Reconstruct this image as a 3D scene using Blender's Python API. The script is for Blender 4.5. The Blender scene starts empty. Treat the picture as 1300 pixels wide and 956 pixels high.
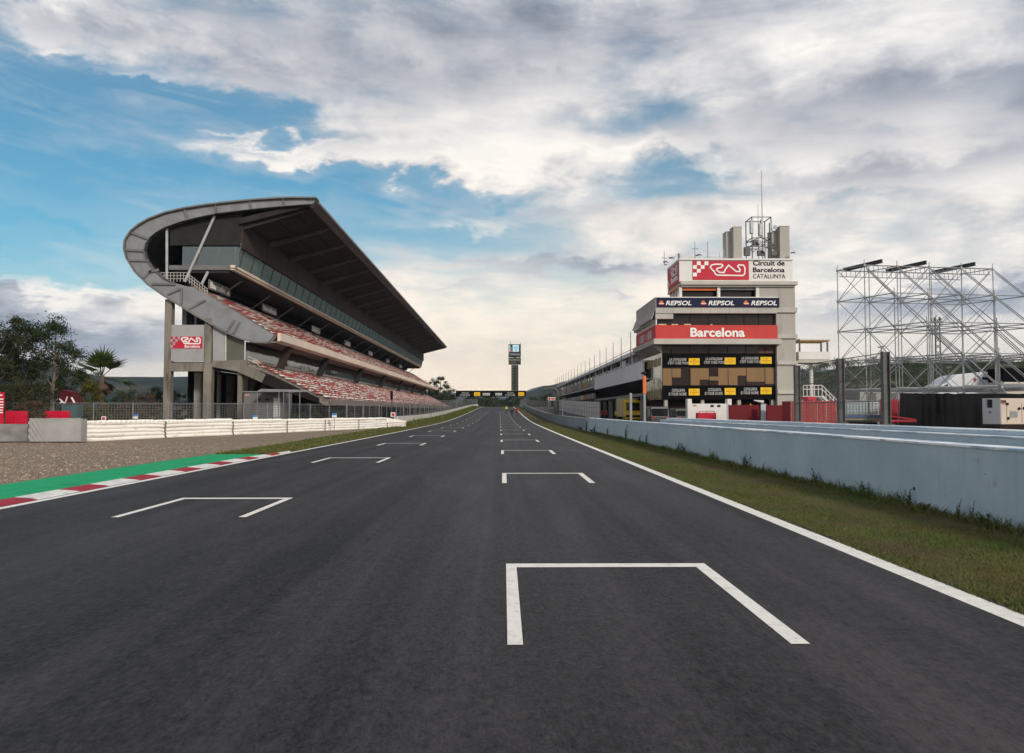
import bpy, bmesh, math, random
from mathutils import Vector, Matrix, noise as mnoise
from math import sin, cos, pi, radians, atan, sqrt

random.seed(7)
scene = bpy.context.scene
COL = scene.collection

# ------------------------------------------------------------------ camera
CAMH = 1.65
cam_data = bpy.data.cameras.new("camera")
cam = bpy.data.objects.new("camera", cam_data)
COL.objects.link(cam)
cam_data.sensor_width = 36.0
cam_data.lens = 36.0 * 1000.0 / 1300.0
cam_data.clip_start = 0.1
cam_data.clip_end = 20000
cam.location = (0, 0, CAMH)
cam.rotation_euler = (radians(90) + atan(43 / 1000), 0, -atan(11 / 1000))
scene.camera = cam
RM = cam.rotation_euler.to_matrix()


def P(u, v, Y):
    """a point of the place at distance Y that the survey photograph shows at (u, v)"""
    d = RM @ Vector(((u - 650) / 1000, -(v - 478) / 1000, -1))
    k = Y / d.y
    return Vector((d.x * k, Y, CAMH + d.z * k))


def XZ(u, v, Y):
    p = P(u, v, Y)
    return (p.x, p.z)


def XU(u, Y):
    return P(u, 515, Y).x


def ZV(v, Y):
    return P(639, v, Y).z


# ------------------------------------------------------------------ ground profile
_cp = [(-200, 0), (20, 0), (50, -.1), (110, -.1), (150, .35), (184, .9), (230, 1.7), (272, 2.45),
       (320, 3.05), (360, 3.3), (420, 3.3), (600, 2.4), (1000, 1.5), (2500, 0), (9000, 0)]
STEP = 4


def _zr_raw(y):
    for i in range(len(_cp) - 1):
        if y <= _cp[i + 1][0]:
            (a, za), (b, zb) = _cp[i], _cp[i + 1]
            t = max(0, (y - a) / (b - a))
            return za + (zb - za) * t
    return 0.0


def _smooth(y):
    return sum(_zr_raw(y + k) for k in range(-20, 21, 4)) / 11.0


YS = list(range(-60, 440, STEP)) + [460, 520, 600, 800, 1000, 1500, 2500, 4000, 6000]
ZS = [_smooth(y) for y in YS]


def zr(y):
    if y <= YS[0]:
        return ZS[0]
    for i in range(len(YS) - 1):
        if y <= YS[i + 1]:
            t = (y - YS[i]) / (YS[i + 1] - YS[i])
            return ZS[i] + (ZS[i + 1] - ZS[i]) * t
    return ZS[-1]


# ------------------------------------------------------------------ materials
MATS = {}


def new_mat(name):
    m = bpy.data.materials.new(name)
    m.use_nodes = True
    nt = m.node_tree
    b = nt.nodes["Principled BSDF"]
    return m, nt, b


def N(nt, t, **kw):
    n = nt.nodes.new(t)
    for k, v in kw.items():
        setattr(n, k, v)
    return n


def pm(name, c1, c2=None, scale=2.0, rough=.75, bump=0.0, bscale=None, metal=0.0, stretch=(1, 1, 1), detail=6,
       lo=.35, hi=.65, spec=.2, c3=None, s3=.3, lo3=.5, hi3=.7):
    """procedural paint / stone / cloth: base colour broken up by noise, optional large stains, optional bump"""
    if name in MATS:
        return MATS[name]
    m, nt, b = new_mat(name)
    c2 = c2 or tuple(max(0, x * .8) for x in c1)
    tc = N(nt, 'ShaderNodeTexCoord')
    mp = N(nt, 'ShaderNodeMapping')
    mp.inputs['Scale'].default_value = stretch
    nt.links.new(tc.outputs['Object'], mp.inputs['Vector'])
    nz = N(nt, 'ShaderNodeTexNoise')
    nz.inputs['Scale'].default_value = scale
    nz.inputs['Detail'].default_value = detail
    nz.inputs['Roughness'].default_value = .62
    nt.links.new(mp.outputs['Vector'], nz.inputs['Vector'])
    r = N(nt, 'ShaderNodeValToRGB')
    r.color_ramp.elements[0].position = lo
    r.color_ramp.elements[1].position = hi
    r.color_ramp.elements[0].color = (*c2, 1)
    r.color_ramp.elements[1].color = (*c1, 1)
    nt.links.new(nz.outputs['Fac'], r.inputs['Fac'])
    out = r.outputs['Color']
    if c3:
        n3 = N(nt, 'ShaderNodeTexNoise')
        n3.inputs['Scale'].default_value = s3
        n3.inputs['Detail'].default_value = 7
        nt.links.new(mp.outputs['Vector'], n3.inputs['Vector'])
        mr = N(nt, 'ShaderNodeMapRange')
        mr.inputs['From Min'].default_value = lo3
        mr.inputs['From Max'].default_value = hi3
        nt.links.new(n3.outputs['Fac'], mr.inputs['Value'])
        mx = N(nt, 'ShaderNodeMix', data_type='RGBA')
        nt.links.new(mr.outputs['Result'], mx.inputs['Factor'])
        nt.links.new(out, mx.inputs['A'])
        mx.inputs['B'].default_value = (*c3, 1)
        out = mx.outputs['Result']
    nt.links.new(out, b.inputs['Base Color'])
    b.inputs['Roughness'].default_value = rough
    b.inputs['Metallic'].default_value = metal
    b.inputs['Specular IOR Level'].default_value = spec
    if bump:
        n2 = N(nt, 'ShaderNodeTexNoise')
        n2.inputs['Scale'].default_value = bscale or scale * 6
        n2.inputs['Detail'].default_value = 4
        nt.links.new(mp.outputs['Vector'], n2.inputs['Vector'])
        bp = N(nt, 'ShaderNodeBump')
        bp.inputs['Strength'].default_value = bump
        bp.inputs['Distance'].default_value = .05
        nt.links.new(n2.outputs['Fac'], bp.inputs['Height'])
        nt.links.new(bp.outputs['Normal'], b.inputs['Normal'])
    MATS[name] = m
    return m


def glass(name, col, rough=.06, metal=.35):
    m, nt, b = new_mat(name)
    tc = N(nt, 'ShaderNodeTexCoord')
    nz = N(nt, 'ShaderNodeTexNoise')
    nz.inputs['Scale'].default_value = .35
    nz.inputs['Detail'].default_value = 3
    nt.links.new(tc.outputs['Object'], nz.inputs['Vector'])
    bp = N(nt, 'ShaderNodeBump')
    bp.inputs['Strength'].default_value = .12
    bp.inputs['Distance'].default_value = .3
    nt.links.new(nz.outputs['Fac'], bp.inputs['Height'])
    nt.links.new(bp.outputs['Normal'], b.inputs['Normal'])
    b.inputs['Base Color'].default_value = (*col, 1)
    b.inputs['Roughness'].default_value = rough
    b.inputs['Metallic'].default_value = metal
    b.inputs['Specular IOR Level'].default_value = .8
    MATS[name] = m
    return m


def leafmat(name, c1, c2, scale=1.2, trans=.25):
    m, nt, b = new_mat(name)
    at = N(nt, 'ShaderNodeAttribute')
    at.attribute_name = 'shade'
    tc = N(nt, 'ShaderNodeTexCoord')
    nz = N(nt, 'ShaderNodeTexNoise')
    nz.inputs['Scale'].default_value = scale
    nt.links.new(tc.outputs['Object'], nz.inputs['Vector'])
    ad = N(nt, 'ShaderNodeMath', operation='ADD')
    nt.links.new(at.outputs['Fac'], ad.inputs[0])
    nt.links.new(nz.outputs['Fac'], ad.inputs[1])
    mr = N(nt, 'ShaderNodeMapRange')
    mr.inputs['From Min'].default_value = .55
    mr.inputs['From Max'].default_value = 1.45
    nt.links.new(ad.outputs[0], mr.inputs['Value'])
    mx = N(nt, 'ShaderNodeMix', data_type='RGBA')
    mx.inputs['A'].default_value = (*c1, 1)
    mx.inputs['B'].default_value = (*c2, 1)
    nt.links.new(mr.outputs['Result'], mx.inputs['Factor'])
    nt.links.new(mx.outputs['Result'], b.inputs['Base Color'])
    b.inputs['Roughness'].default_value = .65
    b.inputs['Specular IOR Level'].default_value = .25
    if trans:
        tr = N(nt, 'ShaderNodeBsdfTranslucent')
        nt.links.new(mx.outputs['Result'], tr.inputs['Color'])
        ms = N(nt, 'ShaderNodeMixShader')
        ms.inputs['Fac'].default_value = trans
        nt.links.new(b.outputs[0], ms.inputs[1])
        nt.links.new(tr.outputs[0], ms.inputs[2])
        nt.links.new(ms.outputs[0], nt.nodes['Material Output'].inputs['Surface'])
    MATS[name] = m
    return m


# ------------------------------------------------------------------ mesh helper
class MB:
    def __init__(self):
        self.V, self.F, self.M, self.S = [], [], [], []

    def add(self, vs, fs, mi=0, shade=None):
        o = len(self.V)
        self.V += [tuple(v) for v in vs]
        for f in fs:
            self.F.append(tuple(i + o for i in f))
            self.M.append(mi)
            if shade is not None:
                self.S.append(shade)
        return self

    def box(self, x0, x1, y0, y1, z0, z1, mi=0):
        if x0 > x1: x0, x1 = x1, x0
        if y0 > y1: y0, y1 = y1, y0
        if z0 > z1: z0, z1 = z1, z0
        v = [(x0, y0, z0), (x1, y0, z0), (x1, y1, z0), (x0, y1, z0), (x0, y0, z1), (x1, y0, z1), (x1, y1, z1), (x0, y1, z1)]
        f = [(3, 2, 1, 0), (4, 5, 6, 7), (0, 1, 5, 4), (1, 2, 6, 5), (2, 3, 7, 6), (3, 0, 4, 7)]
        return self.add(v, f, mi)

    def bar(self, p, q, w, h=None, mi=0):
        p, q = Vector(p), Vector(q)
        h = h or w
        d = (q - p).normalized()
        up = Vector((0, 0, 1)) if abs(d.z) < .95 else Vector((0, 1, 0))
        s = d.cross(up).normalized()
        t = s.cross(d).normalized()
        v = []
        for e in (p, q):
            for a, b in ((-1, -1), (1, -1), (1, 1), (-1, 1)):
                v.append(e + s * (a * w / 2) + t * (b * h / 2))
        return self.add(v, [(3, 2, 1, 0), (4, 5, 6, 7), (0, 1, 5, 4), (1, 2, 6, 5), (2, 3, 7, 6), (3, 0, 4, 7)], mi)

    def tube(self, p, q, r0, r1=None, n=6, mi=0, caps=True):
        p, q = Vector(p), Vector(q)
        r1 = r0 if r1 is None else r1
        d = (q - p).normalized()
        up = Vector((0, 0, 1)) if abs(d.z) < .95 else Vector((0, 1, 0))
        s = d.cross(up).normalized()
        t = s.cross(d).normalized()
        v = []
        for e, r in ((p, r0), (q, r1)):
            for k in range(n):
                a = 2 * pi * k / n
                v.append(e + s * (cos(a) * r) + t * (sin(a) * r))
        f = [(k, (k + 1) % n, n + (k + 1) % n, n + k) for k in range(n)]
        if caps:
            f += [tuple(range(n))[::-1], tuple(range(n, 2 * n))]
        return self.add(v, f, mi)

    def path(self, pts, radii, n=7, mi=0):
        for i in range(len(pts) - 1):
            self.tube(pts[i], pts[i + 1], radii[i], radii[i + 1], n, mi)
        return self

    def ext_y(self, pts, y0, y1, mi=0):
        n = len(pts)
        v = [(x, y0, z) for x, z in pts] + [(x, y1, z) for x, z in pts]
        f = [tuple(range(n))[::-1], tuple(range(n, 2 * n))] + [(k, (k + 1) % n, n + (k + 1) % n, n + k) for k in range(n)]
        return self.add(v, f, mi)

    def ext_x(self, pts, x0, x1, mi=0):
        n = len(pts)
        v = [(x0, y, z) for y, z in pts] + [(x1, y, z) for y, z in pts]
        f = [tuple(range(n)), tuple(range(n, 2 * n))[::-1]] + [(k, (k + 1) % n, n + (k + 1) % n, n + k) for k in range(n)]
        return self.add(v, f, mi)

    def ext_z(self, pts, z0, z1, mi=0):
        n = len(pts)
        v = [(x, y, z0) for x, y in pts] + [(x, y, z1) for x, y in pts]
        f = [tuple(range(n))[::-1], tuple(range(n, 2 * n))] + [(k, (k + 1) % n, n + (k + 1) % n, n + k) for k in range(n)]
        return self.add(v, f, mi)

    def band_y(self, inner, outer, y0, y1, mi=0):
        """solid between two polylines of the same length in the XZ plane, extruded along Y"""
        n = len(inner)
        for k in range(n - 1):
            q = [inner[k], inner[k + 1], outer[k + 1], outer[k]]
            v = [(x, y0, z) for x, z in q] + [(x, y1, z) for x, z in q]
            f = [(3, 2, 1, 0), (4, 5, 6, 7), (0, 1, 5, 4), (2, 3, 7, 6)]
            if k == 0: f.append((3, 0, 4, 7))
            if k == n - 2: f.append((1, 2, 6, 5))
            self.add(v, f, mi)
        return self

    def quad(self, a, b, c, d, mi=0, shade=None):
        return self.add([a, b, c, d], [(0, 1, 2, 3)], mi, shade)

    def build(self, name, mats, parent=None, smooth=False, recalc=True, bevel=0, local=False):
        me = bpy.data.meshes.new(name)
        off = Vector((0, 0, 0))
        if parent is not None and not local:
            r = parent
            while r.parent: r = r.parent
            off = r.location
        vs = [(v[0] - off[0], v[1] - off[1], v[2] - off[2]) for v in self.V]
        me.from_pydata(vs, [], self.F)
        if not isinstance(mats, (list, tuple)): mats = [mats]
        for m in mats: me.materials.append(m)
        if len(mats) > 1:
            me.polygons.foreach_set('material_index', self.M)
        if self.S and len(self.S) == len(self.F):
            at = me.attributes.new('shade', 'FLOAT', 'FACE')
            at.data.foreach_set('value', self.S)
        if recalc and len(self.F) < 30000:
            bm = bmesh.new(); bm.from_mesh(me)
            bmesh.ops.remove_doubles(bm, verts=bm.verts, dist=1e-5) if smooth else None
            bmesh.ops.recalc_face_normals(bm, faces=bm.faces)
            bm.to_mesh(me); bm.free()
        if smooth:
            me.polygons.foreach_set('use_smooth', [True] * len(me.polygons))
        me.update()
        o = bpy.data.objects.new(name, me)
        COL.objects.link(o)
        if parent is not None: o.parent = parent
        if bevel:
            b = o.modifiers.new('bevel', 'BEVEL'); b.width = bevel; b.segments = 2; b.limit_method = 'ANGLE'
        return o


def tag(o, label, cat, group=None):
    o['label'] = label
    o['category'] = cat
    if group: o['group'] = group
    return o


def root(name, label, cat, loc=(0, 0, 0), group=None, rz=0):
    o = bpy.data.objects.new(name, None)
    o.empty_display_size = .3
    COL.objects.link(o)
    o.location = loc
    o.rotation_euler = (0, 0, rz)
    return tag(o, label, cat, group)


def struct(o, kind='structure'):
    o['kind'] = kind
    return o


def copy_thing(r, loc, rz=0, label=None, group=None, scale=None):
    c = r.copy(); COL.objects.link(c)
    c.location = loc; c.rotation_euler = (0, 0, rz)
    if scale: c.scale = scale if isinstance(scale, tuple) else (scale,) * 3
    if label: c['label'] = label
    if group: c['group'] = group
    for ch in list(r.children):
        d = ch.copy(); COL.objects.link(d); d.parent = c
        for g in list(ch.children):
            e = g.copy(); COL.objects.link(e); e.parent = d
    return c


# ------------------------------------------------------------------ lettering
def text_verts(s, shear=0.0, bold=0.0, extrude=.012):
    cu = bpy.data.curves.new('t', 'FONT')
    cu.body = s
    cu.size = 1
    cu.shear = shear
    cu.offset = bold
    cu.extrude = extrude
    cu.resolution_u = 3
    o = bpy.data.objects.new('t', cu)
    COL.objects.link(o)
    dg = bpy.context.evaluated_depsgraph_get()
    me = o.evaluated_get(dg).to_mesh()
    V = [tuple(v.co) for v in me.vertices]
    F = [tuple(p.vertices) for p in me.polygons]
    o.evaluated_get(dg).to_mesh_clear()
    bpy.data.objects.remove(o); bpy.data.curves.remove(cu)
    return V, F


def lettering(mb, s, o, rt, up, w, h, depth=.04, shear=0.0, bold=0.01, mi=0):
    """writes s into a rectangle w x h whose lower-left corner is o, into mesh builder mb"""
    V, F = text_verts(s, shear, bold)
    x0 = min(v[0] for v in V); x1 = max(v[0] for v in V)
    y0 = min(v[1] for v in V); y1 = max(v[1] for v in V)
    z1 = max(v[2] for v in V) or 1
    o, rt, up = Vector(o), Vector(rt).normalized(), Vector(up).normalized()
    nn = rt.cross(up)
    out = []
    for v in V:
        out.append(o + rt * ((v[0] - x0) / (x1 - x0) * w) + up * ((v[1] - y0) / (y1 - y0) * h) + nn * (v[2] / z1 * depth / 2))
    mb.add(out, F, mi)


def front_text(mb, s, u0, v0, u1, v1, Y, **kw):
    a = P(u0, v1, Y); b = P(u1, v0, Y)
    lettering(mb, s, (a.x, Y, a.z), (1, 0, 0), (0, 0, 1), b.x - a.x, b.z - a.z, **kw)


def front_box(mb, u0, v0, u1, v1, Y, d0, d1, mi=0):
    """box whose front face (towards -Y) fills the surveyed rectangle at distance Y, depth from Y+d0 to Y+d1"""
    a = P(u0, v1, Y); b = P(u1, v0, Y)
    mb.box(a.x, b.x, Y + d0, Y + d1, a.z, b.z, mi)


LOGO = [(562, 692), (572, 682), (590, 678), (632, 678), (640, 686), (630, 698), (604, 704), (600, 712), (618, 728), (648, 728),
        (656, 708), (676, 684), (724, 722), (746, 722), (748, 710), (733, 690), (742, 681), (770, 684), (779, 700), (776, 738),
        (764, 747), (606, 745), (592, 738), (586, 724), (562, 700)]


def circuit_logo(mb, o, rt, up, w, h, wid, depth=.05, mi=0):
    xs = [p[0] for p in LOGO]; ys = [p[1] for p in LOGO]
    o, rt, up = Vector(o), Vector(rt), Vector(up)
    nn = rt.cross(up)
    pts = [((x - min(xs)) / (max(xs) - min(xs)) * w, (max(ys) - y) / (max(ys) - min(ys)) * h) for x, y in LOGO]
    n = len(pts)
    L, R = [], []
    for i in range(n):
        a, b, c = Vector(pts[i - 1]), Vector(pts[i]), Vector(pts[(i + 1) % n])
        t1 = (b - a).normalized(); t2 = (c - b).normalized()
        t = (t1 + t2); t = t.normalized() if t.length > .1 else t1
        nrm = Vector((-t.y, t.x))
        k = min(1.6, 1 / max(.4, nrm.dot(Vector((-t1.y, t1.x)))))
        L.append(b + nrm * wid / 2 * k); R.append(b - nrm * wid / 2 * k)
    for i in range(n):
        j = (i + 1) % n
        q = [L[i], L[j], R[j], R[i]]
        f = [o + rt * p.x + up * p.y + nn * depth for p in q]
        g = [o + rt * p.x + up * p.y for p in q]
        mb.add(g + f, [(3, 2, 1, 0), (4, 5, 6, 7), (0, 1, 5, 4), (2, 3, 7, 6)], mi)
# ------------------------------------------------------------------ sky, sun, exposure
SUN_EL, SUN_AZ = radians(26), radians(152)      # azimuth clockwise from +Y: behind the camera, over the right shoulder
world = bpy.data.worlds.new("World")
scene.world = world
world.use_nodes = True
wt = world.node_tree
wt.nodes.clear()


class E:
    """tiny node-expression helper for scalar fields"""
    def __init__(self, s): self.s = s

    def _o(self, op, b=None, swap=False):
        n = N(wt, 'ShaderNodeMath', operation=op)
        ins = [self, b] if not swap else [b, self]
        for i, x in enumerate(ins):
            if x is None: continue
            if isinstance(x, E): wt.links.new(x.s, n.inputs[i])
            else: n.inputs[i].default_value = x
        return E(n.outputs[0])

    def __add__(s, b): return s._o('ADD', b)
    def __radd__(s, b): return s._o('ADD', b)
    def __sub__(s, b): return s._o('SUBTRACT', b)
    def __rsub__(s, b): return s._o('SUBTRACT', b, True)
    def __mul__(s, b): return s._o('MULTIPLY', b)
    def __rmul__(s, b): return s._o('MULTIPLY', b)
    def __truediv__(s, b): return s._o('DIVIDE', b)
    def exp(s): return s._o('EXPONENT')
    def sqrt(s): return s._o('SQRT')
    def max(s, b): return s._o('MAXIMUM', b)
    def min(s, b): return s._o('MINIMUM', b)

    def step(s, a, b):
        n = N(wt, 'ShaderNodeMapRange', interpolation_type='SMOOTHSTEP')
        n.inputs['From Min'].default_value = a
        n.inputs['From Max'].default_value = b
        wt.links.new(s.s, n.inputs['Value'])
        return E(n.outputs['Result'])


tc = N(wt, 'ShaderNodeTexCoord')
sep = N(wt, 'ShaderNodeSeparateXYZ')
wt.links.new(tc.outputs['Generated'], sep.inputs[0])
dx, dy, dz = (E(sep.outputs[i]) for i in range(3))
az = dx._o('ARCTAN2', dy)
el = dz / ((dx * dx + dy * dy).sqrt().max(.05))


def comb(a, b, c=None):
    n = N(wt, 'ShaderNodeCombineXYZ')
    for i, x in enumerate((a, b, c)):
        if x is None: continue
        if isinstance(x, E): wt.links.new(x.s, n.inputs[i])
        else: n.inputs[i].default_value = x
    return n.outputs[0]


def fbm(vec, scale, detail=8, rough=.55, dist=0.0, w=0.0):
    n = N(wt, 'ShaderNodeTexNoise')
    n.inputs['Scale'].default_value = scale
    n.inputs['Detail'].default_value = detail
    n.inputs['Roughness'].default_value = rough
    n.inputs['Distortion'].default_value = dist
    n.noise_dimensions = '3D'
    va = N(wt, 'ShaderNodeVectorMath', operation='ADD')
    va.inputs[1].default_value = (w, w * .7, w * 1.3)
    wt.links.new(vec, va.inputs[0])
    wt.links.new(va.outputs[0], n.inputs['Vector'])
    return E(n.outputs['Fac'])


# cloud deck seen from below: directions projected on a plane overhead
inv = dz.max(0.0) + .13
pv = comb(dx / inv, dy / inv)
n_mid = fbm(pv, 1.7, 6, .58, .35, 4.2)
n_fine = fbm(pv, 5.0, 5, .6, .2, 9.1)
sv = comb(az * 2.2, el * 7.0)
n_str = fbm(sv, 2.2, 5, .58, .6, 2.3)
n_lump = fbm(comb(az * 3.0, el * 4.2), 3.4, 7, .6, .25, 6.6)

# wandering of the edges of the large cloud fields
wa = (n_str - .5) * .16 + (n_lump - .5) * .09
we = (n_lump - .5) * .09 + (n_fine - .5) * .05
azw, elw = az + wa, el + we


def blob(u, v, su, sv_, k=1.0):
    a = (azw - (u - 639) / 1000) / (su / 1000)
    e = (elw - (521 - v) / 1000) / (sv_ / 1000)
    return ((a * a + e * e) * -1.0).exp() * k


def field(lst):
    t = None
    for b in lst:
        q = blob(*b)
        t = q if t is None else t + q
    return t


clear = field([(60, 225, 220, 95, 1.45), (300, 150, 150, 26, .6), (460, 305, 200, 34, .6), (470, 248, 150, 18, .6), (700, 160, 110, 18, .35), (-150, 230, 260, 110, 1.2), (230, 165, 130, 26, .95), (370, 170, 55, 20, .55), (400, 238, 200, 17, 1.0), (560, 262, 110, 15, .75), (20, 85, 70, 26, .75), (20, 130, 90, 26, .6), (160, 265, 120, 40, .7),
               (850, 225, 95, 24, .85), (840, 150, 100, 24, .50), (780, 85, 70, 34, .25), (60, 350, 220, 42, 1.5), (330, 250, 330, 22, .7), (480, 290, 160, 20, .5), (500, 300, 130, 16, .5), (900, 120, 120, 18, .18)])
white = field([(40, 128, 60, 6, .7), (130, 112, 30, 5, .4), (25, 95, 30, 8, .4), (290, 235, 60, 5, .5), (330, 192, 120, 5, .6), (650, 196, 150, 32, 1.2), (400, 208, 170, 11, .85), (800, 192, 90, 8, .75), (560, 165, 110, 26, .45), (1090, 60, 120, 55, .75), (90, 45, 80, 22, .75), (100, 62, 30, 8, .3), (280, 75, 70, 26, .45),
               (200, 130, 70, 8, .55), (1010, 220, 140, 18, .55), (640, 140, 60, 16, .3), (1250, 270, 100, 50, .4), (1000, 262, 150, 10, .45), (1080, 372, 90, 7, .7), (640, 400, 400, 50, .3),
               (60, 388, 200, 9, .6), (560, 288, 110, 8, .5), (950, 380, 60, 14, .5), (720, 120, 40, 14, .3), (690, 72, 40, 12, .25)])
dark = field([(110, 190, 40, 4, .5), (70, 205, 20, 4, .3), (330, 240, 50, 6, .4), (60, 70, 90, 14, .3), (1270, 180, 52, 34, 1.1), (1150, 150, 120, 18, .55), (480, 80, 150, 30, .45), (700, 40, 150, 40, .38), (560, 25, 200, 30, .2), (340, 105, 100, 18, .45), (150, 84, 80, 12, .4), (120, 435, 170, 36, 1.7), (40, 318, 70, 6, .9), (80, 400, 110, 8, .5),
              (1170, 398, 190, 24, 1.5), (760, 342, 130, 12, 1.15), (700, 262, 90, 10, .5), (1120, 250, 150, 16, .6), (600, 335, 90, 8, .4), (950, 330, 70, 16, .3),
              (870, 20, 140, 24, .3), (1010, 150, 90, 24, .32), (565, 365, 60, 6, .5), (765, 380, 34, 4, .8), (690, 382, 30, 3, .5), (560, 270, 30, 5, .3), (1230, 330, 120, 20, .3)])

n_wisp = fbm(comb(az * 3.0, el * 16.0 + az * 2.2), 2.4, 5, .6, .9, 5.1)
thin = (n_str * .4 + n_lump * .4 + n_wisp * .9 - .82) * 2.4
cover = ((n_mid * .50 + n_str * .45 + n_lump * .30) - .62) * 3.0 + 1.0 - clear * 1.15 + white * .9 + dark * .6 - (((el - .17) / .075) * ((el - .17) / .075) * -1.0).exp() * .35
cover = (cover.step(.04, 1.2) * .94 + thin.max(0.0).min(1.0) * .5).min(1.0)
lum = .50 + (n_lump - .5) * .9 + (n_fine - .5) * .65 + (n_mid - .5) * .45 + (n_str - .5) * .5 + white * .46 - dark * .40 + (((el - .14) / .10) * ((el - .14) / .10) * -1.0).exp() * .34
lum = lum.max(0.0).min(1.0)

ramp = N(wt, 'ShaderNodeValToRGB')
wt.links.new(lum.s, ramp.inputs['Fac'])
cr = ramp.color_ramp
cr.elements[0].position = 0.0
cr.elements[0].color = (.20, .225, .28, 1)
cr.elements[1].position = 1.0
cr.elements[1].color = (.93, .90, .86, 1)
for p, c in ((.28, (.36, .385, .45)), (.55, (.56, .57, .61)), (.78, (.76, .75, .75))):
    e = cr.elements.new(p); e.color = (*c, 1)

# clear sky
sky = N(wt, 'ShaderNodeTexSky')
sky.sky_type = 'NISHITA'
sky.sun_disc = False
sky.sun_elevation = SUN_EL
sky.sun_rotation = SUN_AZ
sky.altitude = 150
sky.air_density = 1.1
sky.dust_density = 1.2
sky.ozone_density = 1.6


def mixc(f, a, b):
    n = N(wt, 'ShaderNodeMix', data_type='RGBA')
    for k, x in (('Factor', f), ('A', a), ('B', b)):
        if isinstance(x, E): wt.links.new(x.s, n.inputs[k])
        elif isinstance(x, tuple): n.inputs[k].default_value = (*x, 1)
        elif isinstance(x, (int, float)): n.inputs[k].default_value = x
        else: wt.links.new(x, n.inputs[k])
    return n.outputs['Result']


def scalec(c, k):
    n = N(wt, 'ShaderNodeVectorMath', operation='SCALE')
    wt.links.new(c, n.inputs[0])
    if isinstance(k, E): wt.links.new(k.s, n.inputs['Scale'])
    else: n.inputs['Scale'].default_value = k
    return n.outputs[0]


SKYK = .090
blue = scalec(sky.outputs[0], SKYK)
tint = N(wt, 'ShaderNodeMix', data_type='RGBA', blend_type='MULTIPLY')
tint.inputs['Factor'].default_value = 1
wt.links.new(blue, tint.inputs['A'])
tint.inputs['B'].default_value = (.47, .96, 1.03, 1)
clearc = tint.outputs['Result']
# thin veil: the air whitens and warms towards the horizon
veil = ((el + .004).max(0.0) * -1.0 / .16).exp().min(1.0)
acr = ((az + .02) / .42)
warm = ((acr * acr) * -1.0).exp() * .75 + .25
hor = mixc(warm, (.96, .87, .78), (1.26, 1.0, .70))
cl = mixc(cover, clearc, ramp.outputs['Color'])
cl2 = mixc((veil * (1.0 - dark * .8 - clear * .45).max(0.0) * .95).max(0.0).min(1.0), cl, hor)
up_ = dz.step(-.06, -.01)
fin = mixc(up_, (.30, .28, .25), cl2)
fin = scalec(fin, 10.0)
bg = N(wt, 'ShaderNodeBackground')
bg.inputs['Strength'].default_value = .1
wt.links.new(fin, bg.inputs['Color'])
wo = N(wt, 'ShaderNodeOutputWorld')
wt.links.new(bg.outputs[0], wo.inputs['Surface'])

sd = bpy.data.lights.new("sun", 'SUN')
sd.energy = 2.6
sd.angle = radians(10)
sd.color = (1.0, .90, .78)
so = bpy.data.objects.new("sun", sd)
COL.objects.link(so)
to_sun = Vector((sin(SUN_AZ) * cos(SUN_EL), cos(SUN_AZ) * cos(SUN_EL), sin(SUN_EL)))
so.rotation_euler = to_sun.to_track_quat('Z', 'Y').to_euler()
so.location = (0, -20, 60)

vs = scene.view_settings
vs.view_transform = 'Standard'
vs.look = 'None'
vs.exposure = 0.15
vs.gamma = 1
scene.render.engine = 'CYCLES'
scene.cycles.use_denoising = True
scene.cycles.use_adaptive_sampling = True
scene.cycles.adaptive_threshold = .02
scene.cycles.max_bounces = 6
scene.cycles.transparent_max_bounces = 8
world.cycles.sampling_method = 'MANUAL'
world.cycles.sample_map_resolution = 256
# ================================================================== SETTING
def stations(y0, y1, fine=None):
    s = [y0] + [y for y in YS if y0 < y < y1] + [y1]
    return s


def sheet(name, xl, xr, y0, y1, off, mat, kind='structure', zl=None, zright=None, nx=1):
    """ground-hugging sheet; xl/xr numbers or functions of y; zl/zright extra height at the two edges"""
    f = lambda a, y: a(y) if callable(a) else a
    st = stations(y0, y1)
    mb = MB(); V = []; F = []
    for y in st:
        for k in range(nx + 1):
            t = k / nx
            x = f(xl, y) * (1 - t) + f(xr, y) * t
            z = zr(y) + off + (f(zl, y) if zl is not None else 0) * (1 - t) + (f(zright, y) if zright is not None else 0) * t
            V.append((x, y, z))
    w = nx + 1
    for i in range(len(st) - 1):
        for k in range(nx):
            a = i * w + k
            F.append((a, a + 1, a + w + 1, a + w))
    mb.add(V, F)
    o = mb.build(name, mat, recalc=False)
    if kind: o['kind'] = kind
    return o


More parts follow.
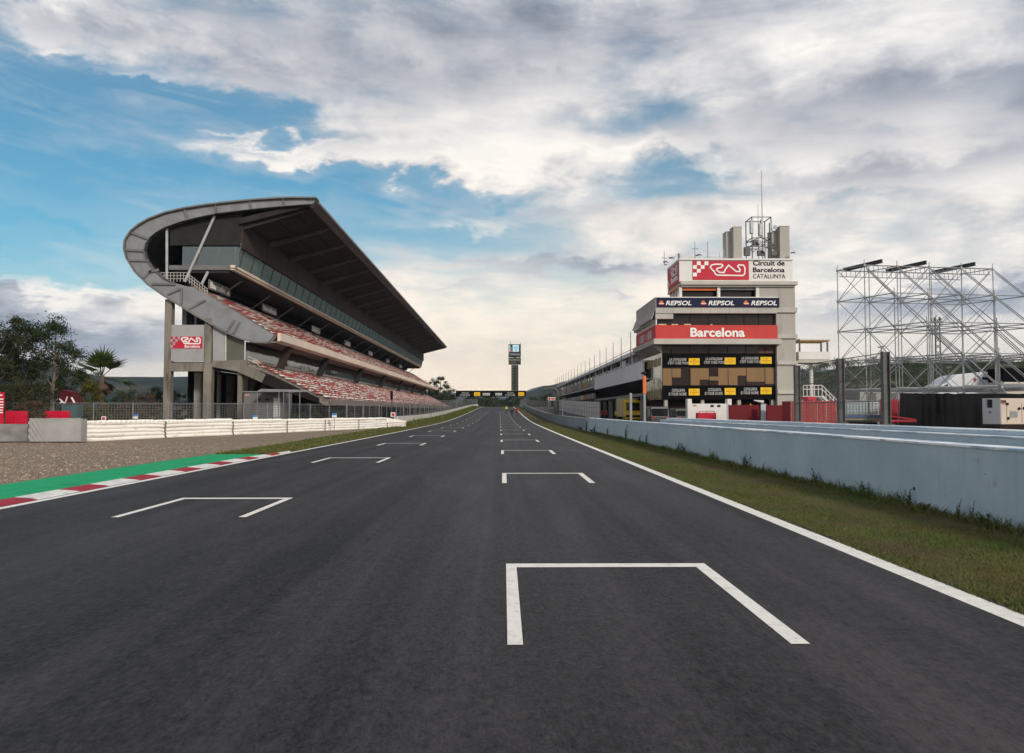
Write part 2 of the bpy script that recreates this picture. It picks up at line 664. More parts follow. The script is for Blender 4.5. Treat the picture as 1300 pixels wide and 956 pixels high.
# ---- materials of the ground
def asphalt():
    m, nt, b = new_mat('asphalt')
    L = nt.links
    tc = N(nt, 'ShaderNodeTexCoord')

    def nz(scale, stretch=(1, 1, 1), detail=5, rough=.6, off=(0, 0, 0)):
        mp = N(nt, 'ShaderNodeMapping'); mp.inputs['Scale'].default_value = stretch; mp.inputs['Location'].default_value = off
        L.new(tc.outputs['Object'], mp.inputs['Vector'])
        n = N(nt, 'ShaderNodeTexNoise'); n.inputs['Scale'].default_value = scale; n.inputs['Detail'].default_value = detail
        n.inputs['Roughness'].default_value = rough
        L.new(mp.outputs['Vector'], n.inputs['Vector'])
        return n.outputs['Fac']

    def math(op, a, b_=None):
        n = N(nt, 'ShaderNodeMath', operation=op)
        for i, x in enumerate((a, b_)):
            if x is None: continue
            if isinstance(x, (int, float)): n.inputs[i].default_value = x
            else: L.new(x, n.inputs[i])
        return n.outputs[0]

    grain = nz(30, (1, .40, 1), detail=3, rough=.85)
    grain2 = nz(11, (1, .45, 1), detail=5, rough=.8)
    patch = nz(.45, (1, .35, 1), 6)
    tyre = nz(1.7, (1, .012, 1), 5, .6)          # rubber laid along the driving direction
    dust = nz(.9, (1, .16, 1), 6, .65, (7, 3, 0))
    v = math('ADD', math('MULTIPLY', math('SUBTRACT', grain, .5), 2.9), math('MULTIPLY', math('SUBTRACT', grain2, .5), 2.4))
    v = math('ADD', v, math('MULTIPLY', math('SUBTRACT', patch, .5), 1.1))
    v = math('ADD', v, math('MULTIPLY', math('SUBTRACT', tyre, .5), 2.3))
    v = math('ADD', v, math('MULTIPLY', math('MAXIMUM', math('SUBTRACT', dust, .50), 0), 3.4))
    # paving seams along the track
    sx = N(nt, 'ShaderNodeSeparateXYZ'); L.new(tc.outputs['Object'], sx.inputs[0])
    wob = math('MULTIPLY', math('SUBTRACT', nz(.5, (0, 1, 0), 3), .5), .06)
    for X, w, k in ((-1.67, .018, .35), (-.25, .05, .22), (-4.9, .02, .22)):
        d = math('ABSOLUTE', math('SUBTRACT', math('ADD', sx.outputs[0], wob), X))
        s = math('MAXIMUM', math('SUBTRACT', 1.0, math('DIVIDE', d, w)), 0)
        v = math('ADD', v, math('MULTIPLY', s, math('MULTIPLY', nz(6, (1, .3, 1), 4), k * 2)))
    # wide bands: rubbered-in racing line darker, cleaner strip by the grid boxes paler
    for X, w, k in ((-2.6, 1.9, -.24), (.1, .7, .22), (3.2, .9, .10), (-6.8, 1.3, -.10)):
        d = math('DIVIDE', math('SUBTRACT', sx.outputs[0], X), w)
        g = math('EXPONENT', math('MULTIPLY', math('MULTIPLY', d, d), -1))
        v = math('ADD', v, math('MULTIPLY', g, k))
    # rubber left by launching tyres, broken up along its length
    for X, w, k in ((.48, .10, .26), (1.72, .11, .30), (-5.75, .11, .26), (-4.45, .10, .24), (-2.2, .22, .22), (-3.5, .2, .18)):
        d = math('DIVIDE', math('SUBTRACT', math('ADD', sx.outputs[0], math('MULTIPLY', wob, 6)), X), w)
        g = math('EXPONENT', math('MULTIPLY', math('MULTIPLY', d, d), -1))
        v = math('SUBTRACT', v, math('MULTIPLY', g, math('MULTIPLY', math('MAXIMUM', math('SUBTRACT', nz(.5, (1.5, .25, 1), 5, .65, (X * 3, 1, 0)), .40), 0), k * 6)))
    # a few dark oil drops
    vo = N(nt, 'ShaderNodeTexVoronoi'); vo.inputs['Scale'].default_value = .9
    L.new(tc.outputs['Object'], vo.inputs['Vector'])
    spot = math('LESS_THAN', vo.outputs['Distance'], .035)
    v = math('SUBTRACT', v, math('MULTIPLY', spot, .35))
    r = N(nt, 'ShaderNodeMapRange'); r.inputs['From Min'].default_value = -.8; r.inputs['From Max'].default_value = 1.1
    L.new(v, r.inputs['Value'])
    mx = N(nt, 'ShaderNodeMix', data_type='RGBA')
    mx.inputs['A'].default_value = (.002, .002, .0025, 1); mx.inputs['B'].default_value = (.059, .053, .055, 1)
    L.new(r.outputs['Result'], mx.inputs['Factor']); L.new(mx.outputs['Result'], b.inputs['Base Color'])
    b.inputs['Roughness'].default_value = .66
    b.inputs['Specular IOR Level'].default_value = .22
    bp = N(nt, 'ShaderNodeBump'); bp.inputs['Strength'].default_value = .55; bp.inputs['Distance'].default_value = .02
    L.new(grain, bp.inputs['Height']); L.new(bp.outputs['Normal'], b.inputs['Normal'])
    return m


def gravelmat():
    m, nt, b = new_mat('gravel')
    L = nt.links
    tc = N(nt, 'ShaderNodeTexCoord')
    vo = N(nt, 'ShaderNodeTexVoronoi'); vo.inputs['Scale'].default_value = 24
    L.new(tc.outputs['Object'], vo.inputs['Vector'])
    n = N(nt, 'ShaderNodeTexNoise'); n.inputs['Scale'].default_value = .6; n.inputs['Detail'].default_value = 7
    mp = N(nt, 'ShaderNodeMapping'); mp.inputs['Scale'].default_value = (.35, 1.4, 1); mp.inputs['Rotation'].default_value = (0, 0, .2)
    L.new(tc.outputs['Object'], mp.inputs['Vector']); L.new(mp.outputs['Vector'], n.inputs['Vector'])
    s = N(nt, 'ShaderNodeSeparateColor'); L.new(vo.outputs['Color'], s.inputs[0])
    ad = N(nt, 'ShaderNodeMath', operation='ADD'); L.new(s.outputs[0], ad.inputs[0]); L.new(n.outputs['Fac'], ad.inputs[1])
    r = N(nt, 'ShaderNodeValToRGB'); L.new(ad.outputs[0], r.inputs['Fac'])
    mr = N(nt, 'ShaderNodeMapRange'); mr.inputs['From Min'].default_value = .3; mr.inputs['From Max'].default_value = 1.7
    L.new(ad.outputs[0], mr.inputs['Value']); L.new(mr.outputs['Result'], r.inputs['Fac'])
    r.color_ramp.elements[0].color = (.15, .112, .080, 1); r.color_ramp.elements[1].color = (.40, .32, .245, 1)
    e = r.color_ramp.elements.new(.5); e.color = (.28, .215, .160, 1)
    L.new(r.outputs['Color'], b.inputs['Base Color'])
    b.inputs['Roughness'].default_value = .95; b.inputs['Specular IOR Level'].default_value = .15
    bp = N(nt, 'ShaderNodeBump'); bp.inputs['Strength'].default_value = .9; bp.inputs['Distance'].default_value = .06
    L.new(vo.outputs['Distance'], bp.inputs['Height']); L.new(bp.outputs['Normal'], b.inputs['Normal'])
    return m


m_asph = asphalt()
m_grav = gravelmat()
m_dirt = pm('dirt', (.085, .075, .045), (.05, .055, .026), scale=.3, rough=.95, bump=.4, bscale=8, c3=(.13, .11, .075), s3=.08)
m_turf = pm('turf', (.128, .112, .038), (.064, .074, .024), scale=1.6, rough=.95, bump=.8, bscale=30, detail=9, c3=(.085, .062, .036), s3=.8, lo3=.44, hi3=.62, spec=.1)
m_pit = pm('pit_concrete', (.17, .165, .16), (.12, .12, .12), scale=.5, rough=.85, bump=.1, detail=8)
m_white = pm('track_white', (.80, .77, .71), (.62, .59, .54), scale=7, rough=.7, bump=.15, bscale=60, lo=.3, hi=.5, detail=8, c3=(.42, .40, .38), s3=14, lo3=.58, hi3=.78)
m_kred = pm('kerb_red', (.40, .018, .034), (.28, .015, .028), scale=4, rough=.65, detail=8, c3=(.10, .025, .03), s3=3, lo3=.58, hi3=.75)
m_kwhite = pm('kerb_white', (.80, .78, .74), (.58, .56, .53), scale=4, rough=.65, detail=8, c3=(.30, .28, .28), s3=3, lo3=.58, hi3=.75)
m_green = pm('green_paint', (.004, .36, .14), (.004, .28, .11), scale=2.2, rough=.75, bump=.15, bscale=40, detail=8, c3=(.012, .15, .06), s3=.7, lo3=.6, hi3=.8)

# ground to the horizon
gm = MB(); V = []; F = []
gx = [-7000, -600, -120, -60, -30, -8, 5, 20, 60, 120, 600, 7000]
gy = [-400] + YS
for y in gy:
    for x in gx:
        V.append((x, y, zr(y) - .012))
w = len(gx)
for i in range(len(gy) - 1):
    for k in range(w - 1):
        a = i * w + k
        F.append((a, a + 1, a + w + 1, a + w))
gm.add(V, F)
struct(gm.build('ground', m_dirt, recalc=False))

XR, XL = 4.10, -8.45
sheet('road', -8.62, 4.28, -30, 410, 0, m_asph, nx=2)
sheet('road_edge_line', 3.97, 4.20, -30, 405, .004, m_white)
sheet('road_edge_line', -8.60, -8.42, -30, 405, .004, m_white)

# verges
def wallramp(y): return .45 * max(0, min(1, (y - 72) / 26))
def gl(y):
    if y < 46: return -11.05 - (y - 30.5) * .035 if y > 30.5 else -11.05
    return max(-11.95, -11.6 - (y - 46) * .012)
sheet('verge', 4.281, 7.15, -30, 405, .006, m_turf, nx=3)
sheet('verge', gl, -8.62, 30.5, 78, .006, m_turf, nx=3)
sheet('verge', -11.95, -8.62, 78, 405, .006, m_turf, nx=3, zl=wallramp)
sheet('gravel_trap', -75, lambda y: -11.2 if y < 30.5 else gl(y) - .001, -30, 96, .002, m_grav, nx=1)
sheet('pit_lane', 7.5, 17.0, -30, 300, .004, m_asph)
sheet('paddock', 17.0, 95, -30, 300, .004, m_pit, nx=1)

# painted green run-off and kerb
sheet('green_runoff', lambda y: -11.2, lambda y: -9.12 if y < 25 else -9.12 + (y - 25) * .02, -30, 30.5, .008, m_green)
kb = MB()
b0 = 14.77
edges = []
y = b0 - 2.65 * 12
while y < 32:
    edges.append((y - 1.2, y, 0)); edges.append((y, y + 1.45, 1)); y += 2.65
prof = [(-8.61, 0.010), (-8.72, .030), (-9.06, .055), (-9.14, 0.0)]
for a, b_, mi in edges:
    b_ = min(b_, 32.2)
    if a >= b_: continue
    def wd(yy): return 1.0 if yy < 27 else max(.15, 1 - (yy - 27) / 6)
    for i in range(3):
        (x0, z0), (x1, z1) = prof[i], prof[i + 1]
        f = lambda x, yy: -8.61 + (x + 8.61) * wd(yy)
        kb.quad((f(x0, a), a, z0 + zr(a)), (f(x0, b_), b_, z0 + zr(b_)), (f(x1, b_), b_, z1 + zr(b_)), (f(x1, a), a, z1 + zr(a)), mi)
struct(kb.build('kerb', [m_kred, m_kwhite], recalc=False))

# starting-grid boxes: two staggered columns
def gridbox(xl, xr, yf, leg=2.95, wl=.105, wr=.135):
    mb = MB()
    def q(x0, x1, y0, y1):
        st = stations(y0, y1)
        for i in range(len(st) - 1):
            a, b_ = st[i], st[i + 1]
            z0, z1 = zr(a) + .0045, zr(b_) + .0045
            mb.quad((x0, a, z0), (x1, a, z0), (x1, b_, z1), (x0, b_, z1))
    q(xl, xr, yf - .20, yf)
    q(xl, xl + wl, yf - leg, yf - .20)
    q(xr - wr, xr, yf - leg, yf - .20)
    return struct(mb.build('grid_box_marking', m_white, recalc=False))
for k in range(17):
    yr = 8.57 + 12.5 * k
    dr = -.0048 * (yr - 8.57)
    if yr < 215:
        gridbox(.03 + dr, 2.17 + dr, yr, wl=.11)
    yl = 15.1 + 13.1 * k
    if yl < 215:
        gridbox(-6.08 if k == 0 else -6.2, -3.99, yl, leg=2.75, wl=.12, wr=.12)

# hills
def ridge(name, D, prof, depth, mat, base=-2, seed=0, rough=.05, step=12, u0=-1400, u1=2700):
    """forested ridge at distance D whose skyline follows the surveyed profile"""
    rnd = random.Random(seed)
    def pv(u):
        if u <= prof[0][0]: return prof[0][1]
        for i in range(len(prof) - 1):
            if u <= prof[i + 1][0]:
                t = (u - prof[i][0]) / (prof[i + 1][0] - prof[i][0])
                t = t * t * (3 - 2 * t)
                return prof[i][1] + (prof[i + 1][1] - prof[i][1]) * t
        return prof[-1][1]
    mb = MB(); V = []; F = []
    us = list(range(u0, u1, step))
    rows = 9
    for u in us:
        top = P(u, pv(u), D)
        for r in range(rows):
            t = r / (rows - 1)
            s = t if r < rows - 1 else 1
            h = (top.z - base) * sin(min(1, s * 1.25) * pi / 2) if s < .8 else (top.z - base) * (1 - ((s - .8) / .2) * .35)
            yy = D - depth * .8 + depth * s
            xx = top.x * (1 + 0 * s)
            nn = mnoise.noise(Vector((xx / (D * rough * 4), yy / (D * rough * 4), seed))) + .5 * mnoise.noise(Vector((xx / (D * rough), yy / (D * rough), seed + 3)))
            V.append((xx, yy, base + h * (1 + nn * rough * (1.6 if 0 < r < rows - 3 else .35))))
    w = rows
    for i in range(len(us) - 1):
        for k in range(w - 1):
            a = i * w + k
            F.append((a, a + 1, a + w + 1, a + w)[::-1])
    mb.add(V, F)
    return struct(mb.build(name, mat, recalc=False, smooth=True))


m_hill = pm('hill_forest', (.026, .036, .026), (.008, .014, .012), scale=.014, rough=.95, detail=12, bump=.6, bscale=.05, spec=.05, c3=(.11, .095, .06), s3=.006, lo3=.55, hi3=.7)
ridge('hills', 1900, [(-900, 470), (-300, 455), (20, 452), (70, 462), (110, 474), (150, 479), (185, 480), (300, 478), (420, 492), (560, 503), (600, 509), (640, 507), (670, 498), (690, 491), (720, 484), (790, 474), (900, 470), (1100, 476), (1500, 465), (2600, 455)], 900, m_hill, seed=3)
ridge('hills', 5500, [(-900, 492), (380, 500), (600, 499), (648, 502), (690, 490), (740, 481), (900, 468), (1300, 472), (2600, 470)], 900, m_hill, seed=9)
m_hill2 = pm('hill_scrub', (.040, .050, .022), (.018, .026, .012), scale=.12, rough=.95, detail=10, bump=.8, bscale=.4, spec=.05, c3=(.12, .10, .07), s3=.05, lo3=.58, hi3=.7)
ridge('hill', 330, [(700, 530), (760, 524), (990, 486), (1018, 480), (1030, 473), (1070, 466), (1110, 463), (1180, 461), (1240, 462), (1300, 461), (1500, 457), (2600, 470)], 150, m_hill2, base=-1, seed=5, step=8, u0=700, u1=2600)
# ================================================================== WALLS, FENCES, GRASS, STONES
def wallmat(name, c1, c2, dirt, chip):
    """old painted concrete: blotches, run-down streaks, chipped specks, splash dirt near the foot"""
    m, nt, b = new_mat(name)
    L = nt.links
    tc = N(nt, 'ShaderNodeTexCoord')
    def nz(scale, st, d=7, ro=.6):
        mp = N(nt, 'ShaderNodeMapping'); mp.inputs['Scale'].default_value = st
        L.new(tc.outputs['Object'], mp.inputs['Vector'])
        n = N(nt, 'ShaderNodeTexNoise'); n.inputs['Scale'].default_value = scale; n.inputs['Detail'].default_value = d; n.inputs['Roughness'].default_value = ro
        L.new(mp.outputs['Vector'], n.inputs['Vector']); return n.outputs['Fac']
    def mixer(fac, A, B, lo, hi):
        mr = N(nt, 'ShaderNodeMapRange'); mr.inputs['From Min'].default_value = lo; mr.inputs['From Max'].default_value = hi
        L.new(fac, mr.inputs['Value'])
        mx = N(nt, 'ShaderNodeMix', data_type='RGBA'); L.new(mr.outputs['Result'], mx.inputs['Factor'])
        for k, x in (('A', A), ('B', B)):
            if isinstance(x, tuple): mx.inputs[k].default_value = (*x, 1)
            else: L.new(x, mx.inputs[k])
        return mx.outputs['Result']
    c = mixer(nz(.55, (1, 1, 1.2), 8), c2, c1, .32, .66)
    c = mixer(nz(1.6, (1, 3.5, .25), 7, .65), c, tuple(x * .8 for x in c1), .55, .75)
    c = mixer(nz(2.4, (1, 1, 1), 8, .7), c, dirt, .58, .80)
    c = mixer(nz(9, (1, 1, 1), 3), c, chip, .70, .73)
    L.new(c, b.inputs['Base Color'])
    b.inputs['Roughness'].default_value = .8
    b.inputs['Specular IOR Level'].default_value = .3
    bp = N(nt, 'ShaderNodeBump'); bp.inputs['Strength'].default_value = .25; bp.inputs['Distance'].default_value = .02
    L.new(nz(30, (1, 1, 1), 5), bp.inputs['Height']); L.new(bp.outputs['Normal'], b.inputs['Normal'])
    return m


m_blue = wallmat('blue_wall_paint', (.43, .525, .585), (.335, .435, .505), (.22, .265, .295), (.12, .15, .18))
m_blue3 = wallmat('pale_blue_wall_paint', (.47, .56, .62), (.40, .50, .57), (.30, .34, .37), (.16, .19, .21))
m_blue2 = wallmat('grey_blue_wall_paint', (.27, .32, .38), (.21, .26, .31), (.16, .19, .21), (.12, .13, .14))
m_cap = pm('worn_cap', (.80, .80, .80), (.36, .48, .58), scale=1.3, rough=.8, detail=9, lo=.44, hi=.53, stretch=(2.2, .55, 1), c3=(.30, .36, .42), s3=5, lo3=.62, hi3=.72)
m_conc = pm('concrete', (.34, .325, .30), (.26, .25, .23), scale=.7, rough=.85, bump=.15, detail=9, c3=(.16, .15, .135), s3=.5, lo3=.58, hi3=.75)
m_wallw = pm('whitewashed_concrete', (.62, .59, .55), (.48, .46, .43), scale=.6, rough=.85, detail=9, c3=(.32, .30, .28), s3=.35, lo3=.57, hi3=.72)
m_galv = pm('galvanised_steel', (.30, .31, .32), (.20, .21, .22), scale=5, rough=.5, metal=.6, detail=4)
m_dsteel = pm('weathered_steel', (.13, .13, .125), (.085, .085, .082), scale=3, rough=.65, metal=.3, detail=6)
m_wire = pm('fence_wire', (.13, .13, .135), (.10, .10, .10), scale=3, rough=.6, metal=.3, detail=2)


def run_wall(mb, x0, x1, y0, y1, z0, z1, mi=0, zadd=None):
    st = stations(y0, y1)
    for i in range(len(st) - 1):
        a, b = st[i], st[i + 1]
        za, zb = zr(a), zr(b)
        v = [(x0, a, za + z0), (x1, a, za + z0), (x1, b, zb + z0), (x0, b, zb + z0), (x0, a, za + z1), (x1, a, za + z1), (x1, b, zb + z1), (x0, b, zb + z1)]
        f = [(4, 5, 6, 7), (1, 2, 6, 5), (3, 0, 4, 7)]
        if i == 0: f.append((0, 1, 5, 4))
        if i == len(st) - 2: f.append((2, 3, 7, 6))
        mb.add(v, f, mi)


# pit wall beside the track
m_int0 = pm('hole_dark', (.05, .055, .06), (.035, .04, .045), rough=.9)
r = root('barrier_wall', 'pale blue painted concrete barrier with chipped white top edge, along the mown verge', 'barrier', (7.1, 10, 0))
mb = MB(); run_wall(mb, 7.10, 7.55, -20, 67.2, -.1, 1.09)
mb.build('wall', m_blue, r, recalc=False)
mb = MB(); run_wall(mb, 7.085, 7.565, -20, 67.2, 1.09, 1.125)
mb.build('wall_cap', m_cap, r, recalc=False)
mb = MB()
for k in range(14):
    y = 3.4 + k * 4.5
    mb2 = MB(); mb2.tube((7.092, y + 1.2, .30), (7.099, y + 1.2, .30), .032, n=10); mb2.build('lifting_hole', m_int0, r)
r = root('barrier_wall', 'pale blue stepped barrier wall with three steel posts rising from it, behind the front barrier', 'barrier', (10.2, 20, 0))
mb = MB(); run_wall(mb, 9.75, 10.15, 2, 49, -.1, 1.13); run_wall(mb, 10.151, 10.75, 2, 49, -.1, 1.24)
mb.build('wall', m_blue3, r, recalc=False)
mb = MB(); run_wall(mb, 9.735, 10.12, 2, 49, 1.13, 1.155); run_wall(mb, 10.14, 10.76, 2, 49, 1.24, 1.262)
mb.build('wall_cap', m_cap, r, recalc=False)
r = root('barrier_wall', 'long greyish blue pit wall running to the far gantry under a wire fence', 'barrier', (7.2, 67, 0))
mb = MB(); run_wall(mb, 7.16, 7.6, 67.25, 350, -.1, 1.04)
mb.build('wall', m_blue2, r, recalc=False)
mb = MB(); run_wall(mb, 7.14, 7.62, 67.25, 350, 1.04, 1.07)
mb.build('wall_cap', m_conc, r, recalc=False)

mb = MB(); run_wall(mb, -11.6, -11.2, 84, 352, -.1, 1.12)
o = mb.build('concrete_wall', m_wallw, recalc=False)
tag(o, 'long off-white concrete wall below the grandstand fence, behind a grass bank', 'wall')


# ---- fences: posts, rails and wire
def wire_panel(mb, pts, z0, z1, sp=.26, w=.022, ycell=None):
    """wire netting between ground points pts [(x,y)], from height z0 to z1 over the ground"""
    for i in range(len(pts) - 1):
        (xa, ya), (xb, yb) = pts[i], pts[i + 1]
        za, zb = zr(ya), zr(yb)
        L = sqrt((xb - xa) ** 2 + (yb - ya) ** 2)
        n = max(1, int(L / (ycell or sp)))
        ex, ey = (xb - xa) / L * w / 2, (yb - ya) / L * w / 2
        for k in range(n + 1):
            t = k / n
            x, y, z = xa + (xb - xa) * t, ya + (yb - ya) * t, za + (zb - za) * t
            mb.quad((x - ex, y - ey, z + z0), (x + ex, y + ey, z + z0), (x + ex, y + ey, z + z1), (x - ex, y - ey, z + z1))
        k = 0
        z = z0
        while z < z1 + .01:
            mb.quad((xa, ya, za + z - w / 2), (xb, yb, zb + z - w / 2), (xb, yb, zb + z + w / 2), (xa, ya, za + z + w / 2))
            z += sp


def fence(name, label, pts, z0, z1, every, pw=.07, sp=.26, w=.022, rail=True, ycell=None, pm_=None, base=0):
    r = root(name, label, 'fence', (pts[0][0], pts[0][1], 0))
    mb = MB(); wire_panel(mb, pts, z0, z1, sp, w, ycell); mb.build('wire_mesh', m_wire, r, recalc=False)
    n = 0
    rl = MB()
    for i in range(len(pts) - 1):
        (xa, ya), (xb, yb) = pts[i], pts[i + 1]
        L = sqrt((xb - xa) ** 2 + (yb - ya) ** 2)
        m = max(1, round(L / every))
        for k in range(m + (1 if i == len(pts) - 2 else 0)):
            t = k / m
            x, y = xa + (xb - xa) * t, ya + (yb - ya) * t
            p = MB(); p.tube((x + .02, y - .05, zr(y) + base), (x + .02, y - .05, zr(y) + z1 + .05), pw / 2, n=6)
            if n < 100:
                p.build('post', pm_ or m_galv, r)
            n += 1
        if rail:
            rl.tube((xa, ya, zr(ya) + z1), (xb, yb, zr(yb) + z1), .022, n=5)
    if rail: rl.build('top_rail', m_galv, r)
    return r


# barrier line on the far side of the gravel
B0, B1 = Vector((-22.9, 42.2)), Vector((-10.15, 82))
def BL(t): return B0 + (B1 - B0) * t
fence('debris_fence', 'tall wire fence on grey posts in front of the red and white grandstand seats', [(-11.4, y) for y in range(84, 353, 12)], 1.12, 3.15, 6, sp=.3, w=.03)
fence('mesh_fence', 'low grey wire fence on steel posts behind the white tyre barriers', [(-46, 60), (-31, 60), (-21, 64), (-12.9, 82)], 0, 2.3, 2.9, pw=.09, sp=.2, w=.030)
fence('mesh_fence', 'wire fence under the front row of the lower grandstand seats', [(-17.5, 88), (-17.5, 200), (-17.5, 300)], 0, 2.25, 5, pw=.08, sp=.3, w=.05)
fence('debris_fence', 'long wire fence on the grey pit wall towards the gantry', [(7.35, y) for y in range(98, 347, 12)], 1.07, 3.0, 6, sp=.3, w=.03)

# three heavy posts with cables on the stepped wall
r = root('debris_fence', 'three heavy dark steel posts joined by cables and thin wire, on the stepped blue wall', 'fence', (10.4, 24, 1.26))
posts = [(10.4, 27.75), (10.4, 24.15), (10.4, 21.3)]
for x, y in posts:
    mb = MB()
    z0, z1 = 1.264, 1.264 + 1.98
    for dx_ in (-.085, .085):
        mb.box(x + dx_ - .012, x + dx_ + .012, y - .085, y + .085, z0, z1)
    mb.box(x - .073, x + .073, y - .01, y + .01, z0, z1)
    mb.build('post', m_dsteel, r)
    mb = MB(); mb.box(x - .16, x + .16, y - .16, y + .16, 1.262, 1.285); mb.build('base_plate', m_dsteel, r)
for z in (3.22, 2.55, 1.9):
    mb = MB()
    for i in range(2):
        (xa, ya), (xb, yb) = posts[i], posts[i + 1]
        mb.tube((xa, ya, z), (xb, yb, z), .013, n=5)
    mb.build('cable', m_dsteel, r)
mb = MB()
for i in range(2):
    (xa, ya), (xb, yb) = posts[i], posts[i + 1]
    n = 34
    for k in range(n + 1):
        t = k / n; y = ya + (yb - ya) * t
        mb.bar((10.4, y, 1.3), (10.4, y, 3.2), .005)
    for k in range(19):
        z = 1.32 + k * .1
        mb.bar((10.4, ya, z), (10.4, yb, z), .005)
mb.build('wire_mesh', m_wire, r, recalc=False)

# ---- grass blades and tufts on the verges
def blades(name, n, area, h0, h1, mat, seed, wid=.012, dens=None, zf=None):
    rnd = random.Random(seed)
    mb = MB(); V = []; F = []; S = []
    c = 0
    while c < n:
        x, y = area(rnd)
        if dens and rnd.random() > dens(x, y): continue
        c += 1
        patch = mnoise.noise(Vector((x * .7, y * .35, 3)))
        p2 = mnoise.noise(Vector((x * 2.6, y * 1.8, 8)))
        h = (h0 + (h1 - h0) * rnd.random() ** 2) * (1 + .5 * patch + .4 * p2)
        a = rnd.random() * 2 * pi
        w = wid * (.6 + rnd.random() * .8) * (1 + y / 30)
        ex, ey = cos(a) * w, sin(a) * w
        l = h * (.3 + rnd.random() * .9); b_ = rnd.random() * 2 * pi
        z = zr(y) + .004 + (zf(x, y) if zf else 0)
        o = len(V)
        V += [(x - ex, y - ey, z), (x + ex, y + ey, z), (x + cos(b_) * l, y + sin(b_) * l, z + h)]
        F.append((o, o + 1, o + 2))
        S.append(min(1, max(0, .5 + .55 * patch + .35 * p2 + (rnd.random() - .5) * .55)))
    mb.V, mb.F, mb.M, mb.S = V, F, [0] * len(F), S
    o = mb.build(name, mat, recalc=False)
    o['kind'] = 'stuff'
    return o


m_grass = leafmat('grass_blades', (.128, .104, .036), (.086, .134, .028), scale=.5, trans=.2)
m_grass2 = leafmat('grass_bank', (.120, .108, .030), (.095, .130, .030), scale=.3, trans=.2)
def area_r(rnd):
    y = 3.0 * (22 ** (rnd.random())) if rnd.random() < .85 else 3 + rnd.random() * 90
    return 4.19 + rnd.random() ** 1.15 * 2.9, y
def area_rf(rnd): return 4.5 + rnd.random() * 2.7, 60 + rnd.random() * 260
blades('grass', 165000, area_r, .010, .045, m_grass, 11, wid=.0042, dens=lambda x, y: min(1, max(.12, .62 + 1.3 * mnoise.noise(Vector((x * 1.1, y * .55, 21))) + .5 * mnoise.noise(Vector((x * 3.5, y * 2.2, 4))))))
blades('grass', 12000, lambda rn: (6.75 + rn.random() * .34, 4 + 56 * rn.random() ** 1.6), .05, .22, m_grass, 12, wid=.007)
def area_l(rnd):
    y = 30.5 + rnd.random() ** 1.7 * 300
    if y < 78: a = gl(y); b = -8.7
    else: a, b = -11.1, -8.7
    return a + (b - a) * rnd.random(), y
def bankz(x, y): return wallramp(y) * max(0, min(1, (-8.62 - x) / 3.33))
blades('grass', 26000, area_l, .03, .13, m_grass2, 13, wid=.012, zf=bankz)
blades('grass', 7000, lambda rn: (-11.15 + rn.random() * .9, 84 + rn.random() * 220), .12, .42, m_grass2, 14, wid=.016, zf=bankz)

# pebbles on the gravel
rnd = random.Random(4)
mb = MB(); V = []; F = []; S = []
for k in range(21000):
    y = 13 + rnd.random() ** 1.4 * 29
    x = -11.3 - rnd.random() * (y * .75 - 8 if y > 12 else 2)
    s = .010 + rnd.random() ** 3 * .032
    z = zr(y) + .004 + s * .3
    o = len(V)
    q = [(s, 0, 0), (0, s, 0), (-s, 0, 0), (0, -s, 0), (0, 0, s * .8), (0, 0, -s * .8)]
    a = rnd.random() * 6.28
    for vx, vy, vz in q:
        j = .7 + rnd.random() * .6
        V.append((x + (vx * cos(a) - vy * sin(a)) * j, y + (vx * sin(a) + vy * cos(a)) * j, z + vz * j))
    F += [(o, o + 1, o + 4), (o + 1, o + 2, o + 4), (o + 2, o + 3, o + 4), (o + 3, o, o + 4)]
    sh = rnd.random()
    S += [sh] * 4
mb.V, mb.F, mb.M, mb.S = V, F, [0] * len(F), S
m_peb = leafmat('pebbles', (.13, .095, .068), (.42, .34, .26), scale=2, trans=0)
struct(mb.build('gravel', m_peb, recalc=False), 'stuff')

# weeds at the foot of the blue wall
m_weed = leafmat('weed_leaf', (.030, .058, .022), (.075, .125, .032), scale=4, trans=.15)
def weed_mesh(seed, h, spread, nst):
    rnd = random.Random(seed)
    mb = MB()
    for s in range(nst):
        a = rnd.random() * 2 * pi
        hh = h * (.45 + .55 * rnd.random())
        bx, by = cos(a) * spread * rnd.random() * .6, sin(a) * spread * rnd.random() * .3
        lx, ly = cos(a) * spread * .5, sin(a) * spread * .3
        pts = [Vector((bx + lx * t * t, by + ly * t * t, hh * t)) for t in (0, .35, .7, 1)]
        for i in range(3):
            mb.tube(pts[i], pts[i + 1], .005, .004, 4)
            mb.S += [.3] * (len(mb.F) - len(mb.S))
        for k in range(int(6 + hh * 26)):
            t = .08 + .92 * rnd.random()
            p = Vector((bx + lx * t * t, by + ly * t * t, hh * t))
            b = rnd.random() * 2 * pi
            l = (.035 + .05 * rnd.random()) * (1.25 - .6 * t)
            d = Vector((cos(b), sin(b) * .8, .3 + rnd.random() * .6)).normalized()
            sd_ = Vector((-sin(b), cos(b), 0)) * l * .32
            mb.add([p, p + d * l * .5 + sd_, p + d * l, p + d * l * .5 - sd_], [(0, 1, 2, 3)])
            mb.S.append(rnd.random())
    return mb
wprot = []
for i, (h, sp, n) in enumerate([(.34, .16, 7), (.50, .12, 5), (.22, .26, 9), (.40, .22, 10), (.16, .2, 8)]):
    wprot.append(weed_mesh(40 + i, h, sp, n).build('weed', m_weed, recalc=False, local=True))
WL = 'leafy green weed growing from the grass at the foot of the pale blue barrier'
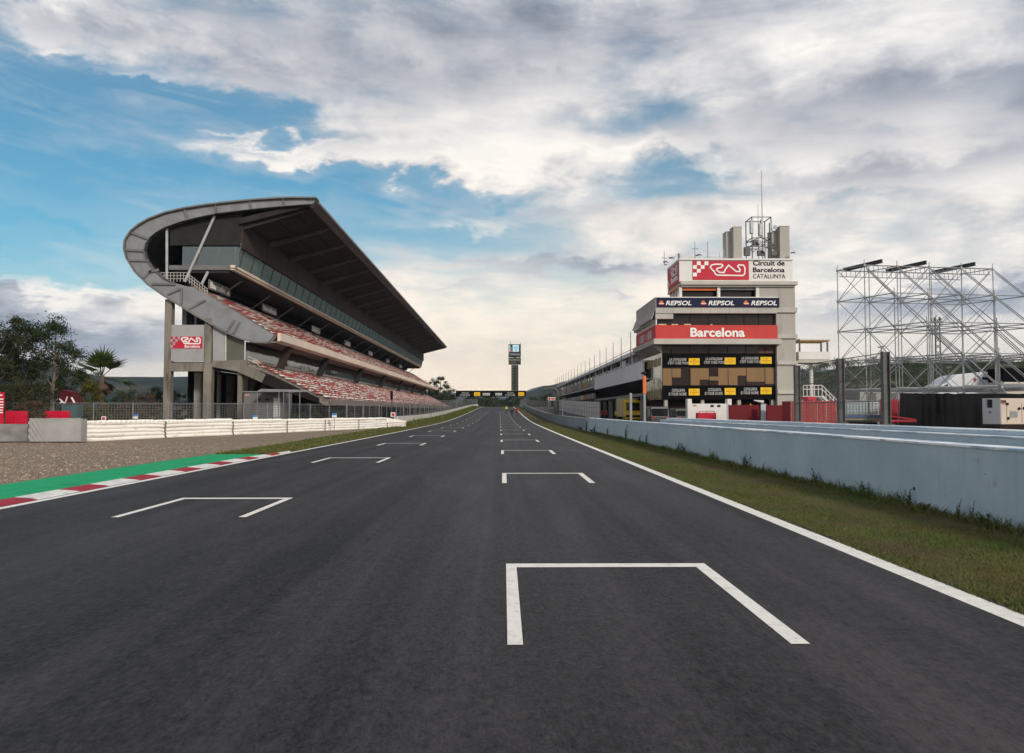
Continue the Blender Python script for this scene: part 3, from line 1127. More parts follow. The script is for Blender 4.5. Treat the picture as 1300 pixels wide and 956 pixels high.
spots = [(.0, 10.9, 0, .9), (0, 11.4, 2, 1), (0, 11.75, 1, .8), (0, 12.1, 1, 1), (0, 13.0, 2, .9), (0, 13.6, 0, 1), (0, 13.9, 3, .9), (0, 15.1, 1, .9), (0, 15.25, 3, 1.1), (0, 15.9, 2, 1), (0, 16.9, 4, 1.2), (0, 17.6, 3, 1), (0, 18.5, 4, 1.2),
         (0, 19.5, 0, .9), (0, 21.2, 1, 1), (0, 22.6, 3, 1.2), (0, 22.9, 1, 1.3), (0, 24.3, 2, 1.2), (0, 26.2, 3, 1.0), (0, 28.4, 2, 1.3), (0, 30.5, 3, 1.4), (0, 31.6, 0, 1.2), (0, 34, 2, 1.2), (0, 38.5, 1, 1.5), (0, 40.5, 1, 1.2), (0, 45, 1, 1.7), (0, 47, 2, 1.4), (0, 53, 1, 1.6), (0, 60.5, 1, 1.9), (0, 62, 2, 1.6), (0, 66.3, 1, 2.2), (0, 71, 2, 2)]
used = set()
for k, (dx_, y, i, s) in enumerate(spots):
    o = wprot[i] if i not in used else wprot[i].copy()
    if i in used: COL.objects.link(o)
    used.add(i)
    o.location = (6.99 + dx_, y, zr(y) + .006)
    o.rotation_euler = (0, 0, (k * 1.3) % .9 - .4)
    s *= .5 + .28 * ((k * 5) % 7) / 6 if y < 30 else .8
    o.scale = (s, s, s * (1 + .1 * ((k * 7) % 4)))
    tag(o, WL, 'weed', 'weeds along the foot of the blue barrier')
# ================================================================== GRANDSTAND
GY, GE = 90.0, 299.0
g = root('grandstand', 'huge grandstand with curved steel roof and red and white seats on two tiers', 'grandstand', (-32, 90, 0))
def S(u, v): return XZ(u, v, GY)
m_steel = pm('roof_steel', (.25, .255, .27), (.185, .19, .20), scale=.5, rough=.55, metal=.15, detail=8, c3=(.17, .17, .175), s3=.35, lo3=.6, hi3=.8)
m_steeld = pm('steel_edge', (.20, .195, .19), (.14, .14, .14), scale=1, rough=.5, metal=.3)
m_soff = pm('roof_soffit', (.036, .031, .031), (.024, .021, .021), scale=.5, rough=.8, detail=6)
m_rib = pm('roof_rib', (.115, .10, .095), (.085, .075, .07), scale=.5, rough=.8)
m_fascia = pm('roof_fascia', (.15, .118, .11), (.115, .09, .085), scale=.4, rough=.6, stretch=(1, .1, 1))
m_brown = pm('brown_cladding', (.052, .037, .032), (.036, .027, .024), scale=.4, rough=.75, stretch=(1, .3, 2))
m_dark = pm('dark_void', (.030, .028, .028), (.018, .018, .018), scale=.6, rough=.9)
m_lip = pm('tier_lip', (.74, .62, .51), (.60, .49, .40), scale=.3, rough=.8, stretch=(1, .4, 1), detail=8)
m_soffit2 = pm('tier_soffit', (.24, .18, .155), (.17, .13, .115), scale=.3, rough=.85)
m_terr = pm('terrace_concrete', (.26, .215, .195), (.18, .15, .135), scale=.8, rough=.9, detail=8)
m_sred = pm('seat_red', (.56, .12, .11), (.44, .09, .085), scale=.9, rough=.5, lo=.4, hi=.6)
m_swht = pm('seat_white', (.80, .74, .68), (.66, .60, .55), scale=.9, rough=.5)
m_gpan = pm('grey_panel', (.33, .325, .33), (.28, .275, .28), scale=.4, rough=.6, detail=7, c3=(.23, .225, .225), s3=.5, lo3=.58, hi3=.75)
m_beam = pm('stained_concrete', (.235, .21, .18), (.15, .135, .115), scale=.6, rough=.9, detail=10, bump=.1, c3=(.075, .065, .055), s3=.9, lo3=.55, hi3=.75, stretch=(1, 1, .35))
g_suite = glass('suite_glass', (.40, .50, .47), .04, .65)
g_end = glass('suite_end_glass', (.085, .105, .11), .12, .25)
g_low = glass('lower_glass', (.085, .105, .10), .08, .35)
m_rail = pm('pale_rail', (.55, .53, .50), (.42, .40, .38), scale=2, rough=.5)
m_strut = pm('white_steel_tube', (.42, .43, .45), (.33, .34, .36), scale=1, rough=.45)
m_logor = pm('sign_red', (.50, .020, .045), (.43, .018, .038), scale=.8, rough=.55)
m_logow = pm('sign_white', (.80, .79, .77), (.70, .69, .67), scale=.8, rough=.55)

outer = [(403, 253.2), (380, 252.8), (358, 253.2), (325, 255.3), (292, 258.4), (262, 262), (235, 266.3), (212, 271.5), (191, 279.5), (178, 287), (168.5, 295), (161.5, 306),
         (160.5, 316), (163.5, 328), (174, 345), (190.5, 361.5), (211, 375.8), (232, 388.5), (248, 398.4), (275, 413.6), (290, 422), (308.6, 429.8), (324, 433.7), (341, 434.6)]
inner = [(396, 260), (380, 261.2), (358, 263), (327, 266), (300, 269), (276, 272), (252, 277), (232, 282), (212, 289), (200, 295.5), (192, 302), (186.5, 310),
         (184.5, 318), (187, 328), (196, 341), (209, 352.5), (224, 360), (246, 366), (268, 378), (292, 392), (308, 401), (322, 410), (336, 418.5), (349, 425.5)]
O3 = [S(*p) for p in outer]; I3 = [S(*p) for p in inner]
# end girder (plate with stiffeners and rolled rim)
mb = MB(); mb.band_y(I3, O3, 89.85, 90.15); mb.build('end_girder', m_steel, g)
mb = MB()
rim2 = []
for i, p in enumerate(O3):
    a = Vector(O3[max(0, i - 1)]); b = Vector(O3[min(len(O3) - 1, i + 1)])
    t = (b - a).normalized(); nn = Vector((-t.y, t.x))
    c = Vector(p) - nn * .17
    rim2.append((c.x, c.y))
mb.band_y(O3, rim2, 89.45, 90.9); mb.build('rim_flange', m_steeld, g)
inn2 = []
for i, p in enumerate(I3[:17]):
    a = Vector(I3[max(0, i - 1)]); b = Vector(I3[min(len(I3) - 1, i + 1)])
    t = (b - a).normalized(); nn = Vector((-t.y, t.x))
    c = Vector(p) - nn * .08
    inn2.append((c.x, c.y))
mb = MB(); mb.band_y(I3[:17], inn2, 89.6, 90.3); mb.build('inner_flange', m_steeld, g)
for a, b in (((275, 261), (276, 272)), ((235, 266), (240, 280)), ((318, 256), (320, 267)), ((360, 253), (362, 263)), ((168, 296), (190, 304)), ((162, 318), (184.5, 319)), ((167, 331), (190, 331.5)), ((190, 346), (203, 343)), ((184, 353), (196, 341)),
             ((194, 361), (224, 361)), ((214, 374), (230, 367)), ((242, 392), (262, 381)), ((232, 366), (232, 386)), ((290, 420), (299, 406)), ((305, 409), (297, 424))):
    pa, pb = S(*a), S(*b)
    mb = MB(); mb.bar((pa[0], 89.72, pa[1]), (pb[0], 89.72, pb[1]), .13, .24)
    mb.build('stiffener', m_steeld, g)
# roof shell and curved back
sh_o = O3[:17]
sh_i = []
for i, p in enumerate(sh_o):
    a = Vector(O3[max(0, i - 1)]); b = Vector(O3[i + 1])
    t = (b - a).normalized(); nn = Vector((-t.y, t.x))
    c = Vector(p) + nn * .28
    sh_i.append((c.x, c.y))
mb = MB(); mb.band_y([(x, z - .03) for x, z in sh_o], sh_i, 90.95, GE); mb.build('roof_shell', m_steel, g)
# roof edge fascia, soffit, ribs
xt, zt = S(403, 253.2); zf = S(403, 261.5)[1]
mb = MB(); mb.ext_y([(xt - .02, zt - .05), (xt - .25, zt - .05), (xt - 1.0, zf), (xt - .75, zf - .06)], 90.16, GE + .3); mb.build('roof_fascia', m_fascia, g)
zso = S(403, 268)[1]
xw = S(306, 300)[0]
zin = S(306, 283)[1]
def zsof(x): return zf + .02 + (zin - zf) * ((xt - .9) - x) / ((xt - .9) - xw)
x1_ = xt - 1.0
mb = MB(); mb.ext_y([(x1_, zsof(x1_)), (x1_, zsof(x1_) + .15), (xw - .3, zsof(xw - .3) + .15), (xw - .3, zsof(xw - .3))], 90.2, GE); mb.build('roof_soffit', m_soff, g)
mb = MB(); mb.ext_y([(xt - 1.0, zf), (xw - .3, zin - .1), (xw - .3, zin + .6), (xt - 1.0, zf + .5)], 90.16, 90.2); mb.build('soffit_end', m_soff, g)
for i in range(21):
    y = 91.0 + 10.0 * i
    mb = MB(); mb.ext_y([(x1_, zsof(x1_) - .01), (xw, zsof(xw) - .01), (xw, zsof(xw) - .62), (x1_ - 1.0, zsof(x1_ - 1) - .30), (x1_, zsof(x1_) - .16)], y - .2, y + .2); mb.build('roof_rib', m_rib if i else m_soff, g)  # end rib takes the dark soffit colour: shade put into its sunlit face
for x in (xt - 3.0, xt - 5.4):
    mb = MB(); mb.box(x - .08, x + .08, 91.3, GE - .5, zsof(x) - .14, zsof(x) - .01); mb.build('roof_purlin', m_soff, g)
zso = zin
# wall over the suites
zg1 = S(303.6, 309.7)[1]; zg0 = S(296, 338)[1]; xg1 = S(303.6, 309.7)[0]; xg0 = S(295.5, 340)[0]
mb = MB(); mb.box(xw - .25, xw, 90.6, GE - 1, zg1 - .4, zso + .1); mb.build('upper_wall', m_brown, g)
mb = MB(); mb.ext_y([(xw - .251, zg1 - .05), S(305, 267.5), S(276, 271), S(252, 276), S(232, 281), S(213, 287.5), (S(213, 300)[0], zg1 - .05)], 90.6, 90.8); mb.build('end_wall', m_dark, g)
mb = MB()
for y in [100 + 14 * i for i in range(14)]:
    mb = MB(); mb.box(xw + .001, xw + .05, y - .05, y + .05, zg1, zso + .3); mb.build('wall_joint', m_soff, g)
# suites: glass band, slab, rails
mb = MB(); mb.ext_y([(xg0, zg0), (xg1, zg1), (xg1 - .06, zg1), (xg0 - .06, zg0)], 90.7, GE - 1); mb.build('suite_glass', g_suite, g)
for i in range(52):
    y = 92 + i * 4
    mb = MB(); mb.ext_y([(xg0 + .02, zg0), (xg1 + .02, zg1), (xg1 + .06, zg1), (xg0 + .06, zg0)], y - .035, y + .035); mb.build('mullion', m_dark, g)
xe = S(229, 322)[0]
mb = MB(); mb.box(xe, xg1 - .2, 90.55, 90.6, zg0, S(300, 312)[1]); mb.build('suite_end_glass', g_end, g)
for u in (252, 276, 297):
    x = S(u, 320)[0]
    mb = MB(); mb.box(x - .05, x + .05, 90.5, 90.54, zg0, S(300, 312)[1]); mb.build('end_mullion', m_steeld, g)
mb = MB(); mb.tube((xg1 + .03, 90.5, zg1 + .03), (xg1 + .03, GE - .8, zg1 + .03), .10, n=6); mb.build('top_rail', m_fascia, g)
zs1, zs0 = S(296, 336)[1], S(296, 342)[1]
mb = MB(); mb.box(S(213, 338)[0], xg0 - .35, 90.3, GE - 1, zs0, zs1 - .02); mb.build('suite_slab', m_steeld, g)
mb = MB(); mb.box(xg0 - .349, xg0 + .14, 90.25, GE - .9, zs0 + .25, zs1); mb.build('slab_edge', m_lip, g)
mb = MB(); mb.box(xg0 - .349, xg0 + .06, 90.25, GE - .9, zs0, zs0 + .12); mb.build('slab_edge_trim', m_lip, g)
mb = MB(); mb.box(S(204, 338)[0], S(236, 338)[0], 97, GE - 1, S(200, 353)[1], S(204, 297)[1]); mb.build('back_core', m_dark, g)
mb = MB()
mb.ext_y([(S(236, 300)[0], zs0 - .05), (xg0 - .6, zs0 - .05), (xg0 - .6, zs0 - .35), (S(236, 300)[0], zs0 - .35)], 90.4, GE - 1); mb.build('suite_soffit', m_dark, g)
# soffit brackets under the suites
for i in range(17):
    y = 96 + i * 12
    a = (S(300, 350)[0] - 4.5, y, zs0 - 2.6); b = (xg0 - .9, y, zs0 - .3)
    mb = MB(); mb.bar(a, b, .16); mb.build('bracket', m_steeld, g)

# upper tier: stepped body
xf, zf_ = S(356, 425.5)
xb, zb = S(243, 357)
NU = 14
st = []
for i in range(NU):
    t0 = i / NU; t1 = (i + 1) / NU
    x0 = xf - .5 + (xb - xf + .5) * t0; x1 = xf - .5 + (xb - xf + .5) * t1
    z = zf_ + (zb - zf_) * t0 - .15
    st += [(x0, z), (x1, z)]
body = [(xf - .5, zf_ - .15)] + st[1:] + [(S(222, 360)[0], st[-1][1]), S(212, 376)] + [(x, z + .02) for x, z in O3[17:23]] + [(S(345, 434)[0], S(345, 434)[1])]
mb = MB(); mb.ext_y(body, 90.16, GE + 8); mb.build('upper_terrace', m_terr, g)
mb = MB(); mb.ext_y([(xf + .05, zf_ + .25), (xf - .3, zf_ + .25), (xf - .3, S(356, 433.5)[1]), (S(345, 434)[0] - .3, S(345, 435.5)[1]), (S(350, 434)[0], S(350, 434.5)[1]), (xf + .05, S(356, 432.5)[1])], 89.9, GE + 9); mb.build('tier_lip', m_lip, g)
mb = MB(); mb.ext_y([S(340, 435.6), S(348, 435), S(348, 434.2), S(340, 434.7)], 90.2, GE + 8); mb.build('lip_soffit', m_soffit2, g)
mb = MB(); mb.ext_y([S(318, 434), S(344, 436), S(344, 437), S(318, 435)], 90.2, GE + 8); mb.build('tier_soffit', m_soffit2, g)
# stairs / railing at the top end of the tier
for (ua, va, ub, vb) in ((203, 345.5, 236, 345.5), (236, 346, 262, 366)):
    pa, pb = S(ua, va), S(ub, vb)
    mb = MB()
    for dz_ in (0, -.35, -.7):
        mb.bar((pa[0], 90.3, pa[1] + dz_), (pb[0], 90.3, pb[1] + dz_), .05)
    for k in range(9):
        t = k / 8; x = pa[0] + (pb[0] - pa[0]) * t; z = pa[1] + (pb[1] - pa[1]) * t
        mb.bar((x, 90.3, z), (x, 90.3, z - 1.05), .05)
    mb.build('railing', m_rail, g)
# name boards at the back of the upper tier
for y0, L in ((90.9, 7), (111, 7), (140, 6), (169, 6), (199, 6), (229, 6), (258, 6)):
    x = S(262, 365)[0]
    z0, z1 = S(262, 366)[1] + .1, S(262, 353)[1]
    mb = MB(); mb.box(x - .12, x, y0, y0 + L, z0, z1)
    o = mb.build('name_board', pm('board_grey', (.20, .19, .185), (.15, .145, .14), rough=.6, scale=.6) if y0 < 135 else pm('board_pale', (.50, .47, .44), (.40, .38, .36), rough=.6, scale=.6), g)
    mb = MB(); lettering(mb, 'Barcelona', (x + .02, y0 + .35, z0 + .15), (0, 1, 0), (0, 0, 1), L - .7, (z1 - z0) - .35, depth=.05, bold=.015)
    mb.build('lettering', m_logow, o, recalc=False)
# white tubes of the end frame
for a, b in (((210, 289), (210, 356)), ((271, 273), (233, 357)), ((262.5, 344), (254.5, 360))):
    pa, pb = S(*a), S(*b)
    mb = MB(); mb.tube((pa[0], 90.38, pa[1]), (pb[0], 90.38, pb[1]), .155, n=10); mb.build('strut', m_strut, g, smooth=False)

# glazed wall between the tiers and leaning columns
xl_ = S(316, 440)[0] - .5
mb = MB(); mb.box(xl_ - .08, xl_, 90.6, GE + 4, S(316, 458)[1], S(316, 433)[1]); mb.build('concourse_glass', g_low, g)
mb = MB(); mb.box(S(287, 440)[0], xl_ - .1, 90.25, 90.33, S(287, 458)[1], S(287, 421)[1]); mb.build('concourse_end_glass', pm('green_tinted_panel', (.115, .12, .10), (.09, .095, .08), rough=.35, scale=.5), g)
for y in (96.5, 117, 146, 175, 205, 235, 264):
    xa, za = S(347, 434); xb_, zb_ = S(335, 464)
    mb = MB(); mb.bar((xa, y, za), (xb_, y, zb_), 1.0, .75); mb.build('leaning_column', m_dark if y > 100 else pm('brown_column', (.045, .03, .025), (.03, .02, .018), rough=.8), g)

# lower tier
xb2, zb2 = S(316, 458.5)
xf2, zf2 = S(416, 508.5)
NL = 13
st = []
for i in range(NL):
    t0 = i / NL; t1 = (i + 1) / NL
    st += [(xf2 + (xb2 - xf2) * t0, zf2 + (zb2 - zf2) * t0 - .1), (xf2 + (xb2 - xf2) * t1, zf2 + (zb2 - zf2) * t0 - .1)]
body = st + [(xb2 - 2.5, st[-1][1]), (xb2 - 2.5, zb2 - .8), (xb2 + .6, zb2 - .8), (xf2 - .3, zf2 - .55), (xf2, zf2 - .55)]
mb = MB(); mb.ext_y(body, 90.2, GE + 12); mb.build('lower_terrace', m_terr, g)
mb = MB()
for (ua, va, ub, vb) in ((314, 452, 322, 456), (322, 455, 330, 461)):
    pa, pb = S(ua, va), S(ub, vb)
    for d in (0, -.4):
        mb.bar((pa[0], 90.3, pa[1] + d), (pb[0], 90.3, pb[1] + d), .05)
pa = S(330, 455)
mb.build('railing', m_rail, g)
mb = MB(); mb.box(xb2 + .1, xb2 + .16, 91, GE + 12, zb2 - .1, zb2 + .22); mb.build('tier_kerb', m_lip, g)
mb = MB(); mb.box(xf2 + .05, xf2 + .14, 91, GE + 12, zf2 - .5, zf2 + .25); mb.build('front_parapet', m_terr, g)

# seats
def seat(mb, x, y, z, mi):
    w = .20
    k0 = len(mb.V); z0 = z
    _seat(mb, x, y, z, mi, w)
    for i in range(k0, len(mb.V)):
        v = mb.V[i]; mb.V[i] = (v[0], v[1], z0 + (v[2] - z0) * .72)
def _seat(mb, x, y, z, mi, w):
    mb.add([(x - .20, y - w, z + .42), (x + .18, y - w, z + .40), (x + .18, y + w, z + .40), (x - .20, y + w, z + .42),
            (x - .20, y - w, z + .33), (x + .18, y - w, z + .33), (x + .18, y + w, z + .33), (x - .20, y + w, z + .33)],
           [(0, 1, 2, 3), (1, 5, 6, 2), (0, 4, 5, 1), (3, 2, 6, 7), (7, 6, 5, 4)], mi)
    mb.add([(x - .20, y - w, z + .40), (x - .20, y + w, z + .40), (x - .30, y + w, z + .62), (x - .30, y - w, z + .62),
            (x - .25, y - w, z + .40), (x - .25, y + w, z + .40), (x - .35, y + w, z + .62), (x - .35, y - w, z + .62)],
           [(0, 1, 2, 3), (7, 6, 5, 4), (0, 3, 7, 4), (1, 5, 6, 2), (3, 2, 6, 7)], mi)
seats = []
def is_white(y, row, k):
    c = int((y - 91) / 1.1 + row * .5)
    return random.Random(c * 91 + row * 7 + k).random() < .48
for (NR, xa, za, xb_, zb_, kk, ye) in ((NL, xf2, zf2, xb2, zb2, 1, GE + 11), (NU, xf - .5, zf_, xb, zb, 2, GE + 7)):
    for r_ in range(NR):
        t0 = r_ / NR
        x = xa + (xb_ - xa) * (t0 + .55 / NR)
        z = za + (zb_ - za) * t0 - (.1 if kk == 1 else .15)
        y = 91 + (0.0 if kk == 2 else max(0, (3 - r_)) * 1.6)
        if kk == 2 and x < S(256, 365)[0]: continue
        sp = .55
        while y < ye:
            if (y - 91) % 15 > 1.2:
                seats.append((y, x, z, 1 if is_white(y, r_, kk) else 0))
            y += sp
seats.sort()
near, rest = seats[:100], seats[100:]
for y, x, z, mi in near:
    mb = MB(); seat(mb, x, y, z, 0); mb.build('seat', m_swht if mi else m_sred, g, recalc=False)
mb = MB()
for y, x, z, mi in rest: seat(mb, x, y, z, mi)
struct(mb.build('seats', [m_sred, m_swht], g, recalc=False), 'stuff')

# concrete frame under the stand
def col(u0, u1, v0, y, d=.9, m=None):
    a, b = S(u0, 500)[0], S(u1, 500)[0]
    mb = MB(); mb.box(a, b, y, y + d, -.3, S(u0, v0)[1]); mb.build('column', m or m_beam, g, bevel=.03)
col(207.3, 216.3, 380, 89.95)
col(259.5, 270, 462, 89.55)
mb = MB(); a, b = S(260.5, 430)[0], S(269, 430)[0]
mb.box(a, b, 89.75, 90.4, S(260, 461.8)[1], S(260, 404)[1]); mb.build('column', m_beam, g, bevel=.03)
col(300.5, 306.3, 470, 90.2, .6)
for y in [105 + 15 * i for i in range(13)]:
    for u0, u1, v0 in ((207.3, 216.3, 392), (228, 238, 470), (260, 270, 462), (279, 287, 466), (300.5, 306.3, 470)):
        col(u0, u1, v0, y, .8, m_conc)
col(228.5, 237.5, 471, 94, .8, m_conc); col(276, 287, 466, 97.5, .8, m_conc); col(238.5, 243, 471, 99, .5, m_conc)
mb = MB(); mb.ext_y([S(214.5, 460.5), S(259.3, 460.5), S(259.3, 471.5), S(216, 471.5)], 89.9, 90.5); mb.build('beam', m_beam, g, bevel=.03)
mb = MB(); mb.ext_y([S(270.2, 458.5), S(314, 457), S(314.5, 465.2), S(319, 465.5), S(338, 475.5), S(333, 486), S(327, 483), S(301, 471.6), S(270.2, 466)], 89.7, 90.19); mb.build('cantilever_beam', m_beam, g, bevel=.03)
mb = MB(); mb.ext_y([S(319, 466.2), S(345, 476.5), S(405, 505.5), S(405, 511.5), S(346, 492), S(333.2, 486.2), S(338.2, 475.6)], 89.95, 90.19); mb.build('shade_panel', pm('shade_brown', (.018, .014, .012), (.010, .008, .007), scale=.8, rough=.9), g)  # near-black sheet over the terrace end; its colour stands for the shadow there
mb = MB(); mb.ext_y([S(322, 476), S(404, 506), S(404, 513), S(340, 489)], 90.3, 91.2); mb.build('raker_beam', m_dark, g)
for y in [105 + 15 * i for i in range(13)]:
    mb = MB(); mb.ext_y([S(271, 466), S(318, 466), S(405, 510), S(405, 512), S(318, 478), S(271, 474)], y, y + .6); mb.build('raker_beam', m_dark, g)
mb = MB(); mb.box(S(217, 465)[0], S(312, 465)[0], 90.6, GE + 5, S(217, 463)[1], S(217, 459)[1]); mb.build('deck_slab', m_conc, g)
mb = MB(); mb.box(S(238.5, 465)[0], S(302, 465)[0], 112, 113, -.2, S(217, 463)[1]); mb.build('cross_wall', m_dark, g)
mb = MB(); mb.box(S(214, 465)[0], S(215, 465)[0], 95.5, GE, -.2, S(217, 463)[1]); mb.build('back_screen', m_dark, g)
# grey end panels with the circuit sign
mb = MB(); x0, z0 = S(214.3, 458.8); x1, z1 = S(259.6, 412.5); mb.box(x0, x1, 89.98, 90.12, z0, z1)
pn = mb.build('end_panel', m_gpan, g)
mb = MB(); x0, z0 = S(270.2, 458); x1, z1 = S(285.5, 405); mb.ext_y([(x0, z0), (x1, z0), S(285.5, 421.5), S(270.2, 412)], 90.0, 90.12); mb.build('end_panel', m_gpan, g)
mb = MB(); x0, z0 = S(285.4, 458); mb.box(x0, x0 + .14, 89.95, 90.2, z0, S(286, 422)[1]); mb.build('panel_edge', m_rail, g)
mb = MB(); front_box(mb, 216.5, 427.3, 257, 442.3, 89.98, -.04, -.002); sg = mb.build('logo_sign', m_logor, pn)
def checker(mb, u0, v0, u1, v1, Y):
    """white squares of the chequered edge, upper-left part of the red sign"""
    cw, ch = (u1 - u0) / 4, (v1 - v0) / 5
    for r_, cs in enumerate(((1, 3), (0, 2), (1,), (0,))):
        for c in cs:
            front_box(mb, u0 + c * cw, v0 + r_ * ch, u0 + (c + 1) * cw, v0 + (r_ + 1) * ch, Y, -.06, -.041)
mb = MB(); checker(mb, 216.5, 427.3, 229, 445, 89.98); mb.build('chequer', m_gpan, pn, recalc=False)
mb = MB()
a = P(230.5, 436.5, 89.98); b = P(254.5, 428.8, 89.98)
circuit_logo(mb, (a.x, 89.938, a.z), (1, 0, 0), (0, 0, 1), b.x - a.x, b.z - a.z, .14, .03)
front_text(mb, 'Barcelona', 234.5, 438, 254, 441.4, 89.935, depth=.05, bold=.02)
mb.build('lettering', m_logow, pn, recalc=False)
# stair core seen behind the end panel
for u0, u1, m in ((222, 228, m_steel), (229, 236, m_dark), (238, 241, m_steel), (241.2, 259, m_dark)):
    a, b = S(u0, 400)[0], S(u1, 400)[0]
    mb = MB(); mb.box(a, b, 92, 96, S(222, 412)[1] - .5, S(222, 388)[1] + (.0 if u0 < 230 else -.6)); mb.build('stair_core', m, g)

# utility hut in front of the stand
HY = 84.0
m_hut = pm('hut_grey', (.15, .15, .155), (.11, .11, .115), scale=.5, rough=.7, detail=7)
h = root('utility_hut', 'grey utility hut with white door and pipe canopy, in front of the lower grandstand seats', 'hut', (XU(335, HY), HY, 0))
mb = MB(); a, b = XU(309.5, HY), XU(361, HY)
mb.box(a, b, HY, HY + 3, -.2, ZV(498, HY)); mb.build('wall', m_hut, h, bevel=.02)
mb = MB(); mb.box(a - .12, b + .12, HY - .15, HY + 3.1, ZV(498, HY) + .002, ZV(496.8, HY)); mb.build('roof', m_steel, h)
mb = MB(); front_box(mb, 347, 505, 356, 530, HY, -.05, -.003); mb.build('door', pm('door_white', (.55, .55, .56), (.47, .47, .48), rough=.5), h)
for u in (326, 336.5):
    mb = MB(); front_box(mb, u, 506, u + 5.5, 508.4, HY, -.03, -.003); mb.build('vent', m_dark, h)
mb = MB(); front_box(mb, 311, 500.3, 317, 502.8, HY, -.03, -.003); mb.build('sign_plate', pm('plate_pink', (.42, .25, .25), rough=.5), h)
mb = MB(); z = ZV(494.5, HY)
a2, b2 = XU(334, HY), XU(398, HY)
mb.ext_y([(a2, z - .25), (a2 + .4, z), (b2 - .4, z - .1), (b2, z - .25), (b2, z - .31), (a2, z - .31)], HY - 2.2, HY - .2); mb.build('canopy', m_steel, h)
for u in (334.5, 361, 367, 374, 387):
    for y in (HY - 2.1,):
        x = XU(u, HY); mb = MB(); mb.tube((x, y, -.1), (x, y, z - .31), .05, n=6); mb.build('canopy_post', m_galv, h)
# ================================================================== CONTROL TOWER
TY = 86.0
t = root('control_tower', 'tall beige race control tower with red Barcelona band and black banners over dark glass', 'tower', (XU(925, TY), TY, 0))
m_beige = pm('beige_concrete', (.47, .44, .405), (.39, .365, .335), scale=.35, rough=.8, detail=9, c3=(.28, .26, .24), s3=.6, lo3=.60, hi3=.8, stretch=(1, 1, .35))
m_core = pm('core_concrete', (.40, .375, .345), (.345, .32, .295), scale=.4, rough=.85, detail=8, c3=(.25, .235, .215), s3=.8, lo3=.6, hi3=.78, stretch=(1, 1, .25))
m_twhite = pm('tower_white', (.68, .66, .64), (.60, .58, .56), scale=.5, rough=.6, detail=7)
m_navy = pm('navy_sign', (.010, .015, .048), (.008, .011, .036), scale=.6, rough=.5, spec=.1)
m_bred = pm('banner_red', (.52, .052, .045), (.45, .045, .040), scale=.5, rough=.6, stretch=(1, 1, .3))
m_bblk = pm('banner_black', (.006, .006, .007), (.004, .004, .005), scale=.6, rough=.7, spec=.04)
m_yel = pm('panel_yellow', (.78, .50, .015), (.70, .44, .012), scale=1, rough=.5)
m_orange = pm('orange_paint', (.72, .17, .05), (.62, .14, .04), scale=1, rough=.5)
m_wood = pm('pale_wood_blind', (.225, .130, .052), (.18, .10, .04), scale=1.2, spec=.5, rough=.25, stretch=(6, 1, .4))
m_wood2 = pm('tan_wood_blind', (.22, .135, .065), (.18, .11, .05), scale=1.2, rough=.6, stretch=(6, 1, .4))
g_tower = glass('tower_glass', (.022, .012, .011), .10, 0.0)
MATS['tower_glass'].node_tree.nodes['Principled BSDF'].inputs['Specular IOR Level'].default_value = .3
g_tside = glass('tower_side_glass', (.12, .13, .11), .07, .5)
m_int = pm('dark_interior', (.028, .017, .015), (.016, .011, .011), scale=.6, rough=.9)

X = lambda u: XU(u, TY)
Z = lambda v: ZV(v, TY)
YB = 98.7                                      # rear edge of the projecting storeys
def tb(name, mat, u0, u1, v0, v1, y0=0, y1=None, parent=None, bevel=0):
    mb = MB(); mb.box(X(u0), X(u1), TY + y0, (YB if y1 is None else TY + y1), Z(v1), Z(v0))
    return mb.build(name, mat, parent or t, bevel=bevel)

# service core on the paddock side
core = tb('service_core', m_core, 988.6, 1013, 356, 545, .35, 11)
for v0, v1 in ((389.5, 396), (423.5, 429), (457.5, 462.5), (495, 500)):
    tb('ledge', m_beige, 988.4, 1014.6, v0, v1, .12, 11.2)
for v0, v1 in ((362, 388), (397, 422.5), (430, 456.5), (463.5, 494), (501, 542)):
    mb = MB(); xx = X(1009.2); mb.box(xx, X(1010.6), TY + .335, TY + .351, Z(v1), Z(v0)); mb.build('downpipe', m_core, t)
# top storey with the circuit sign
top = tb('top_storey', m_twhite, 864.5, 1009.5, 329.5, 356.5, .2, 6.4)
tb('parapet_cap', m_twhite, 864, 1010, 327.3, 329.4, .05, 6.5)
tb('cornice', m_beige, 865.5, 1015, 356.6, 361.2, -.15, 6.8, bevel=.03)
tb('cornice', m_beige, 867, 1012, 361.3, 363.2, .1, 6.5)
mb = MB(); front_box(mb, 880, 331, 951, 354.8, TY, .12, .198); sg = mb.build('logo_sign', m_logor, top)
mb = MB()
cw, ch = 4.9, 4.76
for r_, cs in enumerate(((1, 3), (0, 2), (1,), (0,))):
    for c in cs:
        front_box(mb, 880 + c * cw, 331 + (r_ + .15) * ch, 880 + (c + 1) * cw, 331 + (r_ + 1.15) * ch, TY, .08, .119)
a = P(902.3, 349.6, TY); b = P(946, 335.4, TY)
circuit_logo(mb, (a.x, TY + .119, a.z), (1, 0, 0), (0, 0, 1), b.x - a.x, b.z - a.z, .15, .05)
mb.build('lettering', m_logow, top, recalc=False)
mb = MB()
front_text(mb, 'Circuit de', 956, 330.6, 996, 337.2, TY + .19, depth=.05, bold=.02)
front_text(mb, 'Barcelona', 956, 339.6, 996, 345.6, TY + .19, depth=.05, bold=.02)
mb.build('lettering', m_bblk, top, recalc=False)
mb = MB(); front_text(mb, 'CATALUNYA', 956, 348, 997, 353.4, TY + .19, depth=.05, bold=-.004); mb.build('lettering', m_bblk, top, recalc=False)
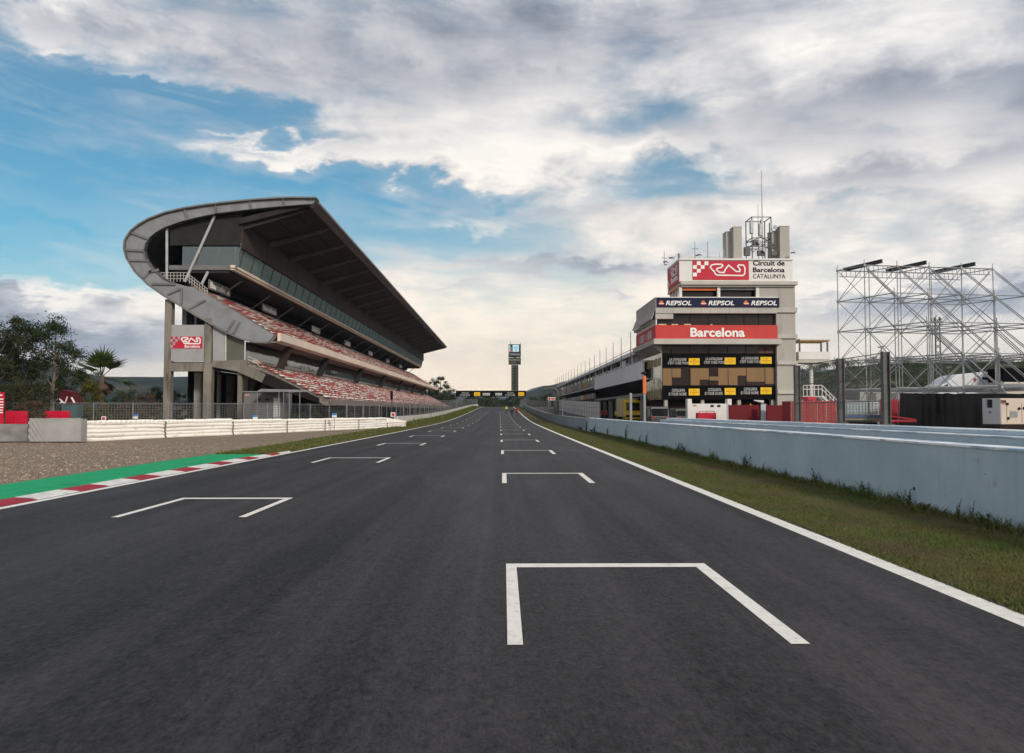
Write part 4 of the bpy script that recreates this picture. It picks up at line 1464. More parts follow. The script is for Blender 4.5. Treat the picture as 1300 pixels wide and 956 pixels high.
# side sign of the top storey
xs = X(864.5)
mb = MB(); mb.box(xs - .06, xs - .002, TY + .5, TY + 6.2, Z(357), Z(331)); sd2 = mb.build('side_sign', m_logor, top)
mb = MB()
for r_ in range(3):
    for c in range(2):
        if (r_ + c) % 2 == 0:
            mb.box(xs - .09, xs - .061, TY + 5.6 - c * .5, TY + 6.1 - c * .5, Z(345 + r_ * 4 + 4), Z(345 + r_ * 4))
lettering(mb, 'Barcelona', (xs - .065, TY + 4.2, Z(353)), (0, -1, 0), (0, 0, 1), 3.4, .7, depth=.05, bold=.02)
circuit_logo(mb, (xs - .061, TY + 4.2, Z(344)), (0, -1, 0), (0, 0, 1), 3.4, .9, .16, .04)
mb.build('lettering', m_logow, top, recalc=False)
# penthouse storey: recessed windows behind posts
tb('penthouse_window', g_tower, 868, 964, 363.3, 379, 1.2, 6.0)
tb('penthouse_wall', m_core, 967, 988.5, 363.3, 379, .35, 6.3)
for u0, u1 in ((864.5, 868), (913.5, 917), (963, 967)):
    tb('penthouse_post', m_twhite, u0, u1, 363.2, 378.5, .3, .7)
tb('orange_blind', m_orange, 869, 913.4, 364.6, 367.3, .55, .65)
tb('grey_blind', m_steel, 917.2, 962.8, 364.6, 366.6, .55, .65)
mb = MB(); mb.box(X(864.5) - .02, X(864.5) + .3, TY + .8, TY + 6.4, Z(363.2), Z(361)); mb.build('orange_fascia', m_orange, t)
for k in range(4):
    mb = MB(); mb.box(X(864.5) + .05, X(864.5) + .25, TY + 1.2 + k * 1.4, TY + 1.35 + k * 1.4, Z(378.5), Z(363.3)); mb.build('penthouse_post', m_twhite, t)
# sponsor storey (projecting towards the track)
blk = tb('parapet_storey', m_beige, 833.4, 988.3, 378, 397.2, 0)
tb('parapet_cap', m_twhite, 833, 989.5, 376.6, 377.9, -.08)
mb = MB(); front_box(mb, 833.6, 378.2, 989, 390, TY, -.10, -.002); sp = mb.build('sponsor_sign', m_navy, blk)
mb = MB(); mo = MB(); mr_ = MB()
for u0, u1 in ((845.2, 877.8), (899.2, 932), (953.5, 986.3)):
    front_text(mb, 'REPSOL', u0, 381.8, u1, 387.6, TY - .10, depth=.05, bold=.022, shear=.22)
for u0 in (835.8, 889.3, 943.4):
    pts = []
    for k in range(9):
        a = pi * k / 8
        p = P(u0 + 3.6 - 3.0 * cos(a), 385.6 - 4.0 * sin(a), TY - .13); pts.append((p.x, p.z))
    mo.ext_y(pts, TY - .13, TY - .101)
    front_box(mb, u0 + .2, 385.4, u0 + 7, 386.2, TY, -.15, -.131)
    front_box(mr_, u0 + .8, 386.3, u0 + 6.4, 387.3, TY, -.13, -.101)
mb.build('lettering', m_logow, blk, recalc=False); mo.build('emblem', m_orange, blk, recalc=False); mr_.build('emblem', m_logor, blk, recalc=False)
for u in (843.5, 855, 867.5, 879.5, 891.5, 903.5, 915.5, 927.5, 939.5, 951.5, 963.5, 975.5):
    tb('panel_joint', m_core, u - .25, u + .25, 390.2, 397, -.02, 0)
tb('blind_box', m_beige, 833.4, 856, 397.3, 404.3, .1, 2)
# side of the sponsor storey: overhanging panels
xl = X(833.4)
mb = MB(); mb.ext_y([(xl - .02, Z(391)), (xl - .45, Z(404)), (xl - .40, Z(405)), (xl + .02, Z(393))], TY + .3, YB + .4); mb.build('side_brise', m_core, t)
for k in range(16):
    y = TY + .8 + k * .78
    mb = MB(); mb.box(xl - .3, xl + .02, y, y + .3, Z(408), Z(404.6)); mb.build('side_bracket', m_beige, t)
tb('side_wall', m_twhite, 833.6, 835, 405, 412.3, .1)
# window band
tb('window_band', g_tower, 836, 988, 397.3, 412.2, .9, 12)
for u in (856, 879.5, 903, 926, 949, 968):
    tb('mullion', m_int, u - .3, u + .3, 397.3, 412.1, .85, .899)
for u0, u1 in ((838, 848), (855, 858.5), (859.5, 863), (871, 879.5), (905, 907)):
    tb('pale_box_on_sill', pm('pale_box', (.62, .48, .30), rough=.6), u0, u1, 410.3, 412.25, .5, .8)
# red band with the city name
bn = tb('red_band', m_bred, 833, 988.5, 412.4, 430, -.02)
mb = MB(); front_text(mb, 'Barcelona', 876.5, 416.2, 945.5, 427.8, TY - .03, depth=.07, bold=.03); mb.build('lettering', m_logow, bn, recalc=False)
xl2 = X(833)
mb = MB()
for y0, y1 in ((88.2, 90.6), (93, 95.4)):
    mb.box(xl2 - .03, xl2 - .002, TY + y0 - 86, TY + y1 - 86, Z(427), Z(416.5))
    for k in range(3):
        mb.box(xl2 - .03, xl2 - .002, TY + y1 - 85.8, TY + y1 - 84.6, Z(419.5 + k * 3), Z(418.2 + k * 3))
mb.build('side_panels', pm('pale_pink_print', (.56, .40, .40), (.46, .30, .30), scale=3, rough=.6), bn, recalc=False)
tb('floor_slab', m_beige, 829.5, 992, 430.2, 437.2, -.45, YB - TY + .8, bevel=.05)
mb = MB(); mb.ext_y([(X(829.5) + .02, Z(437.3)), (X(846), Z(437.3)), (X(846), Z(449))], TY + 1, YB); mb.build('slab_haunch', m_core, t)
# glass storeys
gb = tb('glass_block', g_tower, 843.5, 987, 437.3, 507, .9, 13)
xg = X(843.5)
mb = MB(); mb.box(xg - .04, xg - .002, TY + .95, TY + 13, Z(507), Z(437.4)); mb.build('side_glass', g_tside, gb)
for v0, v1 in ((447.7, 465.5), (489, 507)):
    b_ = tb('banner', m_bblk, 843, 987.5, v0, v1, .78, .895, parent=gb)
    mb = MB()
    for i, (u0, u1) in enumerate(((876.5, 890.3), (922.5, 936.4), (968.4, 982.5))):
        va = v0 + (6.5 if v0 < 470 else 4.2) - i * .8
        front_box(mb, u0, va, u1, va + 8.6, TY, .74, .779)
    mb.build('yellow_panel', m_yel, b_)
    mb = MB()
    for i, (u0, u1) in enumerate(((876.5, 890.3), (922.5, 936.4), (968.4, 982.5))):
        va = v0 + (6.5 if v0 < 470 else 4.2) - i * .8
        for (k, n, w_) in ((1.6, 3, 1.0), (4.0, 9, .8), (6.2, 2, 1.0)):
            for j in range(n):
                c = (u0 + u1) / 2 + (j - (n - 1) / 2) * (11 / max(n, 6))
                front_box(mb, c - w_ / 2, va + k, c + w_ / 2, va + k + .9, TY, .72, .739)
    mb.build('red_print', pm('print_red', (.55, .13, .02), rough=.5), b_, recalc=False)
    mb = MB()
    for i, u0 in enumerate((848, 893.8, 939.5)):
        va = v0 + (7 if v0 < 470 else 4.6) - i * .8
        if v0 < 470:
            front_text(mb, 'LA CATALOGNE', u0 + 2, va, u0 + 23.5, va + 3.4, TY + .77, depth=.05, bold=.01, shear=.1)
            front_text(mb, "C'EST CHEZ VOUS", u0, va + 4.3, u0 + 26.3, va + 7.8, TY + .77, depth=.05, bold=.01, shear=.1)
        else:
            front_text(mb, 'CATALUNYA', u0 + 5, va, u0 + 21.5, va + 4, TY + .77, depth=.05, bold=.01, shear=.1)
            front_text(mb, 'IS YOUR HOME', u0 + 1, va + 4.8, u0 + 23.5, va + 8.6, TY + .77, depth=.05, bold=.01, shear=.1)
    mb.build('lettering', pm('banner_white', (.52, .52, .52), rough=.6), b_, recalc=False)
# side banners
for v0, v1 in ((452, 463.5), (493.5, 505)):
    for k in range(5):
        y = TY + 1.8 + k * 2.3
        mb = MB(); mb.box(xg - .09, xg - .041, y, y + .55, Z(v1), Z(v0))
        mb.build('yellow_panel', pm('side_yellow', (.50, .36, .06), rough=.5), gb)
        y = TY + 2.9 + k * 2.3
        mb = MB(); mb.box(xg - .09, xg - .041, y, y + .6, Z(v1 - 1), Z(v0 + 1))
        mb.build('white_panel', pm('side_white', (.34, .34, .33), rough=.5), gb)
# blinds seen behind the middle storey
for u0, u1, v0, v1, m in ((843.8, 855.5, 467.2, 489, m_wood), (855.6, 867, 467.2, 478.6, m_wood), (879, 891, 467, 488.7, m_wood), (891.1, 903.3, 467, 481.5, m_wood), (903.5, 915, 477.5, 482.5, m_wood2), (915, 927.3, 466.6, 488.5, m_wood), (928, 939.5, 466.5, 488.5, m_wood),
                       (939.6, 951, 466.4, 476.2, m_wood), (951.1, 962.5, 466.3, 484, m_wood), (962.6, 975, 466.2, 484, m_wood2), (975.1, 987, 466, 487, m_wood)):
    tb('window_blind', m, u0, u1, v0, v1, .84, .897, parent=gb)
for u in (855.5, 879, 903.3, 927.6, 951, 975):
    tb('mullion', m_int, u - .22, u + .22, 437.4, 507, .80, .836, parent=gb)
tb('warm_blind', pm('brown_blind', (.12, .065, .045), (.09, .05, .035), rough=.7), 967, 987, 439, 447.5, .84, .897, parent=gb)
tb('ground_floor', m_int, 846, 987, 507.1, 545, 2.2, 12)
for u in (846, 893, 940, 983):
    tb('pillar', m_core, u, u + 4, 507.1, 545, .95, 1.6)

# roof-top equipment (stands on the tower: things of their own)
ZR = Z(327.3)
XA = lambda u: XU(u, TY + 2.3)
ZA = lambda v: ZV(v, TY + 2.3)
for u0, u1, v, y in ((924, 930.5, 294, 2.2), (930.6, 941.5, 290, 1.4)):
    mb = MB(); mb.box(XA(u0), XA(u1), TY + y, TY + y + 1.4, ZR, ZA(v)); mb.box(XA(u0) - .04, XA(u1) + .04, TY + y - .04, TY + y + 1.44, ZA(v) , ZA(v) + .08)
    o = mb.build('ventilation_shaft', m_core, bevel=.03)
    tag(o, ('taller' if v == 290 else 'shorter') + ' of the two grey roof shafts nearer the handrail on the tower roof', 'roof shaft', 'grey shafts on the tower roof')
for u0, u1, v, y in ((982, 989.5, 293, 2.2), (989.6, 1002, 289, 1.4)):
    mb = MB(); mb.box(XA(u0), XA(u1), TY + y, TY + y + 1.4, ZR, ZA(v)); mb.box(XA(u0) - .04, XA(u1) + .04, TY + y - .04, TY + y + 1.44, ZA(v), ZA(v) + .08)
    o = mb.build('ventilation_shaft', m_core, bevel=.03)
    tag(o, ('taller, wider' if v == 289 else 'shorter, narrower') + ' of the two grey roof shafts behind the antenna frame', 'roof shaft', 'grey shafts on the tower roof')
an = root('antenna_frame', 'dark steel antenna frame with dishes and a tall whip mast on the tower roof', 'antenna', (XA(968), TY + 3, ZR))
y0, y1 = TY + 2, TY + 4.2
for u in (956.5, 981):
    for y in (y0, y1):
        mb = MB(); mb.tube((XA(u), y, ZR), (XA(u), y, ZA(275)), .065, n=6); mb.build('frame_leg', m_dsteel, an)
for v in (275.5, 302, 311):
    mb = MB()
    for y in (y0, y1): mb.bar((XA(956.5), y, ZA(v)), (XA(981), y, ZA(v)), .08)
    for u in (956.5, 981): mb.bar((XA(u), y0, ZA(v)), (XA(u), y1, ZA(v)), .08)
    mb.build('frame_rail', m_dsteel, an)
mb = MB()
mb.bar((XA(948), y0, ZA(309)), (XA(968), y0, ZA(301)), .11); mb.bar((XA(968), y0, ZA(301)), (XA(986), y0, ZA(311)), .11)
mb.build('frame_rail', m_dsteel, an); mb = MB(); mb.bar((XA(950), y0, ZA(313)), (XA(986), y0, ZA(313.5)), .09); mb.bar((XA(951), y0, ZA(313)), (XA(957), y0, ZA(320)), .06); mb.bar((XA(957), y0, ZA(320)), (XA(981), y0, ZA(304)), .08)
mb.build('frame_rail', m_dsteel, an)
mb = MB(); mb.tube((XA(972), y0 + .6, ZR), (XA(972), y0 + .6, ZA(262)), .09, .06, 6); mb.tube((XA(972), y0 + .6, ZA(262)), (XA(972), y0 + .6, ZA(214)), .065, .045, 6); mb.build('whip_mast', m_galv, an)
mb = MB(); mb.tube((XA(968.3), y0 + 1, ZR), (XA(968.3), y0 + 1, ZA(256)), .06, .03, 6); mb.build('whip_mast', m_galv, an)
for u, v0, v1, w_ in ((955.5, 280, 297, .35), (966.5, 284, 300, .3), (968.5, 279, 300, .25), (980, 283, 296, .3), (961, 305, 312, .6), (949.5, 314, 325, .7), (967, 318, 325, .8), (984, 319, 325, .7)):
    mb = MB(); mb.box(XA(u) - w_ / 2, XA(u) + w_ / 2, y0 - .25, y0 + .1, ZA(v1), ZA(v0)); mb.build('antenna_panel', m_dsteel if v0 > 300 else m_galv, an, bevel=.05)
for u, v in ((984, 290), (964, 309), (970, 319)):
    mb = MB(); p = (XA(u), y0 - .3, ZA(v)); mb.tube(p, (p[0] + .05, p[1] - .18, p[2] + .05), .16, .26, 12); mb.build('dish', m_galv, an)
for u, v, lab in ((854.5, 309, 'thin aerial with cross arms at the front corner of the tower roof'), (886.5, 304, 'taller thin whip aerial with a lamp on the tower roof'), (903, 304.5, 'plain thin whip aerial standing midway along the tower roof edge')):
    a = root('whip_aerial', lab, 'aerial', (X(u), TY + (4 if u < 860 else .8), ZR))
    yy = TY + (4 if u < 860 else .8)
    mb = MB(); mb.tube((X(u), yy, ZR), (X(u), yy, Z(v)), .06, .03, 6); mb.build('mast', m_galv, a)
    mb = MB()
    if u < 900:
        mb.bar((X(u) - .3, yy, Z(v + 9)), (X(u) + .35, yy, Z(v + 9.5)), .05); mb.bar((X(u), yy, Z(v + 18)), (X(u) + .3, yy, Z(v + 18)), .1)
    else:
        mb.bar((X(u) - .08, yy, Z(v + 2)), (X(u) + .08, yy, Z(v + 2)), .05)
    mb.build('cross_arm', m_dsteel, a)
rl = root('roof_handrail', 'thin steel handrail with small lamps along the tower roof edge', 'handrail', (X(920), TY + .4, ZR))
mb = MB()
for v in (324.8,): mb.bar((X(878), TY + .4, Z(v)), (X(925), TY + .4, Z(v)), .04)
for k in range(8): mb.bar((X(878 + k * 6.6), TY + .4, ZR), (X(878 + k * 6.6), TY + .4, Z(324.8)), .04)
mb.bar((X(917), TY + .4, ZR), (X(917), TY + .4, Z(318)), .05); mb.bar((X(917), TY + .4, Z(318)), (X(922.5), TY + .4, Z(315)), .05); mb.bar((X(922.5), TY + .4, Z(315)), (X(922.5), TY + .4, ZR), .05)
mb.bar((X(862), TY + 1, Z(323.5)), (X(852), TY + 1, Z(324)), .05)
mb.build('rail', m_galv, rl)
for u, v in ((845.5, 331), (853, 326), (889, 322), (1010, 319)):
    mb = MB(); mb.bar((X(u), TY + .5, Z(v)), (X(u + 4), TY + .7, Z(v - .8)), .24, .14); mb.bar((X(u + 4), TY + .7, Z(v - .5)), (X(u + 7), TY + .9, Z(v)), .05); mb.build('lamp', m_dsteel, rl)
mb = MB(); mb.tube((X(865.5), TY + .6, ZR), (X(865.5), TY + .6, Z(321)), .12, n=8); mb.tube((X(865.5), TY + .6, Z(321)), (X(864), TY + .6, Z(320)), .12, n=8); mb.build('vent_pipe', m_galv, rl)
mb = MB(); mb.box(X(878), X(881), TY + 1, TY + 1.4, ZR, Z(325)); mb.build('junction_box', m_dsteel, rl)

# ================================================================== PIT BUILDING
PX = 17.0
p = root('pit_building', 'long low pit building with white terrace wedge, dark undersides and garages below', 'building', (PX, 95, 0))
YN, YF = 97.0, 256.0
m_pwhite = pm('pit_white', (.80, .80, .82), (.70, .70, .72), scale=.5, rough=.7, detail=8, c3=(.33, .33, .34), s3=.5, lo3=.6, hi3=.78)
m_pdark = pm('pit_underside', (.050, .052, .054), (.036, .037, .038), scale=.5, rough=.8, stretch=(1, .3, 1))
m_maroon = pm('maroon_band', (.085, .028, .032), (.06, .022, .025), scale=.6, rough=.7)
m_gar = pm('garage_interior', (.075, .018, .020), (.022, .012, .012), scale=.35, rough=.9, stretch=(1, .7, .1))
m_pgrey = pm('pit_grey', (.26, .255, .25), (.20, .20, .195), scale=.6, rough=.8, detail=8)
NB = 146
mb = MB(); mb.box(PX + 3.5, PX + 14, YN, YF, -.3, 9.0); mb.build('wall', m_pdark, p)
mb = MB(); mb.box(PX + 3.35, PX + 3.49, YN, NB, -.2, 3.4); mb.build('garage_front', m_gar, p)
# near part: wedge terrace
mb = MB(); mb.ext_y([(PX - .1, 5.45), (PX - .1, 7.55), (PX + .15, 7.55), (PX + .15, 5.6), (PX + 3.4, 5.6), (PX + 3.4, 5.3)], YN - 1.6, NB); mb.build('terrace_parapet', m_pwhite, p)
mb = MB(); mb.ext_y([(PX - .12, 7.56), (PX - .12, 7.74), (PX + .5, 7.74), (PX + .5, 7.56)], YN - 1.7, NB - 4); mb.build('parapet_cap', m_twhite, p)
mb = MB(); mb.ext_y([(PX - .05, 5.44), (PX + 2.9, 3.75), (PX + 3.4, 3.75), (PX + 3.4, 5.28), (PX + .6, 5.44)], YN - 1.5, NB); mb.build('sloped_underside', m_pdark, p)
mb = MB(); mb.box(PX - .1, PX + 3.4, YN - 1.4, NB - .2, 3.38, 3.74); mb.build('beam', m_pgrey, p)
# upper storey set back, roof
mb = MB(); mb.box(PX + 1.8, PX + 2.0, YN + 4, YF, 7.6, 9.2); mb.build('upper_glazing', g_low, p)
mb = MB(); mb.box(PX + .7, PX + 13.8, YN, YF, 9.2, 9.5); mb.build('roof', m_pgrey, p)
mb = MB(); mb.box(PX + .4, PX + .69, YN + 2, YF + .5, 9.1, 9.62); mb.build('roof_fascia', m_pwhite, p)
mb = MB(); mb.ext_y([(PX + .9, 7.6), (PX + .9, 9.19), (PX + 1.2, 9.19), (PX + 1.2, 7.6)], YN + .5, YN + 16); mb.build('upper_bay', m_pgrey, p)
mb = MB(); mb.ext_y([(PX + .8, 7.6), (PX + .8, 9.0), (PX + 1.1, 9.0), (PX + 1.1, 7.6)], YN + 17, YN + 22); mb.build('upper_bay', m_pwhite, p)
for i in range(29):
    y = YN + 6 + i * 5.4
    mb = MB(); mb.box(PX + .75, PX + 1.0, y, y + .3, 7.6, 9.19); mb.build('upper_post', m_pwhite if i % 2 else m_pgrey, p)
# far part: two balconies with printed panels
mb = MB(); mb.box(PX - .1, PX + .12, NB + .1, YF, 6.15, 7.45); mb.build('balcony_front', m_pgrey, p)
mb = MB(); mb.box(PX - .05, PX + 3.4, NB + .1, YF, 5.9, 6.14); mb.build('balcony_slab', m_pwhite, p)
mb = MB(); mb.box(PX - .05, PX + .14, NB + .1, YF, 3.85, 4.86); mb.build('balcony_front', m_pgrey, p)
mb = MB(); mb.box(PX + .0, PX + 3.4, NB + .1, YF, 3.12, 3.84); mb.build('maroon_band', m_maroon, p)
mb = MB(); mb.tube((PX - .05, NB - 40, 7.95), (PX - .05, YF, 7.95), .06, n=5); mb.tube((PX + .5, YN, 9.95), (PX + .5, YF, 9.95), .06, n=5); mb.build('handrail', m_pwhite, p)
cols = [(.42, .38, .33), (.33, .30, .26), (.48, .38, .10), (.58, .53, .44), (.40, .22, .14), (.34, .25, .24), (.24, .25, .27), (.45, .42, .42)]
rnd = random.Random(2)
pms = [pm('print_%d' % i, c, tuple(x * .6 for x in c), scale=1.6, rough=.6, detail=3) for i, c in enumerate(cols)]
y = NB + 1
i = 0
while y < YF - 6:
    for z0, z1 in ((6.25, 7.38), (3.92, 4.8)):
        mb = MB(); mb.box(PX - .16, PX - .101 if z0 > 6 else PX - .051, y, y + 5.2, z0, z1); mb.build('printed_panel', pms[rnd.randrange(len(pms))], p)
    y += 6.1
for i in range(22):
    y = YN + .5 + i * 7.4
    if i > 7: break
    mb = MB(); mb.box(PX + .1, PX + .7, y, y + .6, -.2, 3.37); mb.build('column', m_pgrey, p)
for y0, y1 in ((103, 109), (113, 119), (124, 131)):
    mb = MB(); mb.box(PX + 3.2, PX + 3.34, y0, y1, -.1, 3.0); mb.build('garage_door', pm('door_dark_red', (.10, .020, .022), (.07, .016, .018), rough=.6, scale=.8, stretch=(1, 1, 4)), p)
# white temporary wall before the garages
mb = MB(); run_wall(mb, PX - .9, PX - .75, 132, 234, .0, 2.95)
o = mb.build('panel_wall', pm('temp_white', (.80, .78, .75), (.70, .68, .65), scale=.5, rough=.7, c3=(.36, .34, .33), s3=.4, lo3=.6, hi3=.75), recalc=False)
tag(o, 'white temporary panel wall with grid joints, below the maroon band of the pit building', 'wall')
mb = MB()
for k in range(26): 
    y = 132 + k * 4; mb.box(PX - .93, PX - .901, y - .04, y + .04, zr(y), zr(y) + 2.94)
for z in (.9, 1.9): run_wall(mb, PX - .93, PX - .901, 132, 234, z, z + .05)
mb.build('joint', m_pgrey, o, recalc=False)
# flag poles along the roof
mb = MB(); mb.tube((0, 0, 0), (0, 0, 4.3), .07, .045, 6); mb.tube((0, 0, 0), (0, 0, .12), .14, n=6); mb.tube((0, 0, 4.3), (0, 0, 4.4), .08, .02, 6)
fp = mb.build('flag_pole', m_galv, local=True)
for k in range(19):
    o = fp if k == 0 else fp.copy()
    if k: COL.objects.link(o)
    o.location = (PX - .02, 104.6 + 8.35 * k, 7.75 if k < 5 else 7.5)
    tag(o, 'bare thin flag pole in the row along the terrace edge of the pit building', 'flag pole', 'bare flag poles along the pit building')
# ================================================================== SCAFFOLD
m_tube = pm('scaffold_tube', (.33, .34, .35), (.22, .23, .24), scale=2, rough=.5, metal=.4, detail=3)
m_tubed = pm('scaffold_beam', (.075, .085, .09), (.05, .055, .06), scale=2, rough=.55, metal=.4)
sc = root('scaffold', 'tall open scaffold of galvanised tubes with three dark roof beams, behind the black screen', 'scaffold', (23, 54, 0))
O0 = P(1063.6, 381.7, 54.1)
A = Vector((2.36, .32, 0)); B = Vector((.93, -2.08, 0))
base = Vector((O0.x, O0.y, 0))
def nd(i, j, z): return base + A * i + B * j + Vector((0, 0, z))
LV = [.05, 2.95, 5.0, 7.07, 9.17, 11.35]
NI, NJ = 5, 6
def lvl(i, j):
    return 5 if j <= 1 else 6 - j
for j in range(NJ):
    for i in range(NI):
        top = LV[lvl(i, j)]
        mb = MB(); mb.tube(nd(i, j, -.1), nd(i, j, top + .35), .034, n=6)
        for z in LV[1:]:
            if z <= top: mb.tube(nd(i, j, z - .07), nd(i, j, z + .07), .085, n=6)
        mb.build('standard', m_tube, sc)
for li in range(1, 6):
    z = LV[li]
    for j in range(NJ):
        if lvl(0, j) < li: continue
        im = NI - 1
        mb = MB(); mb.tube(nd(0, j, z), nd(im, j, z), .034, n=5)
        if li == 1: mb.tube(nd(0, j, z + .14), nd(im, j, z + .14), .05, n=5)
        mb.build('ledger', m_tube, sc)
    for i in range(NI):
        jm = [j for j in range(NJ) if lvl(i, j) >= li]
        if len(jm) > 1:
            mb = MB(); mb.tube(nd(i, 0, z), nd(i, max(jm), z), .034, n=5); mb.build('transom', m_tube, sc)
# raking braces stepping down towards the track, doubled
for i in range(NI):
    for j in range(1, NJ):
        mb = MB()
        mb.tube(nd(i, j, LV[lvl(i, j)] - .02), nd(i, j + 1, LV[lvl(i, j) - 1] - .02), .032, n=6)
        if j % 2 or i % 2: mb.tube(nd(i + .06, j, LV[lvl(i, j)] - .25), nd(i + .06, j + 1, LV[lvl(i, j) - 1] - .25), .028, n=5)
        mb.build('raking_brace', m_tube, sc)
for i, j, l in ((0, 1, 4), (1, 1, 4), (3, 1, 4), (0, 1, 3), (2, 1, 3), (4, 1, 3), (1, 2, 3), (2, 1, 4), (0, 2, 2), (3, 2, 3)):
    mb = MB(); mb.tube(nd(i, j, LV[l]), nd(i, j + l, LV[0]), .028, n=6); mb.build('raking_brace', m_tube, sc)
# cross braces
for li in range(0, 5):
    for i in range(NI - 1):
        if True:
            mb = MB(); mb.tube(nd(i, 0, LV[li]), nd(i + 1, 0, LV[li + 1]), .023, n=5)
            if i != 2: mb.tube(nd(i, 0, LV[li + 1]), nd(i + 1, 0, LV[li]), .023, n=5)
            mb.build('cross_brace', m_tube, sc)
    for i in range(NI):
        mb = MB(); mb.tube(nd(i, 0, LV[li]), nd(i, 1, LV[li + 1]), .022, n=5); mb.build('cross_brace', m_tube, sc)
    for i in range(NI - 1):
        if (i + li) % 2:
            mb = MB(); mb.tube(nd(i, 1, LV[li]), nd(i + 1, 1, LV[li + 1]), .022, n=5); mb.build('cross_brace', m_tube, sc)
for j in range(2, NJ):
    for i in range(NI - 1):
        l = lvl(i, j)
        if (i + j) % 2 == 0 or l <= 1:
            mb = MB(); mb.tube(nd(i, j, LV[l - 1]), nd(i + 1, j, LV[l]), .027, n=5)
            if l <= 2: mb.tube(nd(i, j, LV[l]), nd(i + 1, j, LV[l - 1]), .027, n=5)
            mb.build('cross_brace', m_tube, sc)
# lattice girders along the top
for j in (0, 1):
    im = NI - 1
    mb = MB()
    for z in (LV[5] - .02, LV[5] - .42): mb.tube(nd(.06, j, z), nd(im - .06, j, z), .03, n=5)
    n = im * 7
    for k in range(1, n):
        t = im * k / n; mb.tube(nd(t, j, LV[5] - .02), nd(t, j, LV[5] - .42), .02, n=4)
    mb.build('lattice_girder', m_tube, sc, recalc=False)
for i in (.33, 1.68, 3.2):
    a, b = nd(i, -.15, LV[5] + .12), nd(i + .04, 1.2, LV[5] + .22)
    mb = MB(); mb.bar(a, b, .08, .20); mb.bar(a + Vector((0, 0, .10)), b + Vector((0, 0, .10)), .2, .04); mb.bar(a - Vector((0, 0, .10)), b - Vector((0, 0, .10)), .2, .04)
    mb.build('roof_beam', m_tubed, sc)

# ================================================================== PADDOCK
m_tarp = pm('black_tarp', (.0065, .007, .009), (.004, .0045, .0055), scale=.9, rough=.8, bump=.25, bscale=1.2, spec=.12)
m_cred = pm('container_red', (.30, .018, .028), (.22, .014, .022), scale=.8, rough=.55, c3=(.12, .02, .02), s3=.7, lo3=.58, hi3=.75)
m_vwhite = pm('vehicle_white', (.56, .58, .61), (.49, .51, .54), scale=.5, rough=.35, spec=.5)
m_cream = pm('vehicle_cream', (.50, .46, .40), (.44, .40, .35), scale=.5, rough=.4)
m_tyre = pm('tyre_rubber', (.020, .020, .020), (.012, .012, .012), scale=4, rough=.8)
m_win = glass('vehicle_window', (.018, .020, .022), .06, .2)

def wavy(mb, pts, z0, z1, amp, n=40, seed=1, th=.05):
    """hanging cloth: a thick sheet with folds along the line pts"""
    rnd = random.Random(seed)
    L = []
    tot = len(pts) - 1
    for k in range(n + 1):
        t = k / n * tot; i = min(int(t), tot - 1); f = t - i
        a, b = Vector((*pts[i], 0)), Vector((*pts[i + 1], 0))
        d = (b - a).normalized(); nn = Vector((-d.y, d.x, 0))
        q = a + (b - a) * f
        rows = []
        for r in range(4):
            s = r / 3
            w = amp * (mnoise.noise(Vector((k * .31, s * 1.2, seed))) + .4 * mnoise.noise(Vector((k * .8, s * 2, seed + 4))))
            zt = z1 + .05 * mnoise.noise(Vector((k * .25, 1, seed)))
            rows.append(q + nn * w + Vector((0, 0, z0 + (zt - z0) * s)))
        L.append((rows, nn))
    V = []; F = []
    for rows, nn in L:
        V += rows
    m = len(V)
    for rows, nn in L:
        V += [x + nn * th for x in rows]
    for k in range(n):
        for r in range(3):
            a = k * 4 + r
            F.append((a, a + 4, a + 5, a + 1)); F.append((m + a, m + a + 1, m + a + 5, m + a + 4))
        a = k * 4 + 3; F.append((a, a + 4, m + a + 4, m + a)); a = k * 4; F.append((a, m + a, m + a + 4, a + 4))
    F.append((0, 1, m + 1, m)); F.append((1, 2, m + 2, m + 1)); F.append((2, 3, m + 3, m + 2))
    mb.add(V, F)

Yt = 40
r_ = root('tarp_screen', 'black tarpaulin screen hung on a frame between the red trailer and the generator', 'screen', (XU(1200, Yt), Yt, 0))
mb = MB(); wavy(mb, [(XU(1144, Yt - 1), Yt - 1), (XU(1172, Yt), Yt + .2), (XU(1200, Yt), Yt), (XU(1256, Yt), Yt), (XU(1345, Yt), Yt + .6)], 0, ZV(499.5, Yt), .16, 90, 3)
mb.build('tarpaulin', m_tarp, r_, smooth=True)
for u in (1146, 1200, 1252, 1300, 1343):
    mb = MB(); mb.tube((XU(u, Yt), Yt + .45, 0), (XU(u, Yt), Yt + .45, ZV(500, Yt)), .04, n=6); mb.build('frame_post', m_galv, r_)

# generator on a skid
Yg2 = 35.5
gx0 = XU(1247.5, Yg2 + .9)
gn = root('generator', 'cream and grey canopied generator with vents and filler caps in front of the black tarpaulin', 'generator', (XU(1285, Yg2), Yg2, 0))
zb_, zt_ = ZV(539, Yg2), ZV(505.5, Yg2)
ca = Vector((XU(1270.5, Yg2), Yg2, 0)); cb = Vector((XU(1247.5, Yg2 + .55), Yg2 + .55, 0))
long_ = Vector((3.1, .45, 0)); dirl = long_.normalized(); dire = (cb - ca)
def gp(s, t, z): return ca + dirl * s + dire * t + Vector((0, 0, z))
LG = 3.2
def gbox(mb, s0, s1, t0, t1, z0, z1):
    v = [gp(s, t, z) for z in (z0, z1) for s, t in ((s0, t0), (s1, t0), (s1, t1), (s0, t1))]
    mb.add(v, [(3, 2, 1, 0), (4, 5, 6, 7), (0, 1, 5, 4), (1, 2, 6, 5), (2, 3, 7, 6), (3, 0, 4, 7)])
